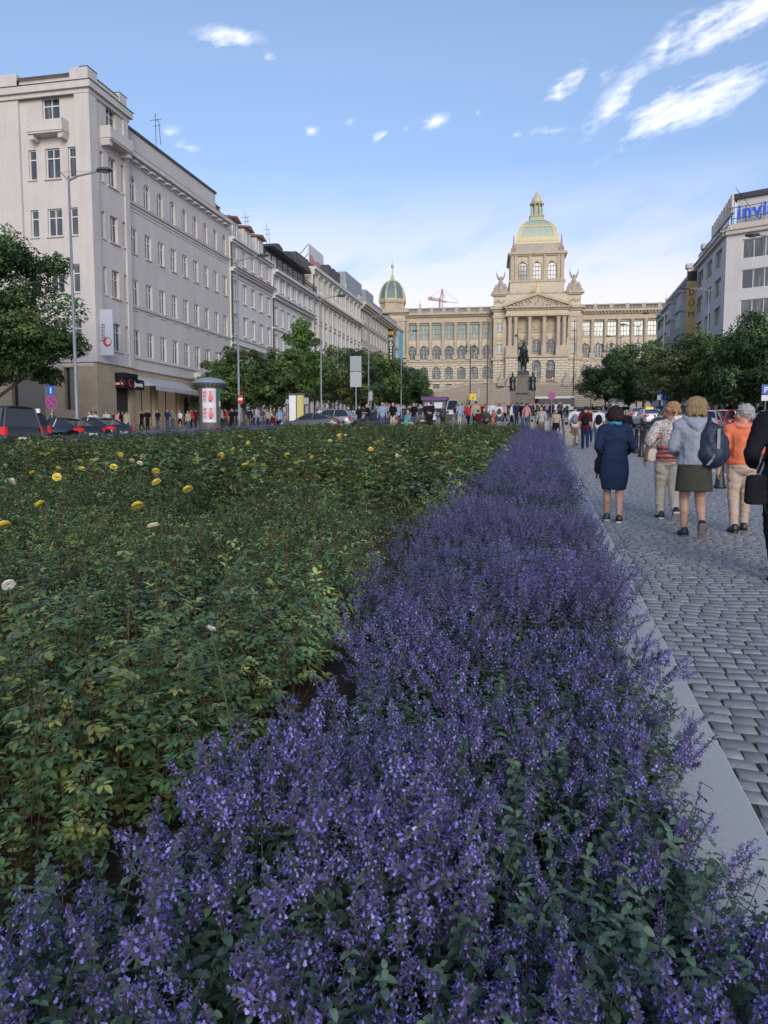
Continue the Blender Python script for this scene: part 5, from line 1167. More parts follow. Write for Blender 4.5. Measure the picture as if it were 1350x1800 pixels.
ROSES = [(22, 846, 'c', 'pale cream rose bloom at the far left'), (57, 831, 'y', 'withering yellow rose bloom'), (100, 838, 'y', 'bright yellow rose bloom'), (103, 824, 'y', 'small yellow rose bloom just above a brighter one'), (144, 824, 'y', 'small golden rose bloom'), (70, 887, 'y', 'low yellow rose bloom'), (212, 799, 'y', 'bright yellow rose bloom high on its stem'),
         (232, 810, 'c', 'cream white rose bloom'), (246, 814, 'c', 'pale cream rose bloom'), (200, 820, 'y', 'dull yellow rose bloom'), (274, 828, 'y', 'big bright yellow rose bloom'), (275, 847, 'y', 'open yellow rose bloom under a brighter one'), (242, 889, 'y', 'wide bright yellow rose bloom on a tall stem'), (6, 924, 'y', 'deep golden rose bloom at the picture edge'),
         (270, 926, 'c', 'cream rose bloom near the middle of the bed'), (15, 1028, 'w', 'white rose bloom on a bending stem'), (371, 1106, 'w', 'small white rose bud low in the leaves'), (20, 793, 'w', 'white rose bloom in front of the black cars'), (345, 800, 'c', 'cream rose bloom'), (389, 799, 'y', 'orange yellow rose bloom'), (410, 790, 'y', 'pale yellow rose bloom'), (430, 818, 'y', 'pale yellow double rose bloom'),
         (422, 767, 'y', 'far yellow rose bloom left of the street lamp'), (436, 779, 'y', 'far pale yellow rose bloom left of centre'), (598, 764, 'y', 'far yellow rose bloom left of a twin cream one'), (607, 765, 'c', 'far cream rose bloom'), (595, 766, 'y', 'far yellow rose bloom beside a twin cream one'), (580, 775, 'y', 'lone far yellow rose bloom before the grey sedan'), (635, 753, 'y', 'far pale yellow rose bloom'), (674, 773, 'y', 'bright far yellow rose bloom'), (652, 789, 'y', 'yellow rose bloom low in the foliage'), (659, 778, 'y', 'small far yellow rose bloom'), (774, 765, 'y', 'bright yellow rose bloom near the bed end'), (776, 758, 'y', 'upper yellow rose bloom near the bed end'), (825, 771, 'w', 'white rose bloom at the bed end'), (548, 805, 'y', 'yellow rose bloom in the middle of the bed'), (700, 800, 'c', 'small cream rose bloom'), (505, 800, 'y', 'small yellow rose bloom'), (330, 860, 'y', 'small low yellow rose bloom')]
FOLB = {}
def bush_foliage(k, lod):
    if (k, lod) in FOLB: return FOLB[(k, lod)]
    P = (R0, R1, R2)[lod]; n = (5, 5, 5)[lod]; r_ = np.random.default_rng(k)
    V, T, C, M = scatter(P, r_.integers(0, len(P), n), np.stack([r_.uniform(-.08, .08, n), r_.uniform(-.08, .08, n), np.zeros(n)], -1), r_.uniform(0, 6, n), r_.uniform(.1, .4, n), r_.uniform(0, 6, n), r_.uniform(.8, 1.0, n), np.ones((n, 3)))
    FOLB[(k, lod)] = npmesh('foliage', V, T, C, [STEM, LEAFM, LEAFM], M); return FOLB[(k, lod)]
for i, (px, py, c, lab) in enumerate(ROSES):
    Y = None
    for q in range(900):     # where the sight line meets the tops of the bushes
        yy = 1.5+q*.05; p = at(px, py, yy)
        if p.z <= zg(yy)+.80: Y = yy; break
    if Y is None or Y > 46: Y = 40.0
    p = at(px, py, Y); lod = 0 if Y < 5 else 1 if Y < 12 else 2
    side_ = 'right' if px > 500 else 'left' if px < 160 else 'middle'
    t = thing('rose_bush', f"rose bush with {'an' if lab[0] in 'aeiou' else 'a'} {lab}", 'rose bush', (p.x, Y, zg(Y)+.03), 0, 'rose bushes in bloom')
    put('foliage', bush_foliage(i % 4, lod), t, scale=.9 if lod < 2 else 1.0)
    hh = p.z-t.location.z; mb = MB(); mb.tube([(.0, .0, 0), (.05, .02, hh*.6), (0, 0, hh-.01)], [.004, .003, .002], 5); build(mb, 'stem', pbr('rose_stem', (.06, .09, .03), .6), t)
    s_ = {'y': 1.25, 'c': 1.15, 'w': 1.1}[c]*(.45 if 'bud' in lab else 1)*(1+.035*max(0, Y-8)*.5)
    s_ = min(s_, 1.9)*(.5 if px < 30 and c == 'w' and py > 1000 else .85); rr = random.Random(i)
    put('flower', bloom_mesh(i % 5, {'y': YEL, 'c': CRE, 'w': WHP}[c]), t, loc=(0, 0, hh), rot=(rr.uniform(.2, .9), rr.uniform(-.3, .3), rr.uniform(0, 6)), scale=s_)

# ------------------------------------------------------------------ trees
BARK = pbr('tree_bark', (.07, .055, .045), .9, c2=(.12, .10, .085), scale=6, bump=.8, bscale=25)
TLEAF = vcolm('tree_leaf', .5, .3, .35)
def tree_meshes(seed, H, RX, trunk_h, nleaf, ls, tint=(.045, .078, .030), top=1.0, tall=False):
    r = random.Random(seed); g = np.random.default_rng(seed); mb = MB()
    tr = .17*(H/9)**.8+.03; mb.tube([(0, 0, -.2), (.03, 0, .6), (-.04, .05, trunk_h), (.08, 0, H*.55), (0, 0, H*.8)], [tr*1.35, tr*1.05, tr*.95, tr*.5, tr*.15], 9)
    cl = []; nb = 11
    for i in range(nb):
        a_ = i*2.4+r.uniform(-.4, .4); z0 = trunk_h*.9+(H*.55-trunk_h)*i/nb; L = RX*r.uniform(.6, .95)*(1-.25*i/nb); e = r.uniform(.35, .8)
        p1 = Vector((math.cos(a_)*L*.5, math.sin(a_)*L*.5, z0+L*.5*math.tan(e)*.8)); p2 = Vector((math.cos(a_)*L, math.sin(a_)*L, z0+L*math.tan(e)*.75))
        mb.tube([(0, 0, z0), p1, p2], [tr*.42, tr*.28, tr*.1], 6)
        for s in range(3):
            q = p1.lerp(p2, r.uniform(.1, .8)); e2 = q+Vector((r.uniform(-1, 1), r.uniform(-1, 1), r.uniform(.1, 1)))*L*.33; mb.tube([q, e2], [tr*.13, tr*.05], 4); cl.append(e2)
        cl.append(p2)
    zc = (trunk_h+H)/2; HZ = (H-trunk_h)/2*1.02
    for i in range(46):      # clumps spread over an uneven crown
        a_ = r.uniform(0, 6.28); u = r.uniform(-1, 1); rr = (r.random()**.4)*r.uniform(.72, 1.0)
        f = math.sqrt(max(0, 1-u*u)); 
        if u < 0: f = math.sqrt(max(0, 1-(u*.9)**2))
        if u > 0 and tall: f *= (1-u*.45)
        cl.append(Vector((math.cos(a_)*RX*rr*f, math.sin(a_)*RX*rr*f, zc+HZ*u*(.94 if u > 0 else .9)*(.6+.4*rr))))
    cl = np.array([tuple(c) for c in cl]); nC = len(cl)
    w_ = g.integers(0, nC, nleaf); cr_ = g.uniform(.5, 1.15, nC)*RX*.27
    d = g.normal(size=(nleaf, 3)); d /= np.linalg.norm(d, axis=1)[:, None]; rad = (g.random(nleaf)**.35)*cr_[w_]; P = cl[w_]+d*rad[:, None]*np.array([1.0, 1.0, .72])
    k = P[:, 2] > trunk_h*.82; P, w_, d = P[k], w_[k], d[k]; n = len(P)
    S = Soup(); leaf(S, (0, 0, 0), (1, 0, 0), (0, 0, 1), ls, ls*.85, (1, 1, 1), .3, 0, False, 1)
    S2 = Soup()
    for j in range(3): leaf(S2, (0, 0, 0), (math.cos(j*2.1), math.sin(j*2.1), .2*j-.2), (0, 0, 1), ls, ls*.85, (1, 1, 1), .3, 0, False, 1)
    cv = 2.3*g.uniform(.55, 1.4, nC)[w_]*g.uniform(.75, 1.25, n); hue = g.uniform(0, 1, nC)[w_]
    tc_ = np.array(tint)[None]*cv[:, None]*(1+hue[:, None]*np.array([[.35, .12, -.05]]))
    V, T, C, M = scatter([S2.arr()], np.zeros(n, int), P, g.uniform(0, 6.28, n), g.normal(.5, .45, n), np.arctan2(d[:, 1], d[:, 0]), g.uniform(.7, 1.25, n), tc_)
    return mb.mesh('trunk', BARK, True), npmesh('crown', V, T, C, [TLEAF])
TP = {'near': tree_meshes(1, 12.2, 5.4, 2.5, 22000, .18, (.036, .066, .026)), 'a': tree_meshes(2, 8.2, 4.0, 1.8, 8500, .22), 'b': tree_meshes(3, 9.4, 4.4, 1.8, 9500, .23, (.05, .082, .028)), 'tall': tree_meshes(4, 13.0, 3.9, 1.8, 10000, .22, (.05, .10, .028), tall=True), 'c': tree_meshes(5, 10.2, 5.3, 1.8, 13000, .23, (.034, .062, .028)), 'olive': tree_meshes(6, 10.2, 5.2, 1.9, 9000, .22, (.055, .078, .036))}
def tree(kind, px, Y, label, s=1.0, rz=0.0, group='trees in the rows along the square'):
    t = thing('linden_tree', label, 'tree', gx(px, Y), rz, group, s); put('trunk', TP[kind][0], t); put('crown', TP[kind][1], t); return t
tree('near', -8, 43, 'big dark green tree at the left edge in front of the corner building', 1.1, .4); 
tree('near', -90, 46, 'tree cut by the left picture edge beside the big dark tree', .98, 2.0)
tree('a', 430, 71, 'first small tree right of the advertising column', .92, .5); tree('b', 488, 79, 'rounded tree behind the second street lamp', .86, 1.5)
tree('tall', 532, 84, 'tallest bright green pointed tree of the left row', 0.9, 2.5); tree('olive', 582, 96, 'wide olive tree in front of the cream house', .93, .2)
tree('c', 618, 108, 'dark tree behind the pair of sign boards', .95, 3.0); tree('b', 655, 122, 'tree in front of the beige house', 1.15, 4.0); tree('c', 688, 140, 'tree below the black vertical sign', 1.02, 5.0); tree('c', 715, 152, 'tree in front of the left end of the museum', .92, 1.1); tree('a', 735, 165, 'last small tree of the left row', 1.05, 2.2)
tree('a', 395, 76, 'tree half hidden behind the advertising column', .85, 2.9)
tree('c', 1345, 62, 'dark tree at the right picture edge', .82, 1.0); tree('b', 1290, 68, 'tree under the triple windows of the office building', .85, 2.0); tree('olive', 1232, 74, 'thin browning tree below the yellow banner', .82, 3.3); tree('olive', 1185, 88, 'olive tree behind the far right street lamps', .85, .7)
tree('c', 1130, 108, 'dark round tree in the right row in front of the museum', .97, 4.4); tree('c', 1078, 118, 'round tree standing alone at the left end of the right row', .93, 2.7); tree('b', 1105, 135, 'tree between the two dark round trees', 1.0, 1.2); tree('b', 1160, 120, 'tree behind the lamp post of the right row', 1.0, 5.1)
# ------------------------------------------------------------------ street furniture
GALV = pbr('galvanised_steel', (.22, .24, .27), .5, metal=.3, c2=(.27, .29, .32), scale=2); DGRY = pbr('dark_lamp_shell', (.07, .08, .10), .45); CONC = pbr('speckled_concrete', (.27, .26, .25), .8, c2=(.36, .35, .33), scale=90, bump=.1)
BLKI = pbr('black_cast_iron', (.012, .012, .014), .45); SBLU = pbr('sign_blue_face', (.02, .09, .42), .4); SRD = pbr('sign_red_face', (.5, .04, .05), .4); SGR = pbr('sign_back_grey', (.30, .32, .34), .5); SWH = pbr('sign_white_face', (.75, .76, .78), .4)
def lamp(px, Y, ytop, label, side_=1, X=None):
    b = gx(px, Y); h = at(px, ytop, Y).z-b.z; t = thing('street_lamp', label, 'street lamp', b, 0, 'tall street lamps')
    mb = MB(); mb.tube([(0, 0, -.1), (0, 0, 1.2), (0, 0, 1.25), (0, 0, h)], [.13, .125, .10, .06], 10); build(mb, 'pole', GALV, t, smooth=True)
    mb = MB(); L = 1.9; mb.tube([(0, 0, h-.25), (side_*.5, 0, h-.05), (side_*L, 0, h+.12)], [.07, .06, .045], 7); mb.tube([(0, 0, h-.25), (-side_*.55, 0, h+.28)], .04, 6); mb.tube([(-side_*.5, 0, h+.25), (side_*L*.85, 0, h+.15)], .012, 4); build(mb, 'arm', GALV, t)
    mb = MB(); mb.lathe([(.03, -.05), (.36, -.02), (.43, .04), (.34, .13), (.1, .2), (.02, .21)], 18, (side_*(L+.35), 0, h+.12), sx=1.15, sy=.8); hd = build(mb, 'lamp_head', DGRY, t, smooth=True)
    mb = MB(); mb.lathe([(.02, -.09), (.2, -.08), (.28, -.045)], 14, (side_*(L+.35), 0, h+.12)); build(mb, 'lens', pbr('lamp_lens', (.3, .32, .34), .2), hd); return t
lamp(137, 40.5, 308, 'tall street lamp in front of the grey corner building beside the big dark tree'); lamp(421, 60, 455, 'street lamp in front of the narrow white house')
lamp(565, 80, 524, 'street lamp in front of the cream house'); lamp(648, 98, 556, 'street lamp in front of the beige house'); lamp(705, 122, 584, 'street lamp left of the museum by the teal banner')
lamp(1372, 56, 415, 'street lamp reaching in from the right edge in front of the office building', -1); lamp(1238, 84, 508, 'street lamp beside the yellow banner on the right', -1)
lamp(1162, 104, 552, 'street lamp standing between the right row trees', -1); lamp(1118, 124, 572, 'street lamp in front of the right museum wing', -1); lamp(1088, 146, 592, 'smallest street lamp before the right museum wing', -1)
s1 = bpy.data.objects['street_lamp.001']; mb = MB(); mb.box(-.02, .38, -.12, -.08, 2.2, 2.9); build(mb, 'notice', SRD, s1); mb = MB(); mb.box(.0, .36, -.13, -.122, 2.45, 2.65); build(mb, 'stripe', SWH, s1)
# advertising column
b = gx(370, 55.5); k = 55.5*1.04; ht = (753-656)*k/FPX; ac = thing('advertising_column', 'tall round advertising column with fashion posters and green panel under a domed cap', 'advertising column', b, 0)
mb = MB(); mb.lathe([(.82, 0), (.86, .45), (.80, .5), (.80, ht-.75), (.86, ht-.7), (.86, ht-.62)], 32); build(mb, 'drum', pbr('column_bronze', (.11, .10, .095), .5), ac, smooth=False)
mb = MB(); mb.lathe([(.95, ht-.62), (1.3, ht-.42), (1.3, ht-.34), (.95, ht-.12), (.4, ht+.02), (.05, ht+.05)], 32); cp_ = build(mb, 'roof_cap', pbr('cap_zinc', (.24, .28, .34), .5), ac)
mb = MB()
for i in range(20): a_ = i*math.pi/10; mb.tube([(.84*math.cos(a_), .84*math.sin(a_), ht-.72), (1.24*math.cos(a_), 1.24*math.sin(a_), ht-.44)], .035, 4)
build(mb, 'cap_bracket', DGRY, cp_)
def arcp(name, a0, a1, z0, z1, r, mat, par):
    mb = MB(); n = max(3, int((a1-a0)/8)); A = [R(a0+(a1-a0)*i/n) for i in range(n+1)]
    mb.loft([[(r*math.cos(a_), r*math.sin(a_), z0), (r*math.cos(a_), r*math.sin(a_), z1)] for a_ in A], cap=False, close=False); return build(mb, name, mat, par)
PINKP = pbr('poster_pink', (.62, .50, .55), .5); PALP = pbr('poster_white', (.66, .64, .72), .5)
po = arcp('poster', 252, 328, .75, ht-.85, .812, PALP, ac); m_ = (ht)/2
for (z0, z1) in ((.95, m_-.2), (m_+.15, ht-1.0)): arcp('poster_panel', 254, 326, z0, z1, .816, PINKP, po)
rp = random.Random(4)
for (z0, z1) in ((.95, m_-.2), (m_+.15, ht-1.0)):
    H_ = z1-z0
    for j in range(3): arcp('picture', 257, 275, z0+H_*(.12+.3*j), z0+H_*(.34+.3*j), .82, pbr('poster_blue%s' % ('' if j else '_grey'), (.28, .36, .48) if j != 1 else (.5, .2, .22), .5), po)
    for (a0, a1, f0, f1, c) in ((290, 304, .05, .2, (.10, .06, .06)), (286, 312, .2, .52, (.55, .16, .17)), (290, 306, .52, .74, (.5, .22, .2)), (294, 302, .74, .86, (.45, .3, .25)), (292, 304, .84, .93, (.09, .05, .04))): arcp('picture', a0, a1, z0+H_*f0, z0+H_*f1, .8205, pbr('poster_c%.2f' % c[0], c, .5), po)
gp = arcp('green_panel', 345, 372, .7, ht-.8, .815, pbr('green_enamel', (.02, .20, .16), .4, c2=(.03, .24, .2), scale=3), ac); arcp('notice', 350, 366, m_-.1, m_+.3, .82, SWH, gp)
# litter bins: tapered speckled concrete with round openings
def bin_(px, Y, label):
    t = thing('litter_bin', label, 'litter bin', gx(px, Y), R(8), 'grey litter bins')
    mb = MB(); mb.loft([[(s_[0]*w_, s_[1]*w_*.85, z) for s_ in [(math.copysign(abs(math.cos(a_))**.45, math.cos(a_)), math.copysign(abs(math.sin(a_))**.45, math.sin(a_))) for a_ in [2*math.pi*(i+.5)/24 for i in range(24)]]] for w_, z in ((.24, 0), (.25, .02), (.34, 1.12))]); build(mb, 'bin_body', CONC, t, smooth=False)
    mb = MB(); mb.loft([[(s_[0]*w_, s_[1]*w_*.85, z) for s_ in [(math.copysign(abs(math.cos(a_))**.45, math.cos(a_)), math.copysign(abs(math.sin(a_))**.45, math.sin(a_))) for a_ in [2*math.pi*(i+.5)/24 for i in range(24)]]] for w_, z in ((.37, 1.12), (.385, 1.15), (.36, 1.19), (.1, 1.24))]); build(mb, 'lid', GALV, t)
    for (x, z, r_) in ((.06, .93, .12), (-.2, .98, .07), (.2, .72, .03), (-.12, .45, .025), (-.02, .6, .04), (.07, .28, .025), (.22, .9, .03), (-.24, .62, .025)):
        mb = MB(); n = 18; yw = -(.24+.10*z/1.12)*.85-.004; mb.poly([(x+r_*math.cos(2*math.pi*i/n), yw-.0+.0, z+r_*math.sin(2*math.pi*i/n)) for i in range(n)]); o = build(mb, 'opening' if r_ > .05 else 'drilled_hole', pbr('black_hole', (.006, .006, .006), .9), t)
    mb = MB(); mb.poly([(-(.24+.10*z/1.12)-.004, y, z) for y, z in ((-.1, .85), (.1, .85), (.1, 1.05), (-.1, 1.05))]); build(mb, 'opening', pbr('black_hole', (0, 0, 0)), t); return t
bin_(1001, 35.5, 'grey concrete litter bin on the footpath with a grey rucksack walker behind it'); bin_(940, 43.5, 'grey concrete litter bin half hidden behind the far end of the catmint')
mb = MB(); t = thing('stone_post', 'short pale concrete post between the two litter bins', 'post', gx(965, 42)); mb.loft([[(x*w_, y*w_, z) for x, y in ((-1, -1), (1, -1), (1, 1), (-1, 1))] for w_, z in ((.24, 0), (.24, .9), (.2, .98))]); build(mb, 'shaft', CONC, t); mb = MB(); mb.box(-.25, .25, -.25, .25, .7, .78); build(mb, 'band', GALV, t)
# bollards
bl = None
for (px, Y, lab) in ((1118, 29.2, 'black bollard left of the pair beside the dark blue dress'), (1127, 27.0, 'nearer black bollard just right of its neighbour'), (1141, 28.0, 'black bollard directly left of the floral blouse'), (1133, 38, 'far black bollard behind the pair'), (1265, 16.0, 'near black bollard seen between hooded jacket and orange jacket'), (1108, 30.5, 'black bollard partly hidden by the blue dress')):
    p = gx(px, Y)
    if bl is None:
        bl = thing('bollard', lab, 'bollard', p, 0, 'black bollards along the footpath')
        mb = MB(); mb.lathe([(.115, 0), (.115, .05), (.095, .08), (.085, .16), (.075, .2), (.055, .85), (.07, .87), (.07, .9), (.055, .93), (.06, .98), (.035, 1.02), (.005, 1.03)], 14); build(mb, 'post', BLKI, bl, smooth=True)
        mb = MB(); mb.lathe([(.074, .87), (.078, .885), (.074, .9)], 14); build(mb, 'collar', BLKI, bl)
    else: dup(bl, p, label=lab)
def signpost(px, Y, ytop, label, parts, ph=None, r=.035, x=None):
    b = gx(px, Y); h = at(px, ytop, Y).z-b.z; t = thing('sign_post', label, 'sign', b, 0); mb = MB(); mb.tube([(0, 0, 0), (0, 0, h)], r, 8); build(mb, 'post', GALV, t)
    for p in parts:
        k_ = p[0]; mb = MB()
        if k_ == 'disc':
            z, R_, m, m2 = p[1:]; n = 24
            for (rr, yy, mm, nn) in ((R_, -.05, m, 'rim'), (R_*.8, -.056, m2, 'face')):
                mb = MB(); mb.poly([(rr*math.cos(2*math.pi*i/n), yy, h-z+rr*math.sin(2*math.pi*i/n)) for i in range(n)]); mb.lathe([(rr*.98, 0), (rr*.98, .001)], 3); mb.v, mb.f, mb.m = mb.v[:n], mb.f[:1], mb.m[:1]; o = build(mb, nn, mm, t if nn == 'rim' else o)
            mb = MB(); q = R_*.72; w_ = R_*.1
            for s in p[5:] or ():
                pass
            for a_ in (math.pi/4,): mb.poly([(q*math.cos(a_)*e-math.sin(a_)*w_*f, -.06, h-z+q*math.sin(a_)*e+math.cos(a_)*w_*f) for e, f in ((-1, -1), (1, -1), (1, 1), (-1, 1))][::1])
            a_ = -math.pi/4; mb.poly([(q*math.cos(a_)*e-math.sin(a_)*w_*f, -.062, h-z+q*math.sin(a_)*e+math.cos(a_)*w_*f) for e, f in ((-1, -1), (1, -1), (1, 1), (-1, 1))]); build(mb, 'cross', m, o)
        else:
            z0, z1, w_, m = p[1:5]; mb.box(-w_/2, w_/2, -.06, -.035, h-z1, h-z0); o = build(mb, 'sign_board', m, t)
            if len(p) > 5:
                tx = textm(p[5], (z1-z0)*.8 if len(p[5]) == 1 else (z1-z0)*.4, p[6], .002, bold=.01); put('lettering', tx, o, loc=(0, -.065, h-z1+(z1-z0)*.22), rot=(math.pi/2, 0, 0))
    return t
signpost(94, 36, 678, 'no stopping sign under a small blue sign in front of the shop windows', [('board', .0, .5, .42, SBLU, 'I', SWH), ('disc', .86, .34, SRD, pbr('sign_violet_blue', (.07, .06, .35), .4))])
mb = MB(); t = thing('no_entry_sign', 'red and white round sign beside a white panel behind the black cars', 'sign', gx(32, 37)); mb.tube([(0, 0, 0), (0, 0, 1.9)], .035, 6); build(mb, 'post', GALV, t); mb = MB(); mb.box(-.3, .3, -.06, -.03, 1.35, 1.95); o = build(mb, 'rim', SRD, t); mb = MB(); mb.box(-.22, .22, -.07, -.062, 1.42, 1.88); build(mb, 'face', SWH, o)
t = thing('white_hoarding', 'low white panel behind the black cars in front of the shop windows', 'panel', gx(48, 40)); mb = MB(); mb.box(-.8, .9, -.05, .05, .3, 1.9); build(mb, 'panel', SWH, t); mb = MB(); mb.box(-.7, -.6, 0, .3, 0, .3); mb.box(.7, .8, 0, .3, 0, .3); build(mb, 'foot', DGRY, t)
signpost(626, 62, 626, 'post with two large grey boards one above the other seen from behind', [('board', 0, 2.45/2, .95, SGR), ('board', 1.28, 2.5, .95, pbr('sign_back_light', (.36, .38, .40), .5))], r=.05)
signpost(538, 58, 699, 'small grey square sign seen from behind by the silver car', [('board', 0, .5, .5, SGR)]); signpost(506, 60, 702, 'thin bare post with small plate left of the silver car', [('board', 0, .35, .3, SGR)]); signpost(652, 75, 688, 'pair of narrow grey boards on a post in front of the left row trees', [('board', 0, .9, .35, SGR)])
signpost(969, 82, 690, 'round no stopping sign in front of the white coach', [('disc', .3, .42, SRD, pbr('sign_violet_blue', (.07, .06, .35), .4))]); signpost(1343, 52, 676, 'blue parking sign with white plate at the right edge', [('board', 0, .62, .5, SBLU, 'P', SWH), ('board', .66, 1.0, .5, SWH)])
signpost(1168, 78, 692, 'small blue square sign beside the right row lamp post', [('board', 0, .55, .6, SBLU, 'i', SWH)]); signpost(1157, 84, 686, 'narrow blue and white sign on a post under the right row trees', [('board', 0, .5, .35, SBLU), ('board', .5, 1.0, .35, SWH)])
signpost(831, 96, 692, 'square yellow notice board on a post above the crowd', [('board', 0, .8, .85, pbr('notice_yellow', (.65, .48, .02), .5), '!!!', SBLK)], r=.06); signpost(841, 100, 682, 'tall thin post with pale board above the crowd', [('board', .1, 1.2, .3, SGR)])
t = thing('traffic_light', 'green lit traffic light by the museum steps on the right', 'traffic light', gx(1038, 150)); b_ = t.location; mb = MB(); mb.tube([(0, 0, 0), (0, 0, 4.6)], .08, 6); mb.box(-.25, .25, -.2, .1, 3.5, 4.6); build(mb, 'post', DGRY, t); mb = MB(); mb.ell((0, -.22, 3.75), (.14, .05, .14), 10, 6); build(mb, 'green_lamp', pbr('green_light', (.0, .5, .25), .4, emit=(.05, 1, .5, 1.5)), t)
# tall columns before the museum
for (px, Y, yt, lab, head) in ((826, 190, 605, 'dark lamp column with twin lanterns left of the horseman statue', 1), (856, 196, 560, 'thin tall brown flagpole left of the horseman statue', 0), (1007, 196, 562, 'thin tall brown flagpole right of the horseman statue', 0), (1064, 185, 603, 'dark lamp column with twin lanterns right of the museum portico', 1)):
    b = gx(px, Y); h = at(px, yt, Y).z-b.z; t = thing('lamp_column' if head else 'flagpole', lab, 'lamp' if head else 'flagpole', b); mb = MB(); mb.tube([(0, 0, -1), (0, 0, 1.5), (0, 0, 1.6), (0, 0, h)], [.3, .28, .17, .1], 8); build(mb, 'pole', pbr('brown_pole', (.08, .055, .05), .6), t)
    mb = MB()
    if head:
        mb.tube([(-1.0, 0, h-.9), (1.0, 0, h-.9)], .06, 5); mb.tube([(-.8, 0, h-1.6), (.8, 0, h-1.6)], .05, 5)
        for q in (-1, 1): mb.lathe([(.12, 0), (.28, .15), (.3, .55), (.15, .7), (.04, .85)], 8, (q*1.0, 0, h-.9)); mb.lathe([(.1, 0), (.22, .15), (.22, .4), (.1, .55)], 8, (q*.8, 0, h-1.9))
        build(mb, 'lantern', DGRY, t)
    else: mb.ell((0, 0, h+.15), (.16, .16, .2), 8, 5); build(mb, 'finial', GOLD, t)
# rail and ramps at the crossing
t = thing('kiosk', 'small dark kiosk with purple fascia under the last left tree', 'kiosk', gx(765, 150)); mb = MB(); mb.box(-2.2, 2.2, -1.5, 1.5, 0, 2.7); build(mb, 'walls', pbr('kiosk_wall', (.10, .10, .12), .6), t); mb = MB(); mb.box(-2.5, 2.5, -1.8, 1.8, 2.7, 3.4); build(mb, 'fascia', pbr('kiosk_purple', (.13, .06, .2), .5), t); mb = MB(); mb.box(-1.8, -.4, -1.52, -1.505, .6, 2.3); mb.box(0, 1.6, -1.52, -1.505, .9, 2.3); build(mb, 'poster', PALP, t)
for (px, Y, lab) in ((522, 70, 'yellow and white poster stand under the left row trees'),):
    t = thing('poster_stand', lab, 'poster stand', gx(px, Y)); mb = MB(); mb.box(-.8, .8, -.1, .1, .1, 3.1); build(mb, 'frame', DGRY, t); mb = MB(); mb.box(.05, .7, -.12, -.105, .4, 2.9); build(mb, 'poster', pbr('poster_yellow', (.55, .5, .15), .5), t); mb = MB(); mb.box(-.7, -.05, -.12, -.105, .4, 2.9); build(mb, 'poster', SWH, t)
# low garden wall and shops under the right trees
t = thing('shop_pavilion', 'low dark glazed arcade with pale piers under the right row trees', 'shopfront', (21.0, 60, 0), -math.pi/2)
mb = MB(); z = zg(40)
for i in range(14): mb.box(-50+i*7, -49+i*7, -.2, .5, z-2, zg(90)+3.6)
mb.box(-52, 44, -.4, .6, zg(90)+3.6, zg(90)+4.4); build(mb, 'piers', PALE2, t); mb = MB(); mb.box(-52, 44, .2, 8, z-2, zg(90)+3.6); build(mb, 'glazing', SHOPG, t)

# ------------------------------------------------------------------ horseman monument
BRZ = pbr('dark_bronze', (.018, .022, .028), .4, metal=.5, c2=(.04, .055, .055), scale=2, bump=.3); GRP = pbr('monument_granite', (.13, .12, .105), .7, c2=(.18, .165, .14), scale=1.2, bump=.25)
b = gx(918.5, 150); MS = 150*.985/FPX
def mz(py): return 1.42+(779-py)*MS-b.z
mon = thing('horseman_monument', 'bronze rider on horseback holding a flag lance on a tall granite pedestal', 'monument', b)
mb = MB(); B1 = mz(689); mb.box(-2.2, 2.2, -2.5, 6, -1, B1); mb.box(-2.6, 2.6, -3.2, 6.5, -1, mz(714)); mb.box(-1.15, 1.15, -1.6, 4.6, B1, mz(663)); mb.box(-1.3, 1.3, -1.75, 4.75, mz(665.5), mz(663.5)); mb.box(-1.2, 1.2, -1.7, -1.6, mz(693), mz(689)+.01)
build(mb, 'pedestal', GRP, mon); mb = MB(); mb.box(-1.05, 1.05, -1.35, 4.2, mz(663), mz(655)); build(mb, 'bronze_plinth', BRZ, mon)
mb = MB(); mb.box(-1.15, 1.15, -2.56, -2.505, mz(696), mz(693)); build(mb, 'inscription', BRZ, mon)
mb = MB(); g = mz(655)
for (x, y, lift) in ((-.32, -.9, .35), (.34, -.8, 0), (-.34, 1.9, 0), (.34, 2.3, 0)):
    mb.cap((x, y, g+2.3), (x*1.0, y-.08+(.25 if y > 0 else -.05), g+1.15+lift), .36, .17); mb.cap((x, y-.08+(.25 if y > 0 else -.05), g+1.15+lift), (x, y+(.05 if y > 0 else .12), g+.25+lift*.8), .15, .1); mb.cap((x, y+.05, g+.22+lift*.8), (x, y-.08, g+.1+lift*.8), .13, .16)
mb.cap((0, -.7, g+2.75), (0, 2.0, g+2.75), .72, .68); mb.ell((0, .6, g+2.6), (.72, 1.5, .72), 14, 9); mb.cap((0, -1.0, g+2.9), (0, -1.55, g+3.75), .48, .3); mb.cap((0, -1.55, g+3.75), (0, -2.05, g+3.2), .25, .15); mb.cap((-.1, -1.5, g+3.9), (-.12, -1.5, g+4.15), .07, .03); mb.cap((.1, -1.5, g+3.9), (.12, -1.5, g+4.15), .07, .03); mb.cap((0, 2.4, g+2.8), (0, 2.8, g+1.2), .2, .1)
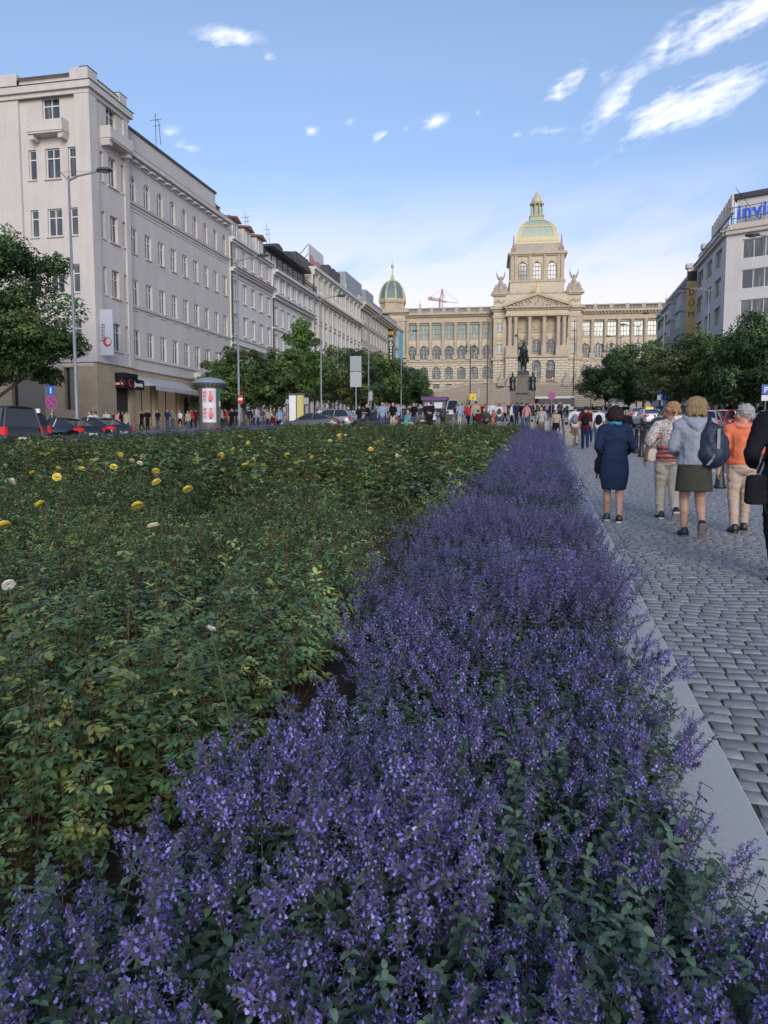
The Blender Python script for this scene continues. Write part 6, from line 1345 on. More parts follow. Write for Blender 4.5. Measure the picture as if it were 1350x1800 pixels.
# rider with cloak
mb.cap((0, .3, g+3.1), (0, .35, g+4.5), .5, .48); mb.cap((0, .35, g+4.7), (0, .3, g+5.0), .2, .18); mb.ell((0, .27, g+5.25), (.24, .27, .33), 10, 8); mb.lathe([(.27, 0), (.26, .12), (.1, .28), (.02, .42)], 8, (0, .27, g+5.3))
for s in (-1, 1): mb.cap((s*.45, .1, g+3.3), (s*.85, -.35, g+2.6), .3, .2); mb.cap((s*.85, -.35, g+2.6), (s*.92, -.2, g+1.7), .18, .12); mb.cap((s*.92, -.15, g+1.65), (s*.92, -.5, g+1.6), .11, .08)
mb.cap((.45, .3, g+4.4), (.75, .1, g+3.7), .2, .15); mb.cap((.75, .1, g+3.7), (.3, -.5, g+3.6), .14, .1); mb.cap((-.45, .3, g+4.4), (-.95, -.1, g+4.25), .2, .14); mb.cap((-.95, -.1, g+4.25), (-1.1, -.3, g+4.9), .13, .1)
mb.cap((.3, .8, g+4.3), (.75, 1.2, g+2.2), .35, .3); mb.cap((-.3, .8, g+4.3), (-.7, 1.2, g+2.4), .35, .28)
put('rider_and_horse', fuse(mb, .06, BRZ, smooth=2), mon); mb = MB(); mb.tube([(-1.1, -.32, g+1.9), (-1.1, -.32, g+8.0)], .045, 5); mb.prism([(-1.1, g+7.0), (-1.7, g+6.85), (-1.6, g+6.4), (-1.1, g+6.55)], -.34, -.3); build(mb, 'lance', BRZ, mon)
for s, lab in ((-1, 'robed bronze saint statue at the left corner of the horseman pedestal'), (1, 'robed bronze saint statue at the right corner of the horseman pedestal')):
    t = thing('saint_statue', lab, 'statue', b+Vector((s*1.85, -2.0, B1))); mb = MB(); mb.cap((0, 0, .5), (0, 0, 2.3), .62, .45); mb.cap((0, 0, .15), (0, 0, .6), .6, .62); mb.cap((0, 0, 2.4), (0, -.05, 2.75), .22, .16); mb.ell((0, -.08, 3.0), (.2, .22, .27), 10, 8); mb.cap((0, -.08, 3.1), (0, -.05, 3.45), .2, .05)
    for q in (-1, 1): mb.cap((q*.42, 0, 2.3), (q*.5, -.3, 1.6), .18, .15); mb.cap((q*.5, -.3, 1.6), (q*.15, -.55, 1.8), .13, .1)
    for q in range(9): a_ = q*.7; mb.cap((math.cos(a_)*.5, math.sin(a_)*.5, .1), (math.cos(a_)*.38, math.sin(a_)*.38, 2.2), .1, .05)
    put('figure', fuse(mb, .05, BRZ, smooth=1), t)
t = thing('flower_wreath_hedge', 'low dark green planting round the foot of the monument', 'planting', b+Vector((0, -4, 0))); S_ = np.random.default_rng(2); n = 2500
V, T, C, M = scatter([tuft(3, 1)], np.zeros(n, int), np.stack([S_.uniform(-5, 5, n), S_.uniform(-1.5, 1.5, n), S_.uniform(-.1, .5, n)], -1), S_.uniform(0, 6, n), S_.uniform(0, .8, n), S_.uniform(0, 6, n), S_.uniform(1.5, 3, n), np.ones((n, 3))); put('leaves', npmesh('leaves', V, T, C*.8, [STEM, CATL, CATL], M), t)

# ------------------------------------------------------------------ vehicles
RUB = pbr('tyre_rubber', (.014, .014, .015), .8); RIM = pbr('alloy_rim', (.35, .36, .38), .35, metal=.6); CGL = pbr('car_glass', (.012, .015, .018), .05, spec=.9); REDL = pbr('tail_light_red', (.45, .01, .015), .25, emit=(1, .03, .03, .10)); HEADL = pbr('headlight', (.6, .62, .65), .15); PLATE = pbr('number_plate', (.62, .63, .65), .5); TRIM = pbr('black_trim', (.012, .012, .013), .5); CHRM = pbr('chrome_strip', (.5, .52, .55), .2, metal=.9)
def paint(name, c):
    if name in MATS: return MATS[name]
    m = pbr(name, c, .28, metal=.15); m.node_tree.nodes['Principled BSDF'].inputs['Coat Weight'].default_value = .8; m.node_tree.nodes['Principled BSDF'].inputs['Coat Roughness'].default_value = .05; return m
KIND = {  # L, W, H, belt profile (x from the tail), greenhouse (x base rear, roof rear, roof front, base front)
 'sedan': (4.8, 1.84, 1.45, ((0, .62), (.03, .9), (.12, 1.03), (.8, 1.06), (1.7, 1.0), (3.3, .97), (3.9, .9), (4.5, .74), (4.75, .6), (4.8, .45)), (.5, 1.45, 2.5, 3.5)),
 'hatch': (4.2, 1.8, 1.5, ((0, .5), (.02, .85), (.1, 1.02), (.6, 1.03), (1.6, 1.0), (2.9, .97), (3.4, .92), (3.9, .78), (4.15, .6), (4.2, .45)), (.12, .55, 2.0, 3.1)),
 'suv': (4.6, 1.88, 1.68, ((0, .5), (.02, .95), (.1, 1.12), (.6, 1.12), (1.6, 1.08), (3.1, 1.06), (3.7, 1.02), (4.3, .9), (4.55, .7), (4.6, .5)), (.12, .5, 2.3, 3.35)),
 'van': (5.3, 1.98, 1.98, ((0, .5), (.02, 1.0), (.06, 1.12), (.6, 1.12), (1.6, 1.1), (4.0, 1.08), (4.5, 1.0), (5.0, .85), (5.25, .65), (5.3, .5)), (.08, .2, 3.4, 4.5)),
 'box': (5.4, 2.0, 2.5, ((0, .5), (.01, 1.4), (.03, 1.5), (.6, 1.5), (1.6, 1.4), (4.1, 1.35), (4.5, 1.2), (5.1, 1.0), (5.35, .75), (5.4, .5)), (.04, .1, 3.5, 4.6))}
def car(kind, label, pmat, loc, rotz, group=None, lit=True, cat='car', name=None):
    L, W, H, prof, (g0, g1, g2, g3) = KIND[kind]; t = thing(name or ('van' if kind in ('van', 'box') else 'parked_car'), label, cat, loc, rotz, group); sl = math.atan(.04)
    mb = MB(); rings = []
    def wd(x): e = min(x, L-x); return W/2*(1-.22*max(0, 1-e/.55)**2)
    for x, zb_ in prof:
        w_ = wd(x); z0 = .24 if .25 < x < L-.3 else .34; zm = z0+(zb_-z0)*.5
        rings.append([(x-L/2, y, z) for y, z in ((-w_*.8, z0), (-w_*.97, z0+.08), (-w_, zm), (-w_*.97, zb_-.1), (-w_*.9, zb_-.02), (-w_*.5, zb_+.025), (w_*.5, zb_+.025), (w_*.9, zb_-.02), (w_*.97, zb_-.1), (w_, zm), (w_*.97, z0+.08), (w_*.8, z0))])
    mb.loft(rings); me = mb.mesh('body', pmat); put('body', auto_smooth(me, 35), t)
    def belt(x):
        for (a, b), (c, d) in zip(prof, prof[1:]):
            if a <= x <= c: return b+(d-b)*(x-a)/(c-a)
        return .9
    mb = MB(); rz = H; gw, rw = W/2*.87, W/2*.68
    def ring(xb, xt): return None
    b0, b3 = belt(g0)-.02, belt(g3)-.02
    P_ = {('b', 0): (g0, gw*.94, b0), ('b', 1): (g1+.1, gw, belt(g1)-.02), ('b', 2): (g2+.2, gw, belt(g2)-.02), ('b', 3): (g3, gw*.9, b3), ('t', 0): (g1, rw*.95, rz-.08), ('t', 1): (g1+.35, rw, rz), ('t', 2): (g2, rw, rz-.01), ('t', 3): (g2+.15, rw*.97, rz-.06)}
    Q = lambda k, s: (P_[k][0]-L/2, s*P_[k][1], P_[k][2])
    for s in (-1, 1):
        for i in range(3): mb.quad(Q(('b', i), s), Q(('b', i+1), s), Q(('t', i+1), s), Q(('t', i), s))
    mb.quad(Q(('b', 0), -1), Q(('t', 0), -1), Q(('t', 0), 1), Q(('b', 0), 1)); mb.quad(Q(('b', 3), -1), Q(('b', 3), 1), Q(('t', 3), 1), Q(('t', 3), -1)); build(mb, 'windows', CGL, t)
    mb = MB(); e = .012; rings = []
    for i in range(4): x, w_, z = P_[('t', i)]; rings.append([(x-L/2, -w_-e, z-.02), (x-L/2, -w_*.8, z+.03), (x-L/2, 0, z+.05), (x-L/2, w_*.8, z+.03), (x-L/2, w_+e, z-.02)])
    mb.loft(rings, cap=False, close=False)
    for s in (-1, 1):
        prs = [(('b', 0), ('t', 0)), (('b', 3), ('t', 3))]
        for a, b in prs: mb.tube([Q(a, s), Q(b, s)], .045, 6)
        xm = (g1+g2)/2+.1; mb.tube([(xm-L/2, s*(gw+.003), belt(xm)), (xm-.05-L/2, s*(rw+.004), rz-.03)], .035, 6)
        mb.tube([Q(('t', 0), s), Q(('t', 1), s), Q(('t', 2), s), Q(('t', 3), s)], .03, 6)
        if kind in ('van', 'box'): mb.loft([[(g1+.15-L/2, s*(gw+.006), 1.1), (g1+.1-L/2, s*(rw+.02), rz-.05)], [(g2-.6-L/2, s*(gw+.006), 1.1), (g2-.6-L/2, s*(rw+.02), rz-.03)]], cap=False, close=False)
    if kind == 'box': mb.quad(*[(x-.012 if x < 0 else x, y, z) for x, y, z in (Q(('b', 0), -1), Q(('t', 0), -1), Q(('t', 0), 1), Q(('b', 0), 1))])
    build(mb, 'roof', pmat, t)
    wr = .33 if kind != 'van' else .35
    for x in (.85, L-.9):
        for s in (-1, 1):
            mb = MB(); n = 20; yo = s*(wd(x)+.004)
            mb.poly([(x-L/2+(wr+.06)*math.cos(2*math.pi*i/n), yo, max(.2, wr+(wr+.06)*math.sin(2*math.pi*i/n))) for i in range(n)]); build(mb, 'wheel_arch', TRIM, t)
            mb = MB(); mb.tube([(x-L/2, s*(W/2-.2), wr), (x-L/2, s*(W/2+.012), wr)], wr, 20); wh = build(mb, 'wheel', RUB, t)
            mb = MB(); yo = s*(W/2+.016)
            for i in range(5):
                a_ = 2*math.pi*i/5; mb.poly([(x-L/2+r_*wr*math.cos(a_+q), yo, wr+r_*wr*math.sin(a_+q)) for r_, q in ((.12, -.8), (.66, -.22), (.66, .22), (.12, .8))])
            n = 20
            for i in range(n): a_, b_ = 2*math.pi*i/n, 2*math.pi*(i+1)/n; mb.quad(*[(x-L/2+r_*wr*math.cos(q), yo, wr+r_*wr*math.sin(q)) for r_, q in ((.6, a_), (.7, a_), (.7, b_), (.6, b_))])
            build(mb, 'rim', RIM, wh)
    for s in (-1, 1):
        z = .78 if kind in ('sedan', 'hatch') else .9; w_ = W/2
        mb = MB(); mb.loft([[(-L/2-.012, s*w_*.58, z+.03), (-L/2-.012, s*w_*.6, z+.13)], [(-L/2-.01, s*w_*.80, z-.02), (-L/2+.0, s*w_*.80, z+.17)], [(-L/2+.30, s*(w_+.004), z+.04), (-L/2+.28, s*(w_*.985), z+.17)]] if kind in ('sedan', 'hatch') else [[(-L/2-.012, s*w_*.76, z-.12), (-L/2-.012, s*w_*.76, z+.22)], [(-L/2-.0, s*w_*.86, z-.12), (-L/2-.0, s*w_*.86, z+.22)], [(-L/2+.16, s*(w_*.97), z-.1), (-L/2+.16, s*(w_*.96), z+.2)]], cap=False, close=False); build(mb, 'tail_light', REDL if lit else pbr('tail_light_unlit', (.25, .01, .012), .25), t)
        z = .62; mb = MB(); mb.loft([[(L/2+.01, s*w_*.45, z), (L/2-.02, s*w_*.45, z+.1)], [(L/2-.1, s*w_*.82, z), (L/2-.18, s*w_*.82, z+.13)], [(L/2-.42, s*(w_*.985), z+.08), (L/2-.42, s*w_*.97, z+.16)]], cap=False, close=False); build(mb, 'headlight', HEADL, t)
        mb = MB(); mb.ell((g3-.35-L/2, s*(w_+.08), belt(g3)+.02), (.08, .1, .07), 8, 6); build(mb, 'mirror', pmat, t)
    mb = MB(); mb.box(-L/2-.03, -L/2-.012, -.26, .26, .58, .69); build(mb, 'number_plate', PLATE, t); mb = MB(); mb.box(L/2+.01, L/2+.03, -.26, .26, .38, .48); mb.box(-L/2-.02, -L/2+.05, -W*.36, W*.36, .3, .42); mb.box(L/2-.06, L/2+.012, -W*.28, W*.28, .34, .56); build(mb, 'bumper_trim', TRIM, t)
    t.rotation_euler = (0, 0, rotz) ; return t
def road(px, Y, dz=-.1): return gx(px, Y, dz)
BLKP = paint('black_paint', (.010, .012, .018)); NAVY = paint('navy_paint', (.014, .020, .035)); GRYP = paint('grey_paint', (.10, .105, .11)); SILV = paint('silver_paint', (.28, .29, .31)); WHTP = paint('white_car_paint', (.62, .64, .66)); BRN = paint('bronze_paint', (.12, .10, .085)); REDP = paint('red_paint', (.45, .02, .02)); YELP = paint('yellow_taxi_paint', (.65, .45, .02)); BLUP = paint('light_blue_paint', (.20, .32, .48))
W_ = R(180)
car('van', 'black van cut by the left picture edge behind the roses', BLKP, road(-16, 30), R(158), 'dark cars queuing at the crossing', cat='van')
car('suv', 'black car with lit tail lights between the van and the sedans', BLKP, road(52, 33), R(128), 'dark cars queuing at the crossing')
car('sedan', 'black sedan with chrome window line in the middle of the queue', BLKP, road(112, 36), R(160), 'dark cars queuing at the crossing')
car('sedan', 'dark blue fastback sedan at the right end of the queue', NAVY, road(165, 39), R(162), 'dark cars queuing at the crossing')
g_ = 'cars on the left side of the square'
car('sedan', 'grey sedan seen side on behind the small square sign', GRYP, road(548, 57), R(176), g_, False); car('suv', 'silver estate car behind the grey sedan', SILV, road(578, 63), R(172), g_, False)
car('hatch', 'white hatchback parked behind the silver estate car', WHTP, road(603, 66), R(160), g_, False); car('suv', 'dark blue estate car beside the twin sign boards', NAVY, road(622, 68), R(170), g_, False); car('sedan', 'black and white car behind the standing men', WHTP, road(672, 66), R(170), g_, False); car('hatch', 'black hatchback behind the man in the checked shirt', BLKP, road(662, 60), R(172), g_, False)
car('suv', 'bronze off-road car in the left row', BRN, road(706, 66), R(150), g_, False); car('suv', 'silver grey car behind the bronze one', SILV, road(722, 72), R(140), g_, False); car('hatch', 'white hatchback beyond the bronze car', WHTP, road(741, 76), R(120), g_, False); car('hatch', 'light blue car further up the left lane', BLUP, road(755, 90), R(100), g_, False)
g_ = 'vehicles coming down the left lane'; car('hatch', 'silver blue car driving down towards the camera', BLUP, road(770, 100), R(-90), g_, False, name='driving_car'); car('box', 'white delivery van with blue front coming down the left lane', WHTP, road(797.5, 106), R(-90), g_, False, 'van')
g_ = 'cars on the right carriageway'
car('sedan', 'white taxi sedan nearest the floral blouse on the right carriageway', WHTP, road(1139, 66), R(97), g_, True, name='taxi'); car('sedan', 'white sedan left of the taxi with brake lights on', WHTP, road(1119, 76), R(93), g_, True, name='driving_car')
tx = bpy.data.objects['taxi']; mb = MB(); mb.box(-.3, .0, -.3, .3, 1.5, 1.66); build(mb, 'roof_sign', YELP, tx)
car('box', 'white box van parked up the right carriageway', WHTP, road(1080, 112), R(95), g_, False, 'van'); car('sedan', 'yellow taxi far up the right carriageway', YELP, road(1038, 118), R(-88), g_, False, name='taxi'); car('hatch', 'white car beside the white box van', WHTP, road(1098, 104), R(-80), g_, False, name='driving_car')
car('sedan', 'small silver car left of the white box van', SILV, road(1060, 112), R(-88), g_, False, name='driving_car'); car('hatch', 'dark car behind the yellow taxi', BLKP, road(1052, 126), R(90), g_, False, name='driving_car'); car('sedan', 'black sedan far up by the steps', BLKP, road(1018, 128), R(92), g_, False, name='driving_car')
g_ = 'cars parked under the right row trees'
car('suv', 'dark off-road car parked behind the grey hooded jacket', NAVY, road(1180, 60), R(100), g_, False); car('hatch', 'silver hatchback with red rear parked by the orange jacket', SILV, road(1243, 44), R(70), g_, True); car('hatch', 'red hatchback parked under the right trees', REDP, road(1283, 47), R(50), g_, False); car('sedan', 'black sedan parked under the right trees', BLKP, road(1330, 50), R(60), g_, False); car('hatch', 'grey hatchback under the right trees beyond the taxi', GRYP, road(1165, 84), R(80), g_, False); car('sedan', 'black sedan under the right trees beyond the off-road car', BLKP, road(1200, 72), R(85), g_, False)
# white coach behind the monument
t = thing('coach', 'white coach with dark window band standing before the museum steps', 'coach', gx(962, 178), 0); mb = MB(); mb.box(-7.8, 5.8, -1.25, 1.25, .5, 3.5); build(mb, 'body', WHTP, t); mb = MB(); mb.box(-7.6, 5.0, -1.28, -1.255, 1.75, 3.05); mb.box(5.805, 5.84, -1.15, 1.15, 1.2, 3.3); mb.box(5.0, 5.8, -1.282, -1.256, 1.3, 3.2); build(mb, 'windows', CGL, t); mb = MB(); mb.box(-7.8, 5.8, -1.26, 1.26, .35, .5); build(mb, 'skirt', TRIM, t)
for x in (-5, 3.5): mb = MB(); mb.tube([(x, -1.27, .5), (x, -.9, .5)], .5, 16); build(mb, 'wheel', RUB, t)
# ------------------------------------------------------------------ people
def cloth(name, c, c2=None, rough=.95, scale=14, bump=.35, bs=16): return pbr(name, c, rough, c2=c2 or tuple(x*.8 for x in c), scale=scale, bump=bump, bscale=bs, spec=.15)
SKIN = pbr('skin', (.42, .25, .18), .5, c2=(.46, .28, .21), scale=10); SKIN2 = pbr('skin_tanned', (.28, .16, .11), .5)
def ik(a, b, l1, l2, pole):
    a, b, pole = Vector(a), Vector(b), Vector(pole); d = b-a; L = min(d.length, (l1+l2)*.999); d.normalize(); b2 = a+d*L
    x = (l1*l1-l2*l2+L*L)/(2*L); h = math.sqrt(max(l1*l1-x*x, 0)); p = pole-d*pole.dot(d); p = p.normalized() if p.length > 1e-6 else Vector((0, 1, 0)); return a+d*x+p*h, b2
def rig(H, feet=((.0, 0, 0), (.0, 0, 0)), hands=None, fem=False, fat=1.0, hipdrop=.0, lean=0.0):
    """joints of a figure facing +y; feet = (forward, lift, toe pitch) for left and right; hands = wrist (x, y, z) in heights"""
    J = {}; hz = .525-hipdrop; hx = .052*(1+.15*(fat-1)); sxx = (.098 if fem else .112)*(1+.35*(fat-1))
    top = Vector((0, lean, 0))
    J['pelvis'] = Vector((0, 0, hz))*H; J['chest'] = Vector((0, lean*.6, hz+.21))*H; J['neck'] = Vector((0, lean, hz+.31))*H; J['head'] = Vector((0, lean+.012, hz+.405))*H
    for i, s in enumerate((-1, 1)):
        f, l, pch = feet[i]; hip = Vector((s*hx, 0, hz-.01))*H; ank = Vector((s*(hx*.9), f, .042+l))*H
        kn, ank = ik(hip, ank, .245*H, .24*H, (0, 1, 0)); J['hip', i], J['knee', i], J['ank', i], J['toe', i] = hip, kn, ank, pch
        sh = Vector((s*sxx, lean*.9, hz+.285))*H; wr = Vector(hands[i])*H if hands else Vector((s*(sxx+.05), .03, hz-.03))*H
        el, wr = ik(sh, wr, .17*H, .15*H, (s*.5, -1, -.1)); J['sh', i], J['el', i], J['wr', i] = sh, el, wr
    J['H'] = H; J['fat'] = fat; J['fem'] = fem; J['sx'] = sxx; return J
def limb(mb, J, H, k, r, grow=0.0, n=10):
    for (a, b), (r0, r1) in zip(zip(k, k[1:]), zip(r, r[1:])): mb.cap(J[a], J[b], (r0+grow)*H, (r1+grow)*H, n)
def torso(mb, J, grow=0.0, lo=0.0):
    H, f = J['H'], J['fat']; P, C_, N = J['pelvis'], J['chest'], J['neck']; g = grow*H
    R_ = Matrix.Identity(3)
    hipw = (.092 if J['fem'] else .083)*f
    mb.ell(P+Vector((0, -.005*H, .0+lo*H)), (hipw*H+g, .068*f*H+g, .08*H+g), 14, 9)
    mb.ell(P.lerp(C_, .5), (.078*f*H+g, .058*f*H+g, .11*H), 14, 9); mb.ell(C_, (.095*(1+.5*(f-1))*H+g, .062*f*H+g, .10*H+g), 14, 9)
    for s in (0, 1): mb.cap(J['sh', s].lerp(N, .05)-Vector((0, 0, .012*H)), N-Vector((0, 0, .01*H)), .036*H+g, .036*H+g*.6, 10)
def clipz(me, z, up=True):      # straight hem: cut everything below z
    bm = bmesh.new(); bm.from_mesh(me); g = bmesh.ops.bisect_plane(bm, geom=bm.verts[:]+bm.edges[:]+bm.faces[:], plane_co=(0, 0, z), plane_no=(0, 0, 1), clear_inner=True)
    bmesh.ops.holes_fill(bm, edges=[e for e in bm.edges if e.is_boundary]); bm.to_mesh(me); bm.free(); return me
def hand(mb, J, i, H, curl=.6):
    w = J['wr', i]; d = (w-J['el', i]).normalized(); s = -1 if i == 0 else 1; n = Vector((0, 0, 1)) if abs(d.z) < .7 else Vector((0, 1, 0)); sd = d.cross(Vector((s, 0, 0))).normalized() if abs(d.x) < .9 else Vector((0, 1, 0)); pn = sd.cross(d).normalized()
    if pn.x*s > 0: pn = -pn
    c = w+d*.028*H; mb.cap(w, c, .016*H, .018*H, 8)
    for q in (-1, 0, 1): mb.cap(w+sd*q*.009*H+d*.008*H, w+d*.048*H+sd*q*.013*H, .0085*H, .0085*H, 8)
    for q, L in ((-1.5, .034), (-.5, .041), (.5, .045), (1.5, .038)):
        b = w+d*.05*H+sd*q*.0098*H; m_ = b+(d*.8+pn*curl*.45).normalized()*L*H*.5; e = m_+(d*(1-curl*.7)+pn*curl).normalized()*L*H*.5; mb.cap(b, m_, .0058*H, .0054*H, 7); mb.cap(m_, e, .0054*H, .0045*H, 7)
    b = w+d*.018*H+sd*.014*H; m_ = b+(d*.6+sd*.7+pn*.4).normalized()*.028*H; mb.cap(b, m_, .0075*H, .0065*H, 7); mb.cap(m_, m_+(d*.8+sd*.2+pn*.5).normalized()*.022*H, .0062*H, .005*H, 7)
def head(mb, J, H, turn=0.0, tilt=0.0):
    c = J['head']; Rz = Matrix.Rotation(turn, 3, 'Z') @ Matrix.Rotation(tilt, 3, 'X'); g = lambda x, y, z: c+Rz @ Vector((x, y, z))*H
    mb.ell(g(0, -.006, .008), (.048*H, .060*H, .056*H), 14, 10, Rz); mb.ell(g(0, .012, -.025), (.039*H, .045*H, .044*H), 12, 8, Rz); mb.ell(g(0, .036, -.055), (.016*H, .016*H, .013*H), 8, 6, Rz)
    mb.cap(g(0, .048, .004), g(0, .064, -.018), .006*H, .0095*H, 8); mb.ell(g(0, .051, -.037), (.016*H, .010*H, .0075*H), 8, 6, Rz); mb.ell(g(0, .045, .014), (.036*H, .012*H, .007*H), 10, 5, Rz)
    for s in (-1, 1): mb.ell(g(s*.043, -.004, -.008), (.007*H, .012*H, .018*H), 8, 6, Rz); mb.ell(g(s*.026, .036, -.018), (.016*H, .016*H, .014*H), 8, 6, Rz)
    mb.cap(J['neck']-Vector((0, 0, .03*H)), g(0, -.012, -.035), .036*H, .031*H, 10); return g, Rz
def shoe(J, i, H, mat, sole, par, hi=False):
    a = J['ank', i]; p = J['toe', i]; M = Matrix.Translation(a) @ Matrix.Rotation(-p, 4, 'X') @ Matrix.Rotation((-.1 if i else .1), 4, 'Z'); mb = MB(); s = H
    prof = [(-.045, .022, .05), (-.035, .027, .062), (-.005, .029, .055), (.035, .030, .038), (.075, .031, .026), (.1, .025, .018), (.112, .012, .01)]
    rings = []
    for y, w_, h in prof: rings.append([(x*s, y*s, z*s) for x, z in ((-w_, -.03), (-w_*1.02, -.03+h*.4), (-w_*.7, -.03+h*.9), (0, -.03+h), (w_*.7, -.03+h*.9), (w_*1.02, -.03+h*.4), (w_, -.03))])
    mb.loft(rings); mb.xf(M); o = build(mb, 'shoe', mat, par, smooth=True)
    mb = MB(); mb.loft([[(x*s, y*s, z*s) for x, z in ((-w_*1.0, -.041), (-w_*1.08, -.026), (w_*1.08, -.026), (w_*1.0, -.041))] for y, w_, h in [(-.052, .012, 0), (-.047, .021, 0), (-.03, .026, 0), (0, .025, 0), (.03, .027, 0), (.07, .031, 0), (.095, .027, 0), (.11, .018, 0), (.117, .008, 0)]]); mb.xf(M); build(mb, 'sole', sole, o)
def eyes(g, H, par):
    for s in (-1, 1):
        mb = MB(); mb.ell(g(s*.018, .0475, .0), (.0065*H, .0035*H, .0045*H), 8, 5); build(mb, 'eye', pbr('dark_eye', (.03, .02, .02), .3), par)
def skirt(J, z0, z1, w0, w1, mat, par, name='skirt', d=.78, cy=0.0, mid=None):
    H = J['H']; mb = MB(); n = 32; rings = []; K = 14
    for k in range(K+1):
        t = k/K; z = z0+(z1-z0)*t; w_ = w0+(w1-w0)*t+(mid or 0)*math.sin(math.pi*t); a = .015*t
        rings.append([((w_*(1+a*2*math.sin(9*q+2))*math.cos(q))*H, (w_*d*(1+a*2*math.cos(7*q))*math.sin(q)+cy)*H, z*H) for q in [2*math.pi*j/n for j in range(n)]])
    mb.loft(rings); return build(mb, name, mat, par, smooth=True)
NB = pbr('navy_shoe', (.02, .025, .045), .6); SOLE = pbr('white_sole', (.55, .55, .55), .6); BSH = pbr('black_shoe', (.012, .012, .012), .45); RSH = pbr('red_shoe_lining', (.3, .04, .05), .6)
VX = .0085
def legs_body(mb, J, H, r=(.048, .034, .021)):
    f = J['fat']
    for i in (0, 1):
        limb(mb, J, H, [('hip', i), ('knee', i)], [r[0]*f, r[1]]); k, a = J['knee', i], J['ank', i]; mb.cap(k, k.lerp(a, .38)+Vector((0, -.012*H, 0)), r[1]*H*.98, .0335*H*(1+.3*(f-1)), 10); mb.cap(k.lerp(a, .35)+Vector((0, -.010*H, 0)), a, .033*H*(1+.3*(f-1)), r[2]*H, 10); mb.cap(a, a+Vector((0, .04*H, -.02*H)), .02*H, .015*H, 8)
def arms_body(mb, J, H, r=(.028, .022, .0155)):
    for i in (0, 1): limb(mb, J, H, [('sh', i), ('el', i), ('wr', i)], r); hand(mb, J, i, H)
# 1 dark blue dress
t = thing('person', 'person in a dark blue denim shirt dress with turquoise scarf and short dark hair', 'person', gx(1077, 10.8), R(-2)); H = 1.56; J = rig(H, ((.10, 0, 0), (-.06, .0, 0)), ((-.10, .10, .56), (.11, .15, .60)), True, 1.12)
mb = MB(); g, Rz = head(mb, J, H, 0, R(-6)); torso(mb, J, -.012); arms_body(mb, J, H, (.03, .024, .016)); legs_body(mb, J, H, (.05, .036, .022)); put('body', fuse(mb, VX, SKIN), t)
mb = MB(); mb.ell(g(0, -.014, .010), (.070*H, .070*H, .066*H), 16, 12); mb.ell(g(0, -.03, -.026), (.068*H, .052*H, .050*H), 14, 9); [mb.cap(g(s*.05, -.0, .0), g(s*.054, .0, -.045), .022*H, .016*H) for s in (-1, 1)]; put('hair', wrinkle(fuse(mb, .007, pbr('dark_brown_hair', (.011, .007, .008), .7, spec=.2, c2=(.04, .022, .03), scale=40, bump=.6, bscale=90)), .005, (45, 45, 8)), t)
DEN = cloth('dark_denim', (.013, .024, .06), (.02, .034, .08), scale=5, bump=.5, bs=9)
mb = MB(); torso(mb, J, .012); [limb(mb, J, H, [('sh', i), ('el', i), ('wr', i)], (.036, .031, .023), .002) for i in (0, 1)]; mb.ell(J['pelvis'].lerp(J['chest'], .45), (.102*H, .08*H, .09*H)); mb.cap(J['neck']-Vector((0, 0, .03*H)), J['neck']+Vector((0, 0, .0*H)), .05*H, .044*H); put('dress_top', wrinkle(fuse(mb, .012, DEN, smooth=4), .010, (9, 9, 14)), t)
skirt(J, .60, .285, .102, .098, DEN, t, 'dress_skirt', .78, mid=.022); mb = MB(); n = 20; mb.loft([[(.107*H*math.cos(q), .086*H*math.sin(q), z*H) for q in [2*math.pi*j/n for j in range(n)]] for z in (.592, .612)]); build(mb, 'belt', DEN, t)
TQ = cloth('turquoise_scarf', (.05, .30, .48), (.03, .2, .38), scale=20); mb = MB(); nn = J['neck']
for k in range(10): a_ = k*.63; b_ = a_+.63; mb.cap(nn+Vector((.042*math.cos(a_), .042*math.sin(a_)-.004, .018+.006*math.sin(k*2)))*H, nn+Vector((.042*math.cos(b_), .042*math.sin(b_)-.004, .018+.006*math.sin(k*2+2)))*H, .015*H, .015*H)
put('scarf', fuse(mb, .01, TQ), t)
for i in (0, 1): shoe(J, i, H, BSH, SOLE, t)
def at_local(t, v): return t.matrix_basis @ Vector(v)
b = thing('handbag', 'small black handbag with tassels at the left hip of the dark blue dress', 'handbag', at_local(t, (-.185, .02, .80)), R(-2)); mb = MB(); mb.loft([[(x*w_, y*w_*.6, z) for x, y in ((-1, -.6), (-.6, -1), (.6, -1), (1, -.6), (1, .6), (.6, 1), (-.6, 1), (-1, .6))] for w_, z in ((.05, -.15), (.075, -.10), (.07, .03), (.03, .10))]); [mb.tube([(q, -.05, -.1), (q*1.5, -.06, -.21)], .012, 5) for q in (-.03, 0, .03)]; build(mb, 'bag', cloth('black_leather', (.008, .008, .009)), b); mb = MB(); mb.tube([(0, 0, .12), (.05, -.02, .35), (.08, .0, .5)], .01, 5); build(mb, 'strap', cloth('black_leather', (.008, .008, .009)), b)
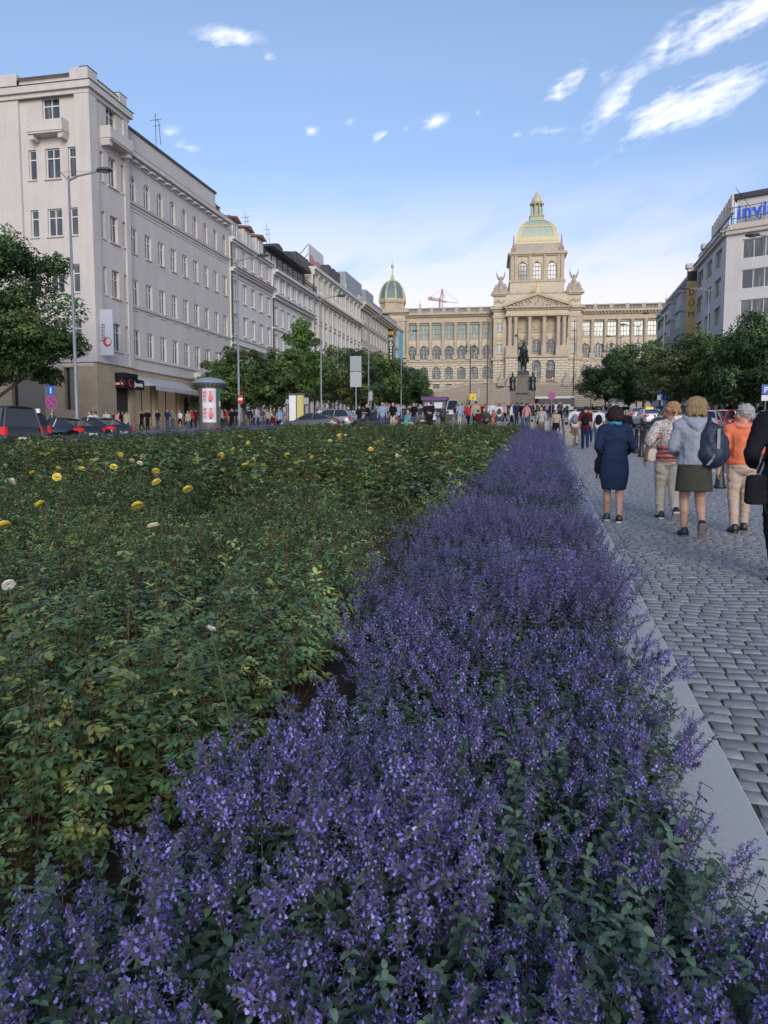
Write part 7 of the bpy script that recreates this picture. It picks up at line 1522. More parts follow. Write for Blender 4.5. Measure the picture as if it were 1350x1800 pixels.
# 2 floral blouse, pale trousers, looking left
def trousers(J, H, mat, t, r=(.056, .044, .036), z=.0, name='trousers', knee_only=False):
    mb = MB(); P = J['pelvis']; f = J['fat']; mb.ell(P+Vector((0, -.004*H, -.005*H+z)), (.1*f*H, .077*f*H, .075*H), 14, 9)
    for i in (0, 1):
        if knee_only: limb(mb, J, H, [('hip', i), ('knee', i)], (r[0]*f, r[1]))
        else:
            limb(mb, J, H, [('hip', i), ('knee', i)], (r[0]*f, r[1]*(1+.5*(f-1)))); a = J['ank', i]; mb.cap(J['knee', i], a+Vector((0, 0, .01*H)), r[1]*(1+.5*(f-1))*H, r[2]*H, 12)
    o = put(name, wrinkle(fuse(mb, .011, mat, smooth=3), .011, (8, 8, 19), H), t); return o
t = thing('person', 'person in a patterned orange and white blouse and pale trousers looking left', 'person', gx(1172, 11.2), R(2)); H = 1.60; J = rig(H, ((.04, 0, 0), (-.13, .035, .55)), ((-.19, .0, .53), (.12, .12, .56)), True, 1.16)
mb = MB(); g, Rz = head(mb, J, H, R(62), R(-5)); torso(mb, J, -.012); arms_body(mb, J, H, (.03, .025, .017)); put('body', fuse(mb, VX, SKIN2), t); eyes(g, H, t)
HG = pbr('ginger_hair', (.30, .16, .08), .6, c2=(.42, .26, .14), scale=40, bump=.8, bscale=80); rr = random.Random(2); mb = MB(); mb.ell(g(0, -.024, .014), (.064*H, .060*H, .062*H), 14, 10)
for k in range(46):
    a_, e_ = rr.uniform(0, 6.28), rr.uniform(-.5, 1.4); q = Vector((math.cos(a_)*math.cos(e_)*.062, math.sin(a_)*math.cos(e_)*.060-.026, math.sin(e_)*.058+.010))
    if q.y < .022 or q.z > .045: mb.ell(g(*q), (.017*H,)*3, 7, 5)
put('hair', wrinkle(fuse(mb, .007, HG, smooth=1), .010, (55, 55, 45)), t)
# blouse: scrollwork above, banded orange hem
m = pbr('patterned_blouse', (.5, .45, .42), .85, bump=.4, bscale=14); nt2 = m.node_tree; bs = nt2.nodes['Principled BSDF']; tcn = nd(nt2, 'ShaderNodeTexCoord'); sp = nd(nt2, 'ShaderNodeSeparateXYZ'); nt2.links.new(tcn.outputs['Object'], sp.inputs[0])
wv = nd(nt2, 'ShaderNodeTexNoise', Scale=11.0, Detail=1.5, Distortion=2.2); nt2.links.new(tcn.outputs['Object'], wv.inputs['Vector']); ln = mth(nt2, 'ABSOLUTE', mth(nt2, 'SINE', mth(nt2, 'MULTIPLY', wv.outputs[0], 20)))
c1 = mixc(nt2, mth(nt2, 'MULTIPLY_ADD', ln, 3.0, -1.3, clamp=True), (.07, .07, .10), (.62, .57, .52)); n9 = nd(nt2, 'ShaderNodeTexNoise', Scale=7.0, Detail=2.0); nt2.links.new(tcn.outputs['Object'], n9.inputs['Vector']); c1 = mixc(nt2, mth(nt2, 'MULTIPLY_ADD', n9.outputs[0], 6, -3.3, clamp=True), c1, (.52, .16, .12))
vo = nd(nt2, 'ShaderNodeTexVoronoi', Scale=26.0); nt2.links.new(tcn.outputs['Object'], vo.inputs['Vector']); zc = mth(nt2, 'SINE', mth(nt2, 'MULTIPLY', sp.outputs[2], 105)); c2_ = mixc(nt2, mth(nt2, 'GREATER_THAN', mth(nt2, 'ADD', zc, mth(nt2, 'MULTIPLY', vo.outputs['Distance'], 1.2)), .45), (.50, .11, .07), (.06, .05, .07)); c2_ = mixc(nt2, mth(nt2, 'LESS_THAN', vo.outputs['Distance'], .18), c2_, (.60, .38, .32))
nt2.links.new(mixc(nt2, mth(nt2, 'GREATER_THAN', mth(nt2, 'ADD', sp.outputs[2], mth(nt2, 'MULTIPLY', wv.outputs[0], .06)), 1.045), c2_, c1), bs.inputs['Base Color'])
mb = MB(); torso(mb, J, .016); P = J['pelvis']; mb.ell(P+Vector((0, 0, .02*H)), (.125*H, .095*H, .075*H), 14, 9); mb.cap(P.lerp(J['chest'], .3), J['chest'], .098*H, .1*H)
for i in (0, 1): mb.cap(J['sh', i], J['sh', i].lerp(J['el', i], .95), .042*H, .046*H)
put('blouse', clipz(wrinkle(fuse(mb, .012, m, smooth=4), .012, (12, 9, 8)), .505*H), t); CRMT = cloth('cream_trousers', (.46, .43, .36), (.52, .49, .42), scale=6, bump=.9, bs=9); trousers(J, H, CRMT, t, (.06, .047, .038))
for i in (0, 1): shoe(J, i, H, NB, SOLE, t)
b = thing('handbag', 'small white handbag on a strap at the left hip of the patterned blouse', 'handbag', at_local(t, (-.225, -.03, .90)), R(20)); mb = MB(); mb.loft([[(x*w_, y*.03, z) for x, y in ((-1, -.6), (-.7, -1), (.7, -1), (1, -.6), (1, .6), (.7, 1), (-.7, 1), (-1, .6))] for w_, z in ((.05, -.09), (.075, -.07), (.06, .05), (.035, .075))]); build(mb, 'bag', pbr('cream_leather', (.55, .50, .42), .5), b); mb = MB(); mb.tube([(.02, .0, .1), (.12, -.10, .28), (.25, -.16, .55), (.3, -.1, .62)], .008, 5); build(mb, 'strap', pbr('cream_leather', (0, 0, 0)), b)
# 3 grey hooded jacket, olive skirt
t = thing('person', 'person in a grey hooded jacket and olive skirt with short blond hair walking away', 'person', gx(1216, 9.55), R(-1)); H = 1.64; J = rig(H, ((.06, 0, 0), (-.11, .05, .95)), ((-.10, .13, .60), (.14, .12, .60)), True, 1.12)
mb = MB(); g, Rz = head(mb, J, H, R(-5), 0); torso(mb, J, -.012); arms_body(mb, J, H); legs_body(mb, J, H, (.052, .036, .021)); put('body', fuse(mb, VX, SKIN), t)
HB = pbr('blond_hair', (.36, .25, .13), .55, c2=(.24, .15, .075), scale=8, bump=.7, bscale=60, stretch=(6, 6, .7)); mb = MB(); mb.ell(g(0, -.016, .014), (.074*H, .070*H, .064*H), 18, 12); mb.ell(g(0, -.026, -.024), (.074*H, .054*H, .044*H), 16, 9)
for k in range(13): a_ = math.pi+(k-6)*.27-math.pi/2+math.pi/2; a_ = -math.pi/2+(k-6)*.3; mb.cap(g(.060*math.cos(a_), .05*math.sin(a_)-.018, .0), g(.066*math.cos(a_), .052*math.sin(a_)-.016, -.055-.009*math.sin(k*2.3)), .014*H, .008*H, 7)
put('hair', wrinkle(fuse(mb, .006, HB, smooth=1), .006, (45, 45, 6)), t)
HOOD = cloth('grey_marl_cotton', (.30, .32, .39), (.25, .27, .34), scale=30, bump=.6, bs=8); mb = MB(); torso(mb, J, .022); P = J['pelvis']; mb.cap(P+Vector((0, 0, .03*H)), J['chest'], .108*H, .105*H); mb.ell(P+Vector((0, 0, .045*H)), (.118*H, .09*H, .06*H), 14, 8)
for i in (0, 1): limb(mb, J, H, [('sh', i), ('el', i), ('wr', i)], (.044, .037, .027), .002)
put('jacket', clipz(wrinkle(fuse(mb, .012, HOOD, smooth=4), .014, (9, 9, 11)), .525*H), t); mb = MB(); n = 24; mb.loft([[(w_*H*math.cos(q), w_*.78*H*math.sin(q), z*H) for q in [2*math.pi*j/n for j in range(n)]] for w_, z in ((.112, .515), (.117, .53), (.118, .555), (.115, .565))]); build(mb, 'waistband', HOOD, t)
mb = MB(); nn = J['neck']
for k in range(15): a_ = math.pi*(1+k/14); a2 = math.pi*(1+(k+1)/14); r_ = .072; mb.cap(nn+Vector((r_*math.cos(a_)*1.1, r_*math.sin(a_)*.75-.01, .022-.022*math.sin(math.pi*k/14)))*H, nn+Vector((r_*math.cos(a2)*1.1, r_*math.sin(a2)*.75-.01, .022-.022*math.sin(math.pi*(k+1)/14)))*H, .019*H, .019*H)
mb.loft([[((.0+w_*x)*H+nn.x, (y*1.0-.05-d_)*H+nn.y, z*H+nn.z) for x, y in ((-1, .03), (-.6, -.012), (0, -.03), (.6, -.012), (1, .03), (0, .04))] for w_, d_, z in ((.09, .0, .012), (.085, .022, -.02), (.055, .03, -.05), (.015, .026, -.078))]); put('hood', fuse(mb, .011, HOOD, smooth=3), t)
skirt(J, .545, .335, .112, .128, cloth('olive_skirt', (.060, .062, .048), scale=8, bump=.3), t)
for i in (0, 1):
    a = J['ank', i]; mb = MB(); mb.cap(a+Vector((0, 0, .0)), a+(J['knee', i]-a).normalized()*.035*H, .023*H, .022*H, 12); build(mb, 'sock', SWH, t, smooth=True); shoe(J, i, H, NB, pbr('grey_tread', (.30, .27, .26), .8, c2=(.12, .10, .10), scale=28), t)
b = thing('backpack', 'dark navy backpack hanging from the right shoulder of the grey hooded jacket', 'backpack', at_local(t, (.185, -.13, 1.08)), R(14)); NV = pbr('navy_nylon', (.010, .018, .045), .6, c2=(.016, .026, .06), scale=6, bump=.5, bscale=9)
mb = MB(); mb.ell((0, 0, -.09), (.18, .10, .17), 18, 12); mb.ell((.0, .0, .0), (.172, .095, .2), 18, 12); mb.ell((-.02, .0, .09), (.14, .085, .17), 16, 10); mb.cap((-.05, .02, .2), (-.05, .03, .25), .06, .04); mb.ell((0, -.03, -.1), (.13, .10, .13), 12, 8); put('bag', wrinkle(fuse(mb, .011, NV, smooth=3), .014, (14, 10, 8)), b)
mb = MB(); mb.box(-.02, .015, -.112, -.10, -.05, .19); mb.loft([[(x-.013, y, z), (x+.02, y, z), (x+.02, y+.006, z), (x-.013, y+.006, z)] for x, y, z in ((.0, -.114, -.04), (-.05, -.112, -.13), (-.11, -.085, -.22))]); build(mb, 'webbing', pbr('grey_webbing', (.22, .23, .25), .7), b); mb = MB(); mb.tube([(-.05, .02, .3), (-.04, .07, .34), (-.02, .16, .25)], .02, 6); build(mb, 'shoulder_strap', NV, b)
# 4 orange jacket
t = thing('person', 'person in an orange jacket and beige trousers with short grey hair looking left', 'person', gx(1299, 10.1), R(-3)); H = 1.555; J = rig(H, ((-.05, 0, 0), (.09, 0, 0)), ((-.165, .0, .50), (.10, .13, .58)), True, 1.06)
mb = MB(); g, Rz = head(mb, J, H, R(70), R(-3)); torso(mb, J, -.012); arms_body(mb, J, H); put('body', fuse(mb, VX, SKIN), t); eyes(g, H, t)
GH = pbr('silver_hair', (.38, .38, .38), .55, c2=(.26, .26, .27), scale=20, bump=.7, bscale=70); mb = MB(); mb.ell(g(0, -.018, .018), (.062*H, .064*H, .058*H), 16, 12); mb.ell(g(0, -.036, -.014), (.052*H, .038*H, .042*H), 12, 8); rr = random.Random(4)
for k in range(30):
    a_, e_ = rr.uniform(0, 6.28), rr.uniform(.1, 1.4); q = Vector((math.cos(a_)*math.cos(e_)*.056, math.sin(a_)*math.cos(e_)*.058-.018, math.sin(e_)*.054+.016)); mb.cap(g(*q), g(*(q*1.12+Vector((0, .01, .0)))), .010*H, .006*H, 6)
put('hair', wrinkle(fuse(mb, .007, GH, smooth=1), .010, (50, 50, 30)), t)
OR = cloth('orange_fleece', (.72, .20, .10), (.62, .16, .08), scale=12, bump=.6, bs=8); mb = MB(); torso(mb, J, .02); P = J['pelvis']; mb.cap(P+Vector((0, 0, .05*H)), J['chest'], .100*H, .098*H); mb.ell(P+Vector((0, 0, .055*H)), (.112*H, .086*H, .06*H), 14, 8)
for i in (0, 1): limb(mb, J, H, [('sh', i), ('el', i), ('wr', i)], (.042, .036, .027), .002)
put('jacket', clipz(wrinkle(fuse(mb, .012, OR, smooth=4), .013, (10, 9, 9)), .545*H), t); mb = MB(); nn = J['neck']
for k in range(14): a_, a2 = k*.45, (k+1)*.45; mb.cap(nn+Vector((.062*math.cos(a_), .05*math.sin(a_)-.006, .008+.012*math.sin(a_)))*H, nn+Vector((.062*math.cos(a2), .05*math.sin(a2)-.006, .008+.012*math.sin(a2)))*H, .021*H, .021*H)
put('collar', fuse(mb, .01, cloth('orange_collar', (.75, .27, .19), scale=9), smooth=3), t); mb = MB(); n = 24; mb.loft([[(w_*H*math.cos(q), w_*.78*H*math.sin(q), z*H) for q in [2*math.pi*j/n for j in range(n)]] for w_, z in ((.112, .535), (.117, .545), (.117, .57), (.113, .578))]); build(mb, 'waistband', OR, t)
trousers(J, H, cloth('beige_trousers', (.42, .33, .26), (.47, .38, .31), scale=7, bump=.9, bs=9), t, (.056, .043, .029))
for i in (0, 1): shoe(J, i, H, BSH, BSH, t)
# 5 man in black cut by the picture edge
t = thing('person', 'person all in black with a grey head cut by the right picture edge', 'person', gx(1376, 7.2), R(3)); H = 1.70; J = rig(H, ((-.07, .0, .3), (.1, 0, 0)), ((-.135, .11, .60), (.14, .12, .60)), False, 1.2)
mb = MB(); g, Rz = head(mb, J, H, R(5), 0); torso(mb, J, -.012); arms_body(mb, J, H); put('body', fuse(mb, VX, SKIN), t); mb = MB(); mb.ell(g(0, -.016, .016), (.049*H, .058*H, .053*H), 16, 12); put('hair', fuse(mb, .01, GH, smooth=1), t)
BK = cloth('black_jacket', (.010, .011, .016), (.014, .015, .02), scale=6, bump=.5, bs=8); mb = MB(); torso(mb, J, .025); P = J['pelvis']; mb.cap(P+Vector((0, 0, .02*H)), J['chest'], .112*H, .11*H)
for i in (0, 1): limb(mb, J, H, [('sh', i), ('el', i), ('wr', i)], (.046, .04, .03), .003)
put('jacket', wrinkle(fuse(mb, .012, BK, smooth=4), .012, (9, 9, 10)), t); trousers(J, H, cloth('black_trousers', (.010, .010, .014), scale=7, bump=.7, bs=9), t, (.06, .048, .04))
for i in (0, 1): shoe(J, i, H, BSH, BSH, t)
b = thing('shoulder_bag', 'black shoulder bag at the hip of the person in black at the right edge', 'shoulder bag', at_local(t, (-.25, -.02, .80)), R(10)); mb = MB(); mb.loft([[(x*w_, y*.055, z) for x, y in ((-1, -.6), (-.7, -1), (.7, -1), (1, -.6), (1, .6), (.7, 1), (-.7, 1), (-1, .6))] for w_, z in ((.07, -.14), (.095, -.12), (.09, .05), (.08, .1), (.05, .115))]); mb.tube([(.04, -.04, -.1), (.07, -.05, -.22)], .012, 5); build(mb, 'bag', cloth('black_nylon', (.014, .014, .016), scale=9), b); mb = MB(); mb.tube([(0, 0, .13), (.05, -.06, .35), (.12, -.1, .6)], .012, 5); build(mb, 'strap', cloth('black_leather', (.008, .008, .009)), b)

# ---- everyone further away: a few figures, copied with clothes of their own
def simple(key, H, feet, hands, fem, fat, bottom, vox=.024, sleeve=.95, hair='short', hipdrop=0.0, lean=0.0):
    J = rig(H, feet, hands, fem, fat, hipdrop, lean); M = {}
    mb = MB(); g, Rz = head(mb, J, H); torso(mb, J, -.012); [limb(mb, J, H, [('sh', i), ('el', i), ('wr', i)], (.03, .024, .017)) for i in (0, 1)]; [mb.cap(J['wr', i], J['wr', i]+(J['wr', i]-J['el', i]).normalized()*.07*H, .019*H, .012*H, 6) for i in (0, 1)]
    if bottom in ('skirt', 'shorts'): legs_body(mb, J, H, (.05, .034, .022))
    M['body'] = (fuse(mb, vox*.75, SKIN, smooth=1), 'body'); mb = MB(); mb.ell(g(0, -.014, .016), (.052*H, .060*H, .054*H), 12, 8)
    if hair == 'long': mb.ell(g(0, -.034, -.03), (.046*H, .032*H, .06*H), 10, 7)
    M['hair'] = (fuse(mb, vox*.6, BSH, smooth=1), 'hair'); mb = MB(); torso(mb, J, .014); mb.ell(J['pelvis']+Vector((0, 0, .03*H)), (.104*fat*H, .082*fat*H, .07*H), 12, 8)
    for i in (0, 1):
        mb.cap(J['sh', i], J['sh', i].lerp(J['el', i], .9), .04*H, .037*H)
        if sleeve > 1: mb.cap(J['el', i], J['wr', i], .034*H, .025*H)
    M['top'] = (fuse(mb, vox, SWH, smooth=1), 'top')
    if bottom == 'skirt':
        mb = MB(); n = 16; mb.loft([[(w_*H*math.cos(q), w_*.8*H*math.sin(q), z*H) for q in [2*math.pi*j/n for j in range(n)]] for w_, z in ((.1, .57), (.112, .5), (.118, .38), (.115, .27))]); M['bottom'] = (mb.mesh('skirt', SWH, True), 'skirt')
    else:
        mb = MB(); mb.ell(J['pelvis'], (.098*fat*H, .076*fat*H, .07*H), 12, 8)
        for i in (0, 1):
            limb(mb, J, H, [('hip', i), ('knee', i)], (.056, .044))
            if bottom == 'trousers': mb.cap(J['knee', i], J['ank', i], .043*H, .032*H)
        M['bottom'] = (fuse(mb, vox, SWH, smooth=1), bottom)
    mb = MB()
    sh = []
    for i in (0, 1): q = MB(); q.ell(J['ank', i]+Vector((0, .035*H, -.012*H)), (.028*H, .07*H, .03*H), 8, 6); sh.append(q.mesh('shoe', BSH, True))
    M['shoes'] = sh; return M
SP = {'stand': simple('s', 1.76, ((0, 0, 0), (.03, 0, 0)), None, False, 1.05, 'trousers'), 'walk': simple('w', 1.74, ((.13, 0, 0), (-.14, .03, 0)), ((-.15, -.06, .5), (.15, .1, .5)), False, 1.0, 'trousers'),
      'walkf': simple('wf', 1.66, ((-.12, .03, 0), (.12, 0, 0)), ((-.14, .1, .52), (.14, -.05, .5)), True, 1.0, 'trousers', hair='long', sleeve=1.5), 'skirtf': simple('sf', 1.64, ((.06, 0, 0), (-.07, .02, 0)), ((-.14, .05, .5), (.14, 0, .5)), True, 1.0, 'skirt', hair='long'),
      'shorts': simple('sh', 1.76, ((.08, 0, 0), (-.1, .02, 0)), ((-.16, 0, .5), (.16, .06, .5)), False, 1.05, 'shorts'), 'phone': simple('ph', 1.72, ((0, 0, 0), (.04, 0, 0)), ((-.06, .17, .66), (.06, .17, .66)), False, 1.15, 'trousers'),
      'stoop': simple('st', 1.7, ((.02, 0, 0), (-.02, 0, 0)), ((-.1, .22, .45), (.1, .22, .42)), False, 1.05, 'trousers', lean=.16, hipdrop=.06), 'jacket': simple('jk', 1.76, ((.1, 0, 0), (-.1, .02, 0)), None, False, 1.15, 'trousers', sleeve=1.5)}
# seated figure: thighs level
def seated():
    H = 1.74; J = rig(H, ((.22, .0, 0), (.24, .0, 0)), ((-.1, .2, .30), (.1, .2, .30)), False, 1.1, .25, .08); M = {}
    mb = MB(); g, Rz = head(mb, J, H); torso(mb, J, -.012); [limb(mb, J, H, [('sh', i), ('el', i), ('wr', i)], (.03, .024, .017)) for i in (0, 1)]; M['body'] = (fuse(mb, .018, SKIN, smooth=1), 'body'); mb = MB(); mb.ell(g(0, -.014, .016), (.05*H, .058*H, .052*H), 12, 8); M['hair'] = (fuse(mb, .014, BSH, smooth=1), 'hair')
    mb = MB(); torso(mb, J, .016); [mb.cap(J['sh', i], J['el', i], .042*H, .038*H) for i in (0, 1)]; M['top'] = (fuse(mb, .022, SWH, smooth=1), 'top'); mb = MB(); mb.ell(J['pelvis'], (.1*H, .08*H, .06*H), 12, 8); [(limb(mb, J, H, [('hip', i), ('knee', i)], (.056, .044)), mb.cap(J['knee', i], J['ank', i], .043*H, .032*H)) for i in (0, 1)]; M['bottom'] = (fuse(mb, .022, SWH, smooth=1), 'trousers'); sh = []
    for i in (0, 1): q = MB(); q.ell(J['ank', i]+Vector((0, .035*H, -.012*H)), (.028*H, .07*H, .03*H), 8, 6); sh.append(q.mesh('shoe', BSH, True))
    M['shoes'] = sh; return M
SP['seated'] = seated()
CC = {'black': (.012, .012, .016), 'white': (.60, .62, .66), 'navy': (.018, .028, .07), 'grey': (.20, .21, .23), 'charcoal': (.06, .06, .07), 'red': (.40, .035, .045), 'maroon': (.09, .012, .02), 'beige': (.38, .33, .24), 'khaki': (.20, .17, .10), 'teal': (.02, .24, .34), 'sky-blue': (.24, .34, .50), 'denim': (.06, .09, .17), 'pink': (.55, .28, .30), 'olive': (.08, .085, .05), 'brown': (.10, .06, .04), 'yellow': (.6, .45, .06), 'pale': (.42, .40, .36), 'coral': (.55, .14, .12)}
HC = {'dark': (.02, .014, .012), 'brown': (.07, .04, .025), 'blond': (.32, .22, .11), 'grey': (.28, .28, .28), 'bald': None}
def cm(c): return cloth(c.replace(' ', '_')+'_cloth', CC[c], scale=8, bump=.3)
def hm(c): return SKIN if HC[c] is None else pbr(c+'_hair', HC[c], .6)
def person(kind, loc, rz, top, bot, hair='dark', label=None, group=None, s=1.0, dz=0.0, pack=None):
    if -18 < loc[0] < 2.2 and 50.9 < loc[1] < 215: dz += .22
    M = SP[kind]; t = thing('person', label, 'person', tuple(Vector(loc)+Vector((0, 0, dz))), rz, group, s)
    for k, mat in (('body', SKIN), ('hair', hm(hair)), ('top', cm(top)), ('bottom', cm(bot))):
        o = put(M[k][1], M[k][0], t)
        if k != 'body': o.material_slots[0].link = 'OBJECT'; o.material_slots[0].material = mat
    for m_ in M['shoes']: put('shoe', m_, t)
    if pack:
        mb = MB(); mb.ell((0, -.16, 1.18), (.15, .1, .23), 12, 8); mb.ell((0, -.2, 1.1), (.12, .09, .13), 10, 6); b = tag(put('backpack', fuse(mb, .02, cm(pack), smooth=2)), f'{pack} backpack on the {top} back of the person {label.split(" ", 1)[1]}'[:110], 'backpack'); b.location = t.location; b.rotation_euler = t.rotation_euler; b.scale = t.scale
        lb = ' '.join(b['label'].split()[:16]); b['label'] = lb
    return t
P_ = person; gr = 'people near the end of the flower bed'
AW = 0.0; TO = math.pi      # walking away / towards the camera
for a in ((1010, 35.2, 'shorts', AW, 'white', 'khaki', 'brown', 'person with grey rucksack and white shirt right of the litter bin', 'grey', 1.0), (1028, 32.2, 'walk', AW, 'maroon', 'navy', 'dark', 'person in maroon shirt with black rucksack on the footpath', 'black', 1.0), (1051, 34, 'walk', AW, 'white', 'denim', 'brown', 'person in white shirt with black rucksack beside the dark blue dress', 'black', .98),
          (1036, 39, 'stand', AW, 'sky-blue', 'navy', 'dark', 'person in light blue shirt half hidden between two rucksack walkers', None, .97), (977, 41.5, 'skirtf', TO, 'beige', 'black', 'dark', 'person in beige top and long black skirt walking down between the bins', None, .97), (951, 43, 'shorts', R(150), 'pale', 'khaki', 'dark', 'person in pale vest behind the farther litter bin', None, 1.0),
          (1100, 33, 'walkf', AW, 'black', 'black', 'blond', 'person with blond hair in black right of the dark blue dress', None, .95)):
    px, Y, k, rz, tp, bt, hr, lab, pk, s = a; P_(k, gx(px, Y, 0), rz, tp, bt, hr, lab, gr, s, pack=pk)
gr = 'people standing behind the flower bed'
for a in ((632, 53, 'stand', R(170), 'black', 'charcoal', 'brown', 'person in black printed shirt with brown bob left of the stout man', .92), (646, 52, 'phone', R(120), 'black', 'charcoal', 'blond', 'stout person in black shirt and pale cap looking at a phone', 1.02), (672, 51.5, 'stand', R(190), 'sky-blue', 'denim', 'grey', 'tall person in checked grey blue shirt and sunglasses', 1.04), (691, 54, 'stand', R(165), 'black', 'pale', 'bald', 'bald person in black shirt with small white emblem', 1.03),
          (700, 60, 'walk', R(200), 'sky-blue', 'navy', 'dark', 'person in pale blue shirt behind the bald one', .98), (713, 51.5, 'seated', R(-60), 'teal', 'pale', 'bald', 'seated bald person in bright teal shirt', 1.0), (728, 54.5, 'stand', R(150), 'black', 'denim', 'dark', 'person in black shirt and jeans right of the teal shirt', 1.02), (750, 54, 'stand', R(200), 'black', 'charcoal', 'dark', 'person in black shirt with sunglasses leaning in', 1.03), (757, 57, 'stand', R(20), 'black', 'navy', 'dark', 'broad person in black behind the one with sunglasses', 1.05),
          (757, 51.5, 'seated', R(60), 'black', 'black', 'dark', 'seated person in black leaning forward with dark hair', 1.0), (778, 56, 'walkf', R(180), 'charcoal', 'black', 'dark', 'person in open dark jacket over white shirt', .98), (785, 51.5, 'seated', R(-20), 'olive', 'khaki', 'brown', 'seated person in olive scarf at the end of the bed', .96), (836, 52.5, 'jacket', R(15), 'beige', 'black', 'brown', 'big person in beige jacket with black strap across the back', 1.05),
          (843, 51.5, 'seated', R(60), 'maroon', 'charcoal', 'dark', 'seated person in maroon shirt', 1.0), (853, 52, 'seated', R(160), 'charcoal', 'black', 'brown', 'seated bearded person in dark top behind the maroon shirt', 1.06), (864, 58, 'stand', R(175), 'white', 'charcoal', 'bald', 'bald person in white shirt above the maroon shirt', 1.03), (866, 53, 'skirtf', R(100), 'coral', 'coral', 'brown', 'short person in coral dress', .78), (808, 62, 'stand', R(20), 'sky-blue', 'pale', 'grey', 'person in grey blue jacket with back turned', 1.0), (823, 64, 'walkf', R(200), 'red', 'black', 'brown', 'person in red top left of the beige jacket', .97),
          (898, 58, 'walkf', R(-80), 'white', 'black', 'brown', 'person in white shirt and black trousers striding right', 1.0), (908, 66, 'jacket', R(0), 'navy', 'navy', 'dark', 'tall person in navy walking away', 1.0), (925, 52, 'walk', R(-40), 'pink', 'denim', 'dark', 'person in pink and white shirt left of the far bin', .96), (917, 55, 'walk', R(-60), 'black', 'denim', 'dark', 'person in black jacket and jeans left of the pink shirt', 1.0)):
    px, Y, k, rz, tp, bt, hr, lab, s = a; P_(k, gx(px, Y, 0), rz, tp, bt, hr, lab, gr, s*1.05)
P_('shorts', gx(877, 57), R(5), 'white', 'denim', 'brown', 'person in white shirt and denim shorts with brown rucksack', gr, 1.0, pack='brown')
gr = 'people near the shops on the left'
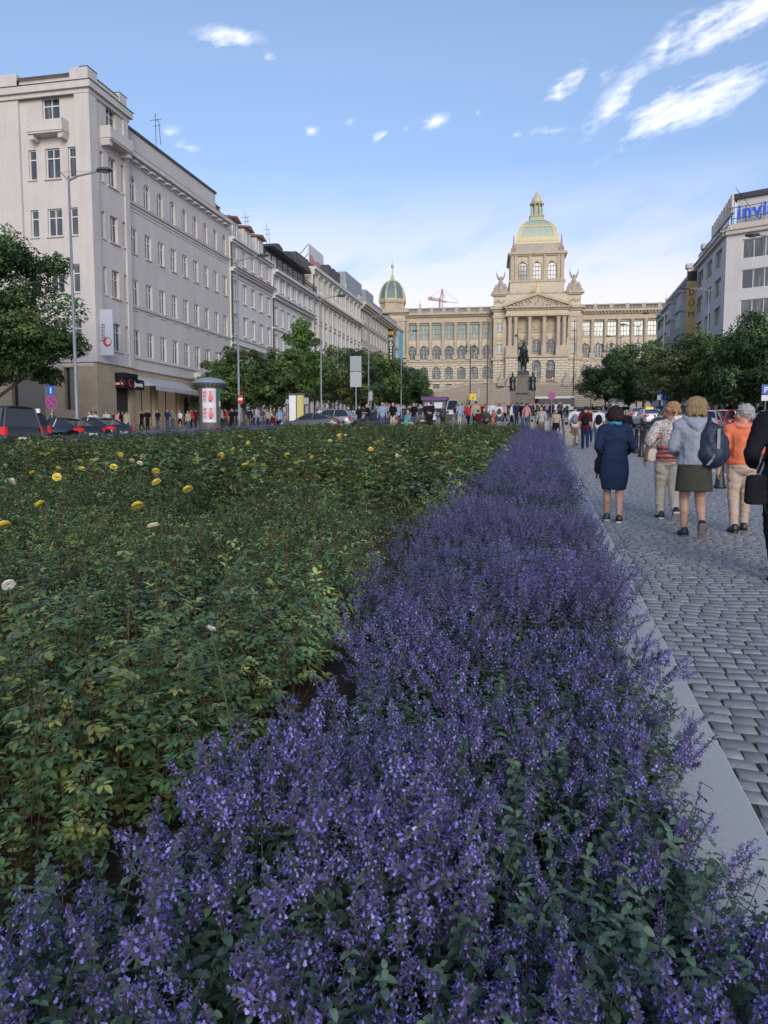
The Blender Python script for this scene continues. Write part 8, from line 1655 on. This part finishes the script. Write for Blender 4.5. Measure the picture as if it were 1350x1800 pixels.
for a in ((160, 41, 'stand', R(150), 'white', 'charcoal', 'dark', 'person in white shirt above the fastback sedan'), (169, 42.5, 'walk', R(80), 'white', 'navy', 'dark', 'person with light striped shirt beside the other white shirt'), (71, 42, 'stand', R(200), 'olive', 'black', 'brown', 'person in olive behind the black sedans'), (94, 42.5, 'stand', R(100), 'charcoal', 'black', 'dark', 'dark haired person under the no stopping sign'), (36, 41.5, 'stand', R(80), 'black', 'black', 'dark', 'dark person before the white panel'),
          (188, 52, 'stand', R(190), 'white', 'grey', 'dark', 'person in white jacket with small bag near the shop door'), (202, 55, 'walkf', R(150), 'black', 'charcoal', 'brown', 'person in black top near the shop door'), (210, 50, 'stand', R(30), 'pink', 'grey', 'brown', 'person in pale pink by the shop door'), (217, 49.5, 'stand', R(60), 'black', 'denim', 'dark', 'person with black coat next to the beige jacket'), (223, 48.5, 'jacket', R(-20), 'beige', 'black', 'dark', 'person in beige jacket and black trousers right of the fastback'),
          (250, 62, 'walkf', R(170), 'black', 'black', 'brown', 'person in black with white bag before the awning'), (260, 61, 'stand', R(200), 'black', 'black', 'blond', 'person in long black coat before the awning'), (278, 62, 'walk', R(160), 'black', 'denim', 'dark', 'person in black jacket and blue jeans under the awning'), (295, 63, 'stand', R(180), 'navy', 'denim', 'brown', 'person in navy shirt and jeans under the awning'), (304, 64, 'walk', R(150), 'grey', 'denim', 'brown', 'person in grey shirt right of the navy shirt'), (317, 64.5, 'skirtf', R(170), 'white', 'black', 'dark', 'person in white top and black skirt'),
          (331, 59, 'walkf', R(190), 'beige', 'denim', 'brown', 'person in beige top and jeans left of the advertising column'), (338, 66, 'stand', R(90), 'red', 'black', 'dark', 'person in red left of the advertising column'), (345, 67, 'stand', R(80), 'maroon', 'navy', 'dark', 'person in maroon left of the advertising column'), (398, 67, 'walk', R(120), 'red', 'charcoal', 'dark', 'person in red right of the advertising column'), (391, 66, 'stand', R(100), 'pink', 'black', 'dark', 'person in pink right of the advertising column'), (408, 63, 'stand', R(180), 'black', 'black', 'dark', 'dark person right of the red one'), (418, 64, 'walk', R(90), 'black', 'charcoal', 'dark', 'dark person left of the second lamp'),
          (437, 68, 'stand', R(60), 'navy', 'khaki', 'brown', 'person in navy under the left row trees'), (447, 58, 'shorts', R(-60), 'navy', 'navy', 'brown', 'child in navy with yellow bag walking by the road'), (455, 69, 'stand', R(90), 'sky-blue', 'navy', 'dark', 'person in light blue under the left row trees'), (464, 66, 'walk', R(100), 'charcoal', 'denim', 'dark', 'person in dark grey under the left row trees'), (472, 70, 'stand', R(80), 'teal', 'black', 'dark', 'person in teal under the left row trees'),
          (484, 58, 'seated', R(40), 'maroon', 'pale', 'brown', 'seated person in maroon left of the grey sedan'), (491, 57.5, 'stand', R(160), 'sky-blue', 'black', 'dark', 'person in grey blue beside the seated ones'), (498, 57, 'seated', R(-70), 'grey', 'black', 'dark', 'seated person in grey leaning forward left of the grey sedan')):
    px, Y, k, rz, tp, bt, hr, lab = a; P_(k, gx(px, Y), rz, tp, bt, hr, lab, gr, .72 if 'child' in lab else 1.0)
rr = random.Random(12); kinds = ['stand', 'walk', 'walkf', 'skirtf', 'shorts', 'phone', 'jacket']; tops = ['black', 'white', 'navy', 'grey', 'charcoal', 'red', 'beige', 'sky-blue', 'pink', 'olive', 'maroon', 'white', 'black', 'navy']; bots = ['black', 'navy', 'denim', 'khaki', 'charcoal', 'denim']
USED = set()
def crowd(n, x0, x1, y0, y1, place, group, seed):
    for i in range(n):
        px, Y = rr.uniform(x0, x1), rr.uniform(y0, y1); f = (px-x0)/(x1-x0); where = 'left' if f < .33 else 'mid' if f < .67 else 'right'
        for q in range(40):
            k = rr.choice(kinds); tp, bt = rr.choice(tops), rr.choice(bots); hr = rr.choice(['dark', 'dark', 'brown', 'blond', 'grey']); w_ = {'skirtf': 'skirt', 'shorts': 'shorts'}.get(k, 'trousers'); lab = f'{hr}-haired person in {tp} top and {bt} {w_}, {where} in {place}'
            if lab not in USED: break
        USED.add(lab); P_(k, gx(px, Y), rr.uniform(0, 6.28), tp, bt, hr, lab, group, rr.uniform(.93, 1.04))
crowd(46, 800, 905, 82, 140, 'crowd below statue', 'people crowding below the horseman monument', 1); crowd(34, 905, 1000, 78, 138, 'crowd before coach', 'people crowding before the coach', 2); crowd(20, 800, 935, 60, 80, 'near crossing crowd', 'people crossing behind the bed', 3)
crowd(16, 395, 620, 68, 92, 'shade of left trees', 'people under the left row trees', 4); crowd(8, 1040, 1075, 85, 130, 'far right footpath group', 'people on the far right footpath', 5); crowd(10, 1170, 1340, 62, 90, 'shade of right trees', 'people under the right row trees', 6)
for i in range(9):
    px = 935+rr.uniform(-70, 85); p = at(px, 676, 222); tp = tops[i]; t = P_(rr.choice(kinds), (p.x, mc.y-13.0, pz(679)), rr.uniform(0, 6), tp, rr.choice(bots), 'dark', f'tiny person in {tp} top at the balustrade of the museum terrace', 'people on the museum terrace')
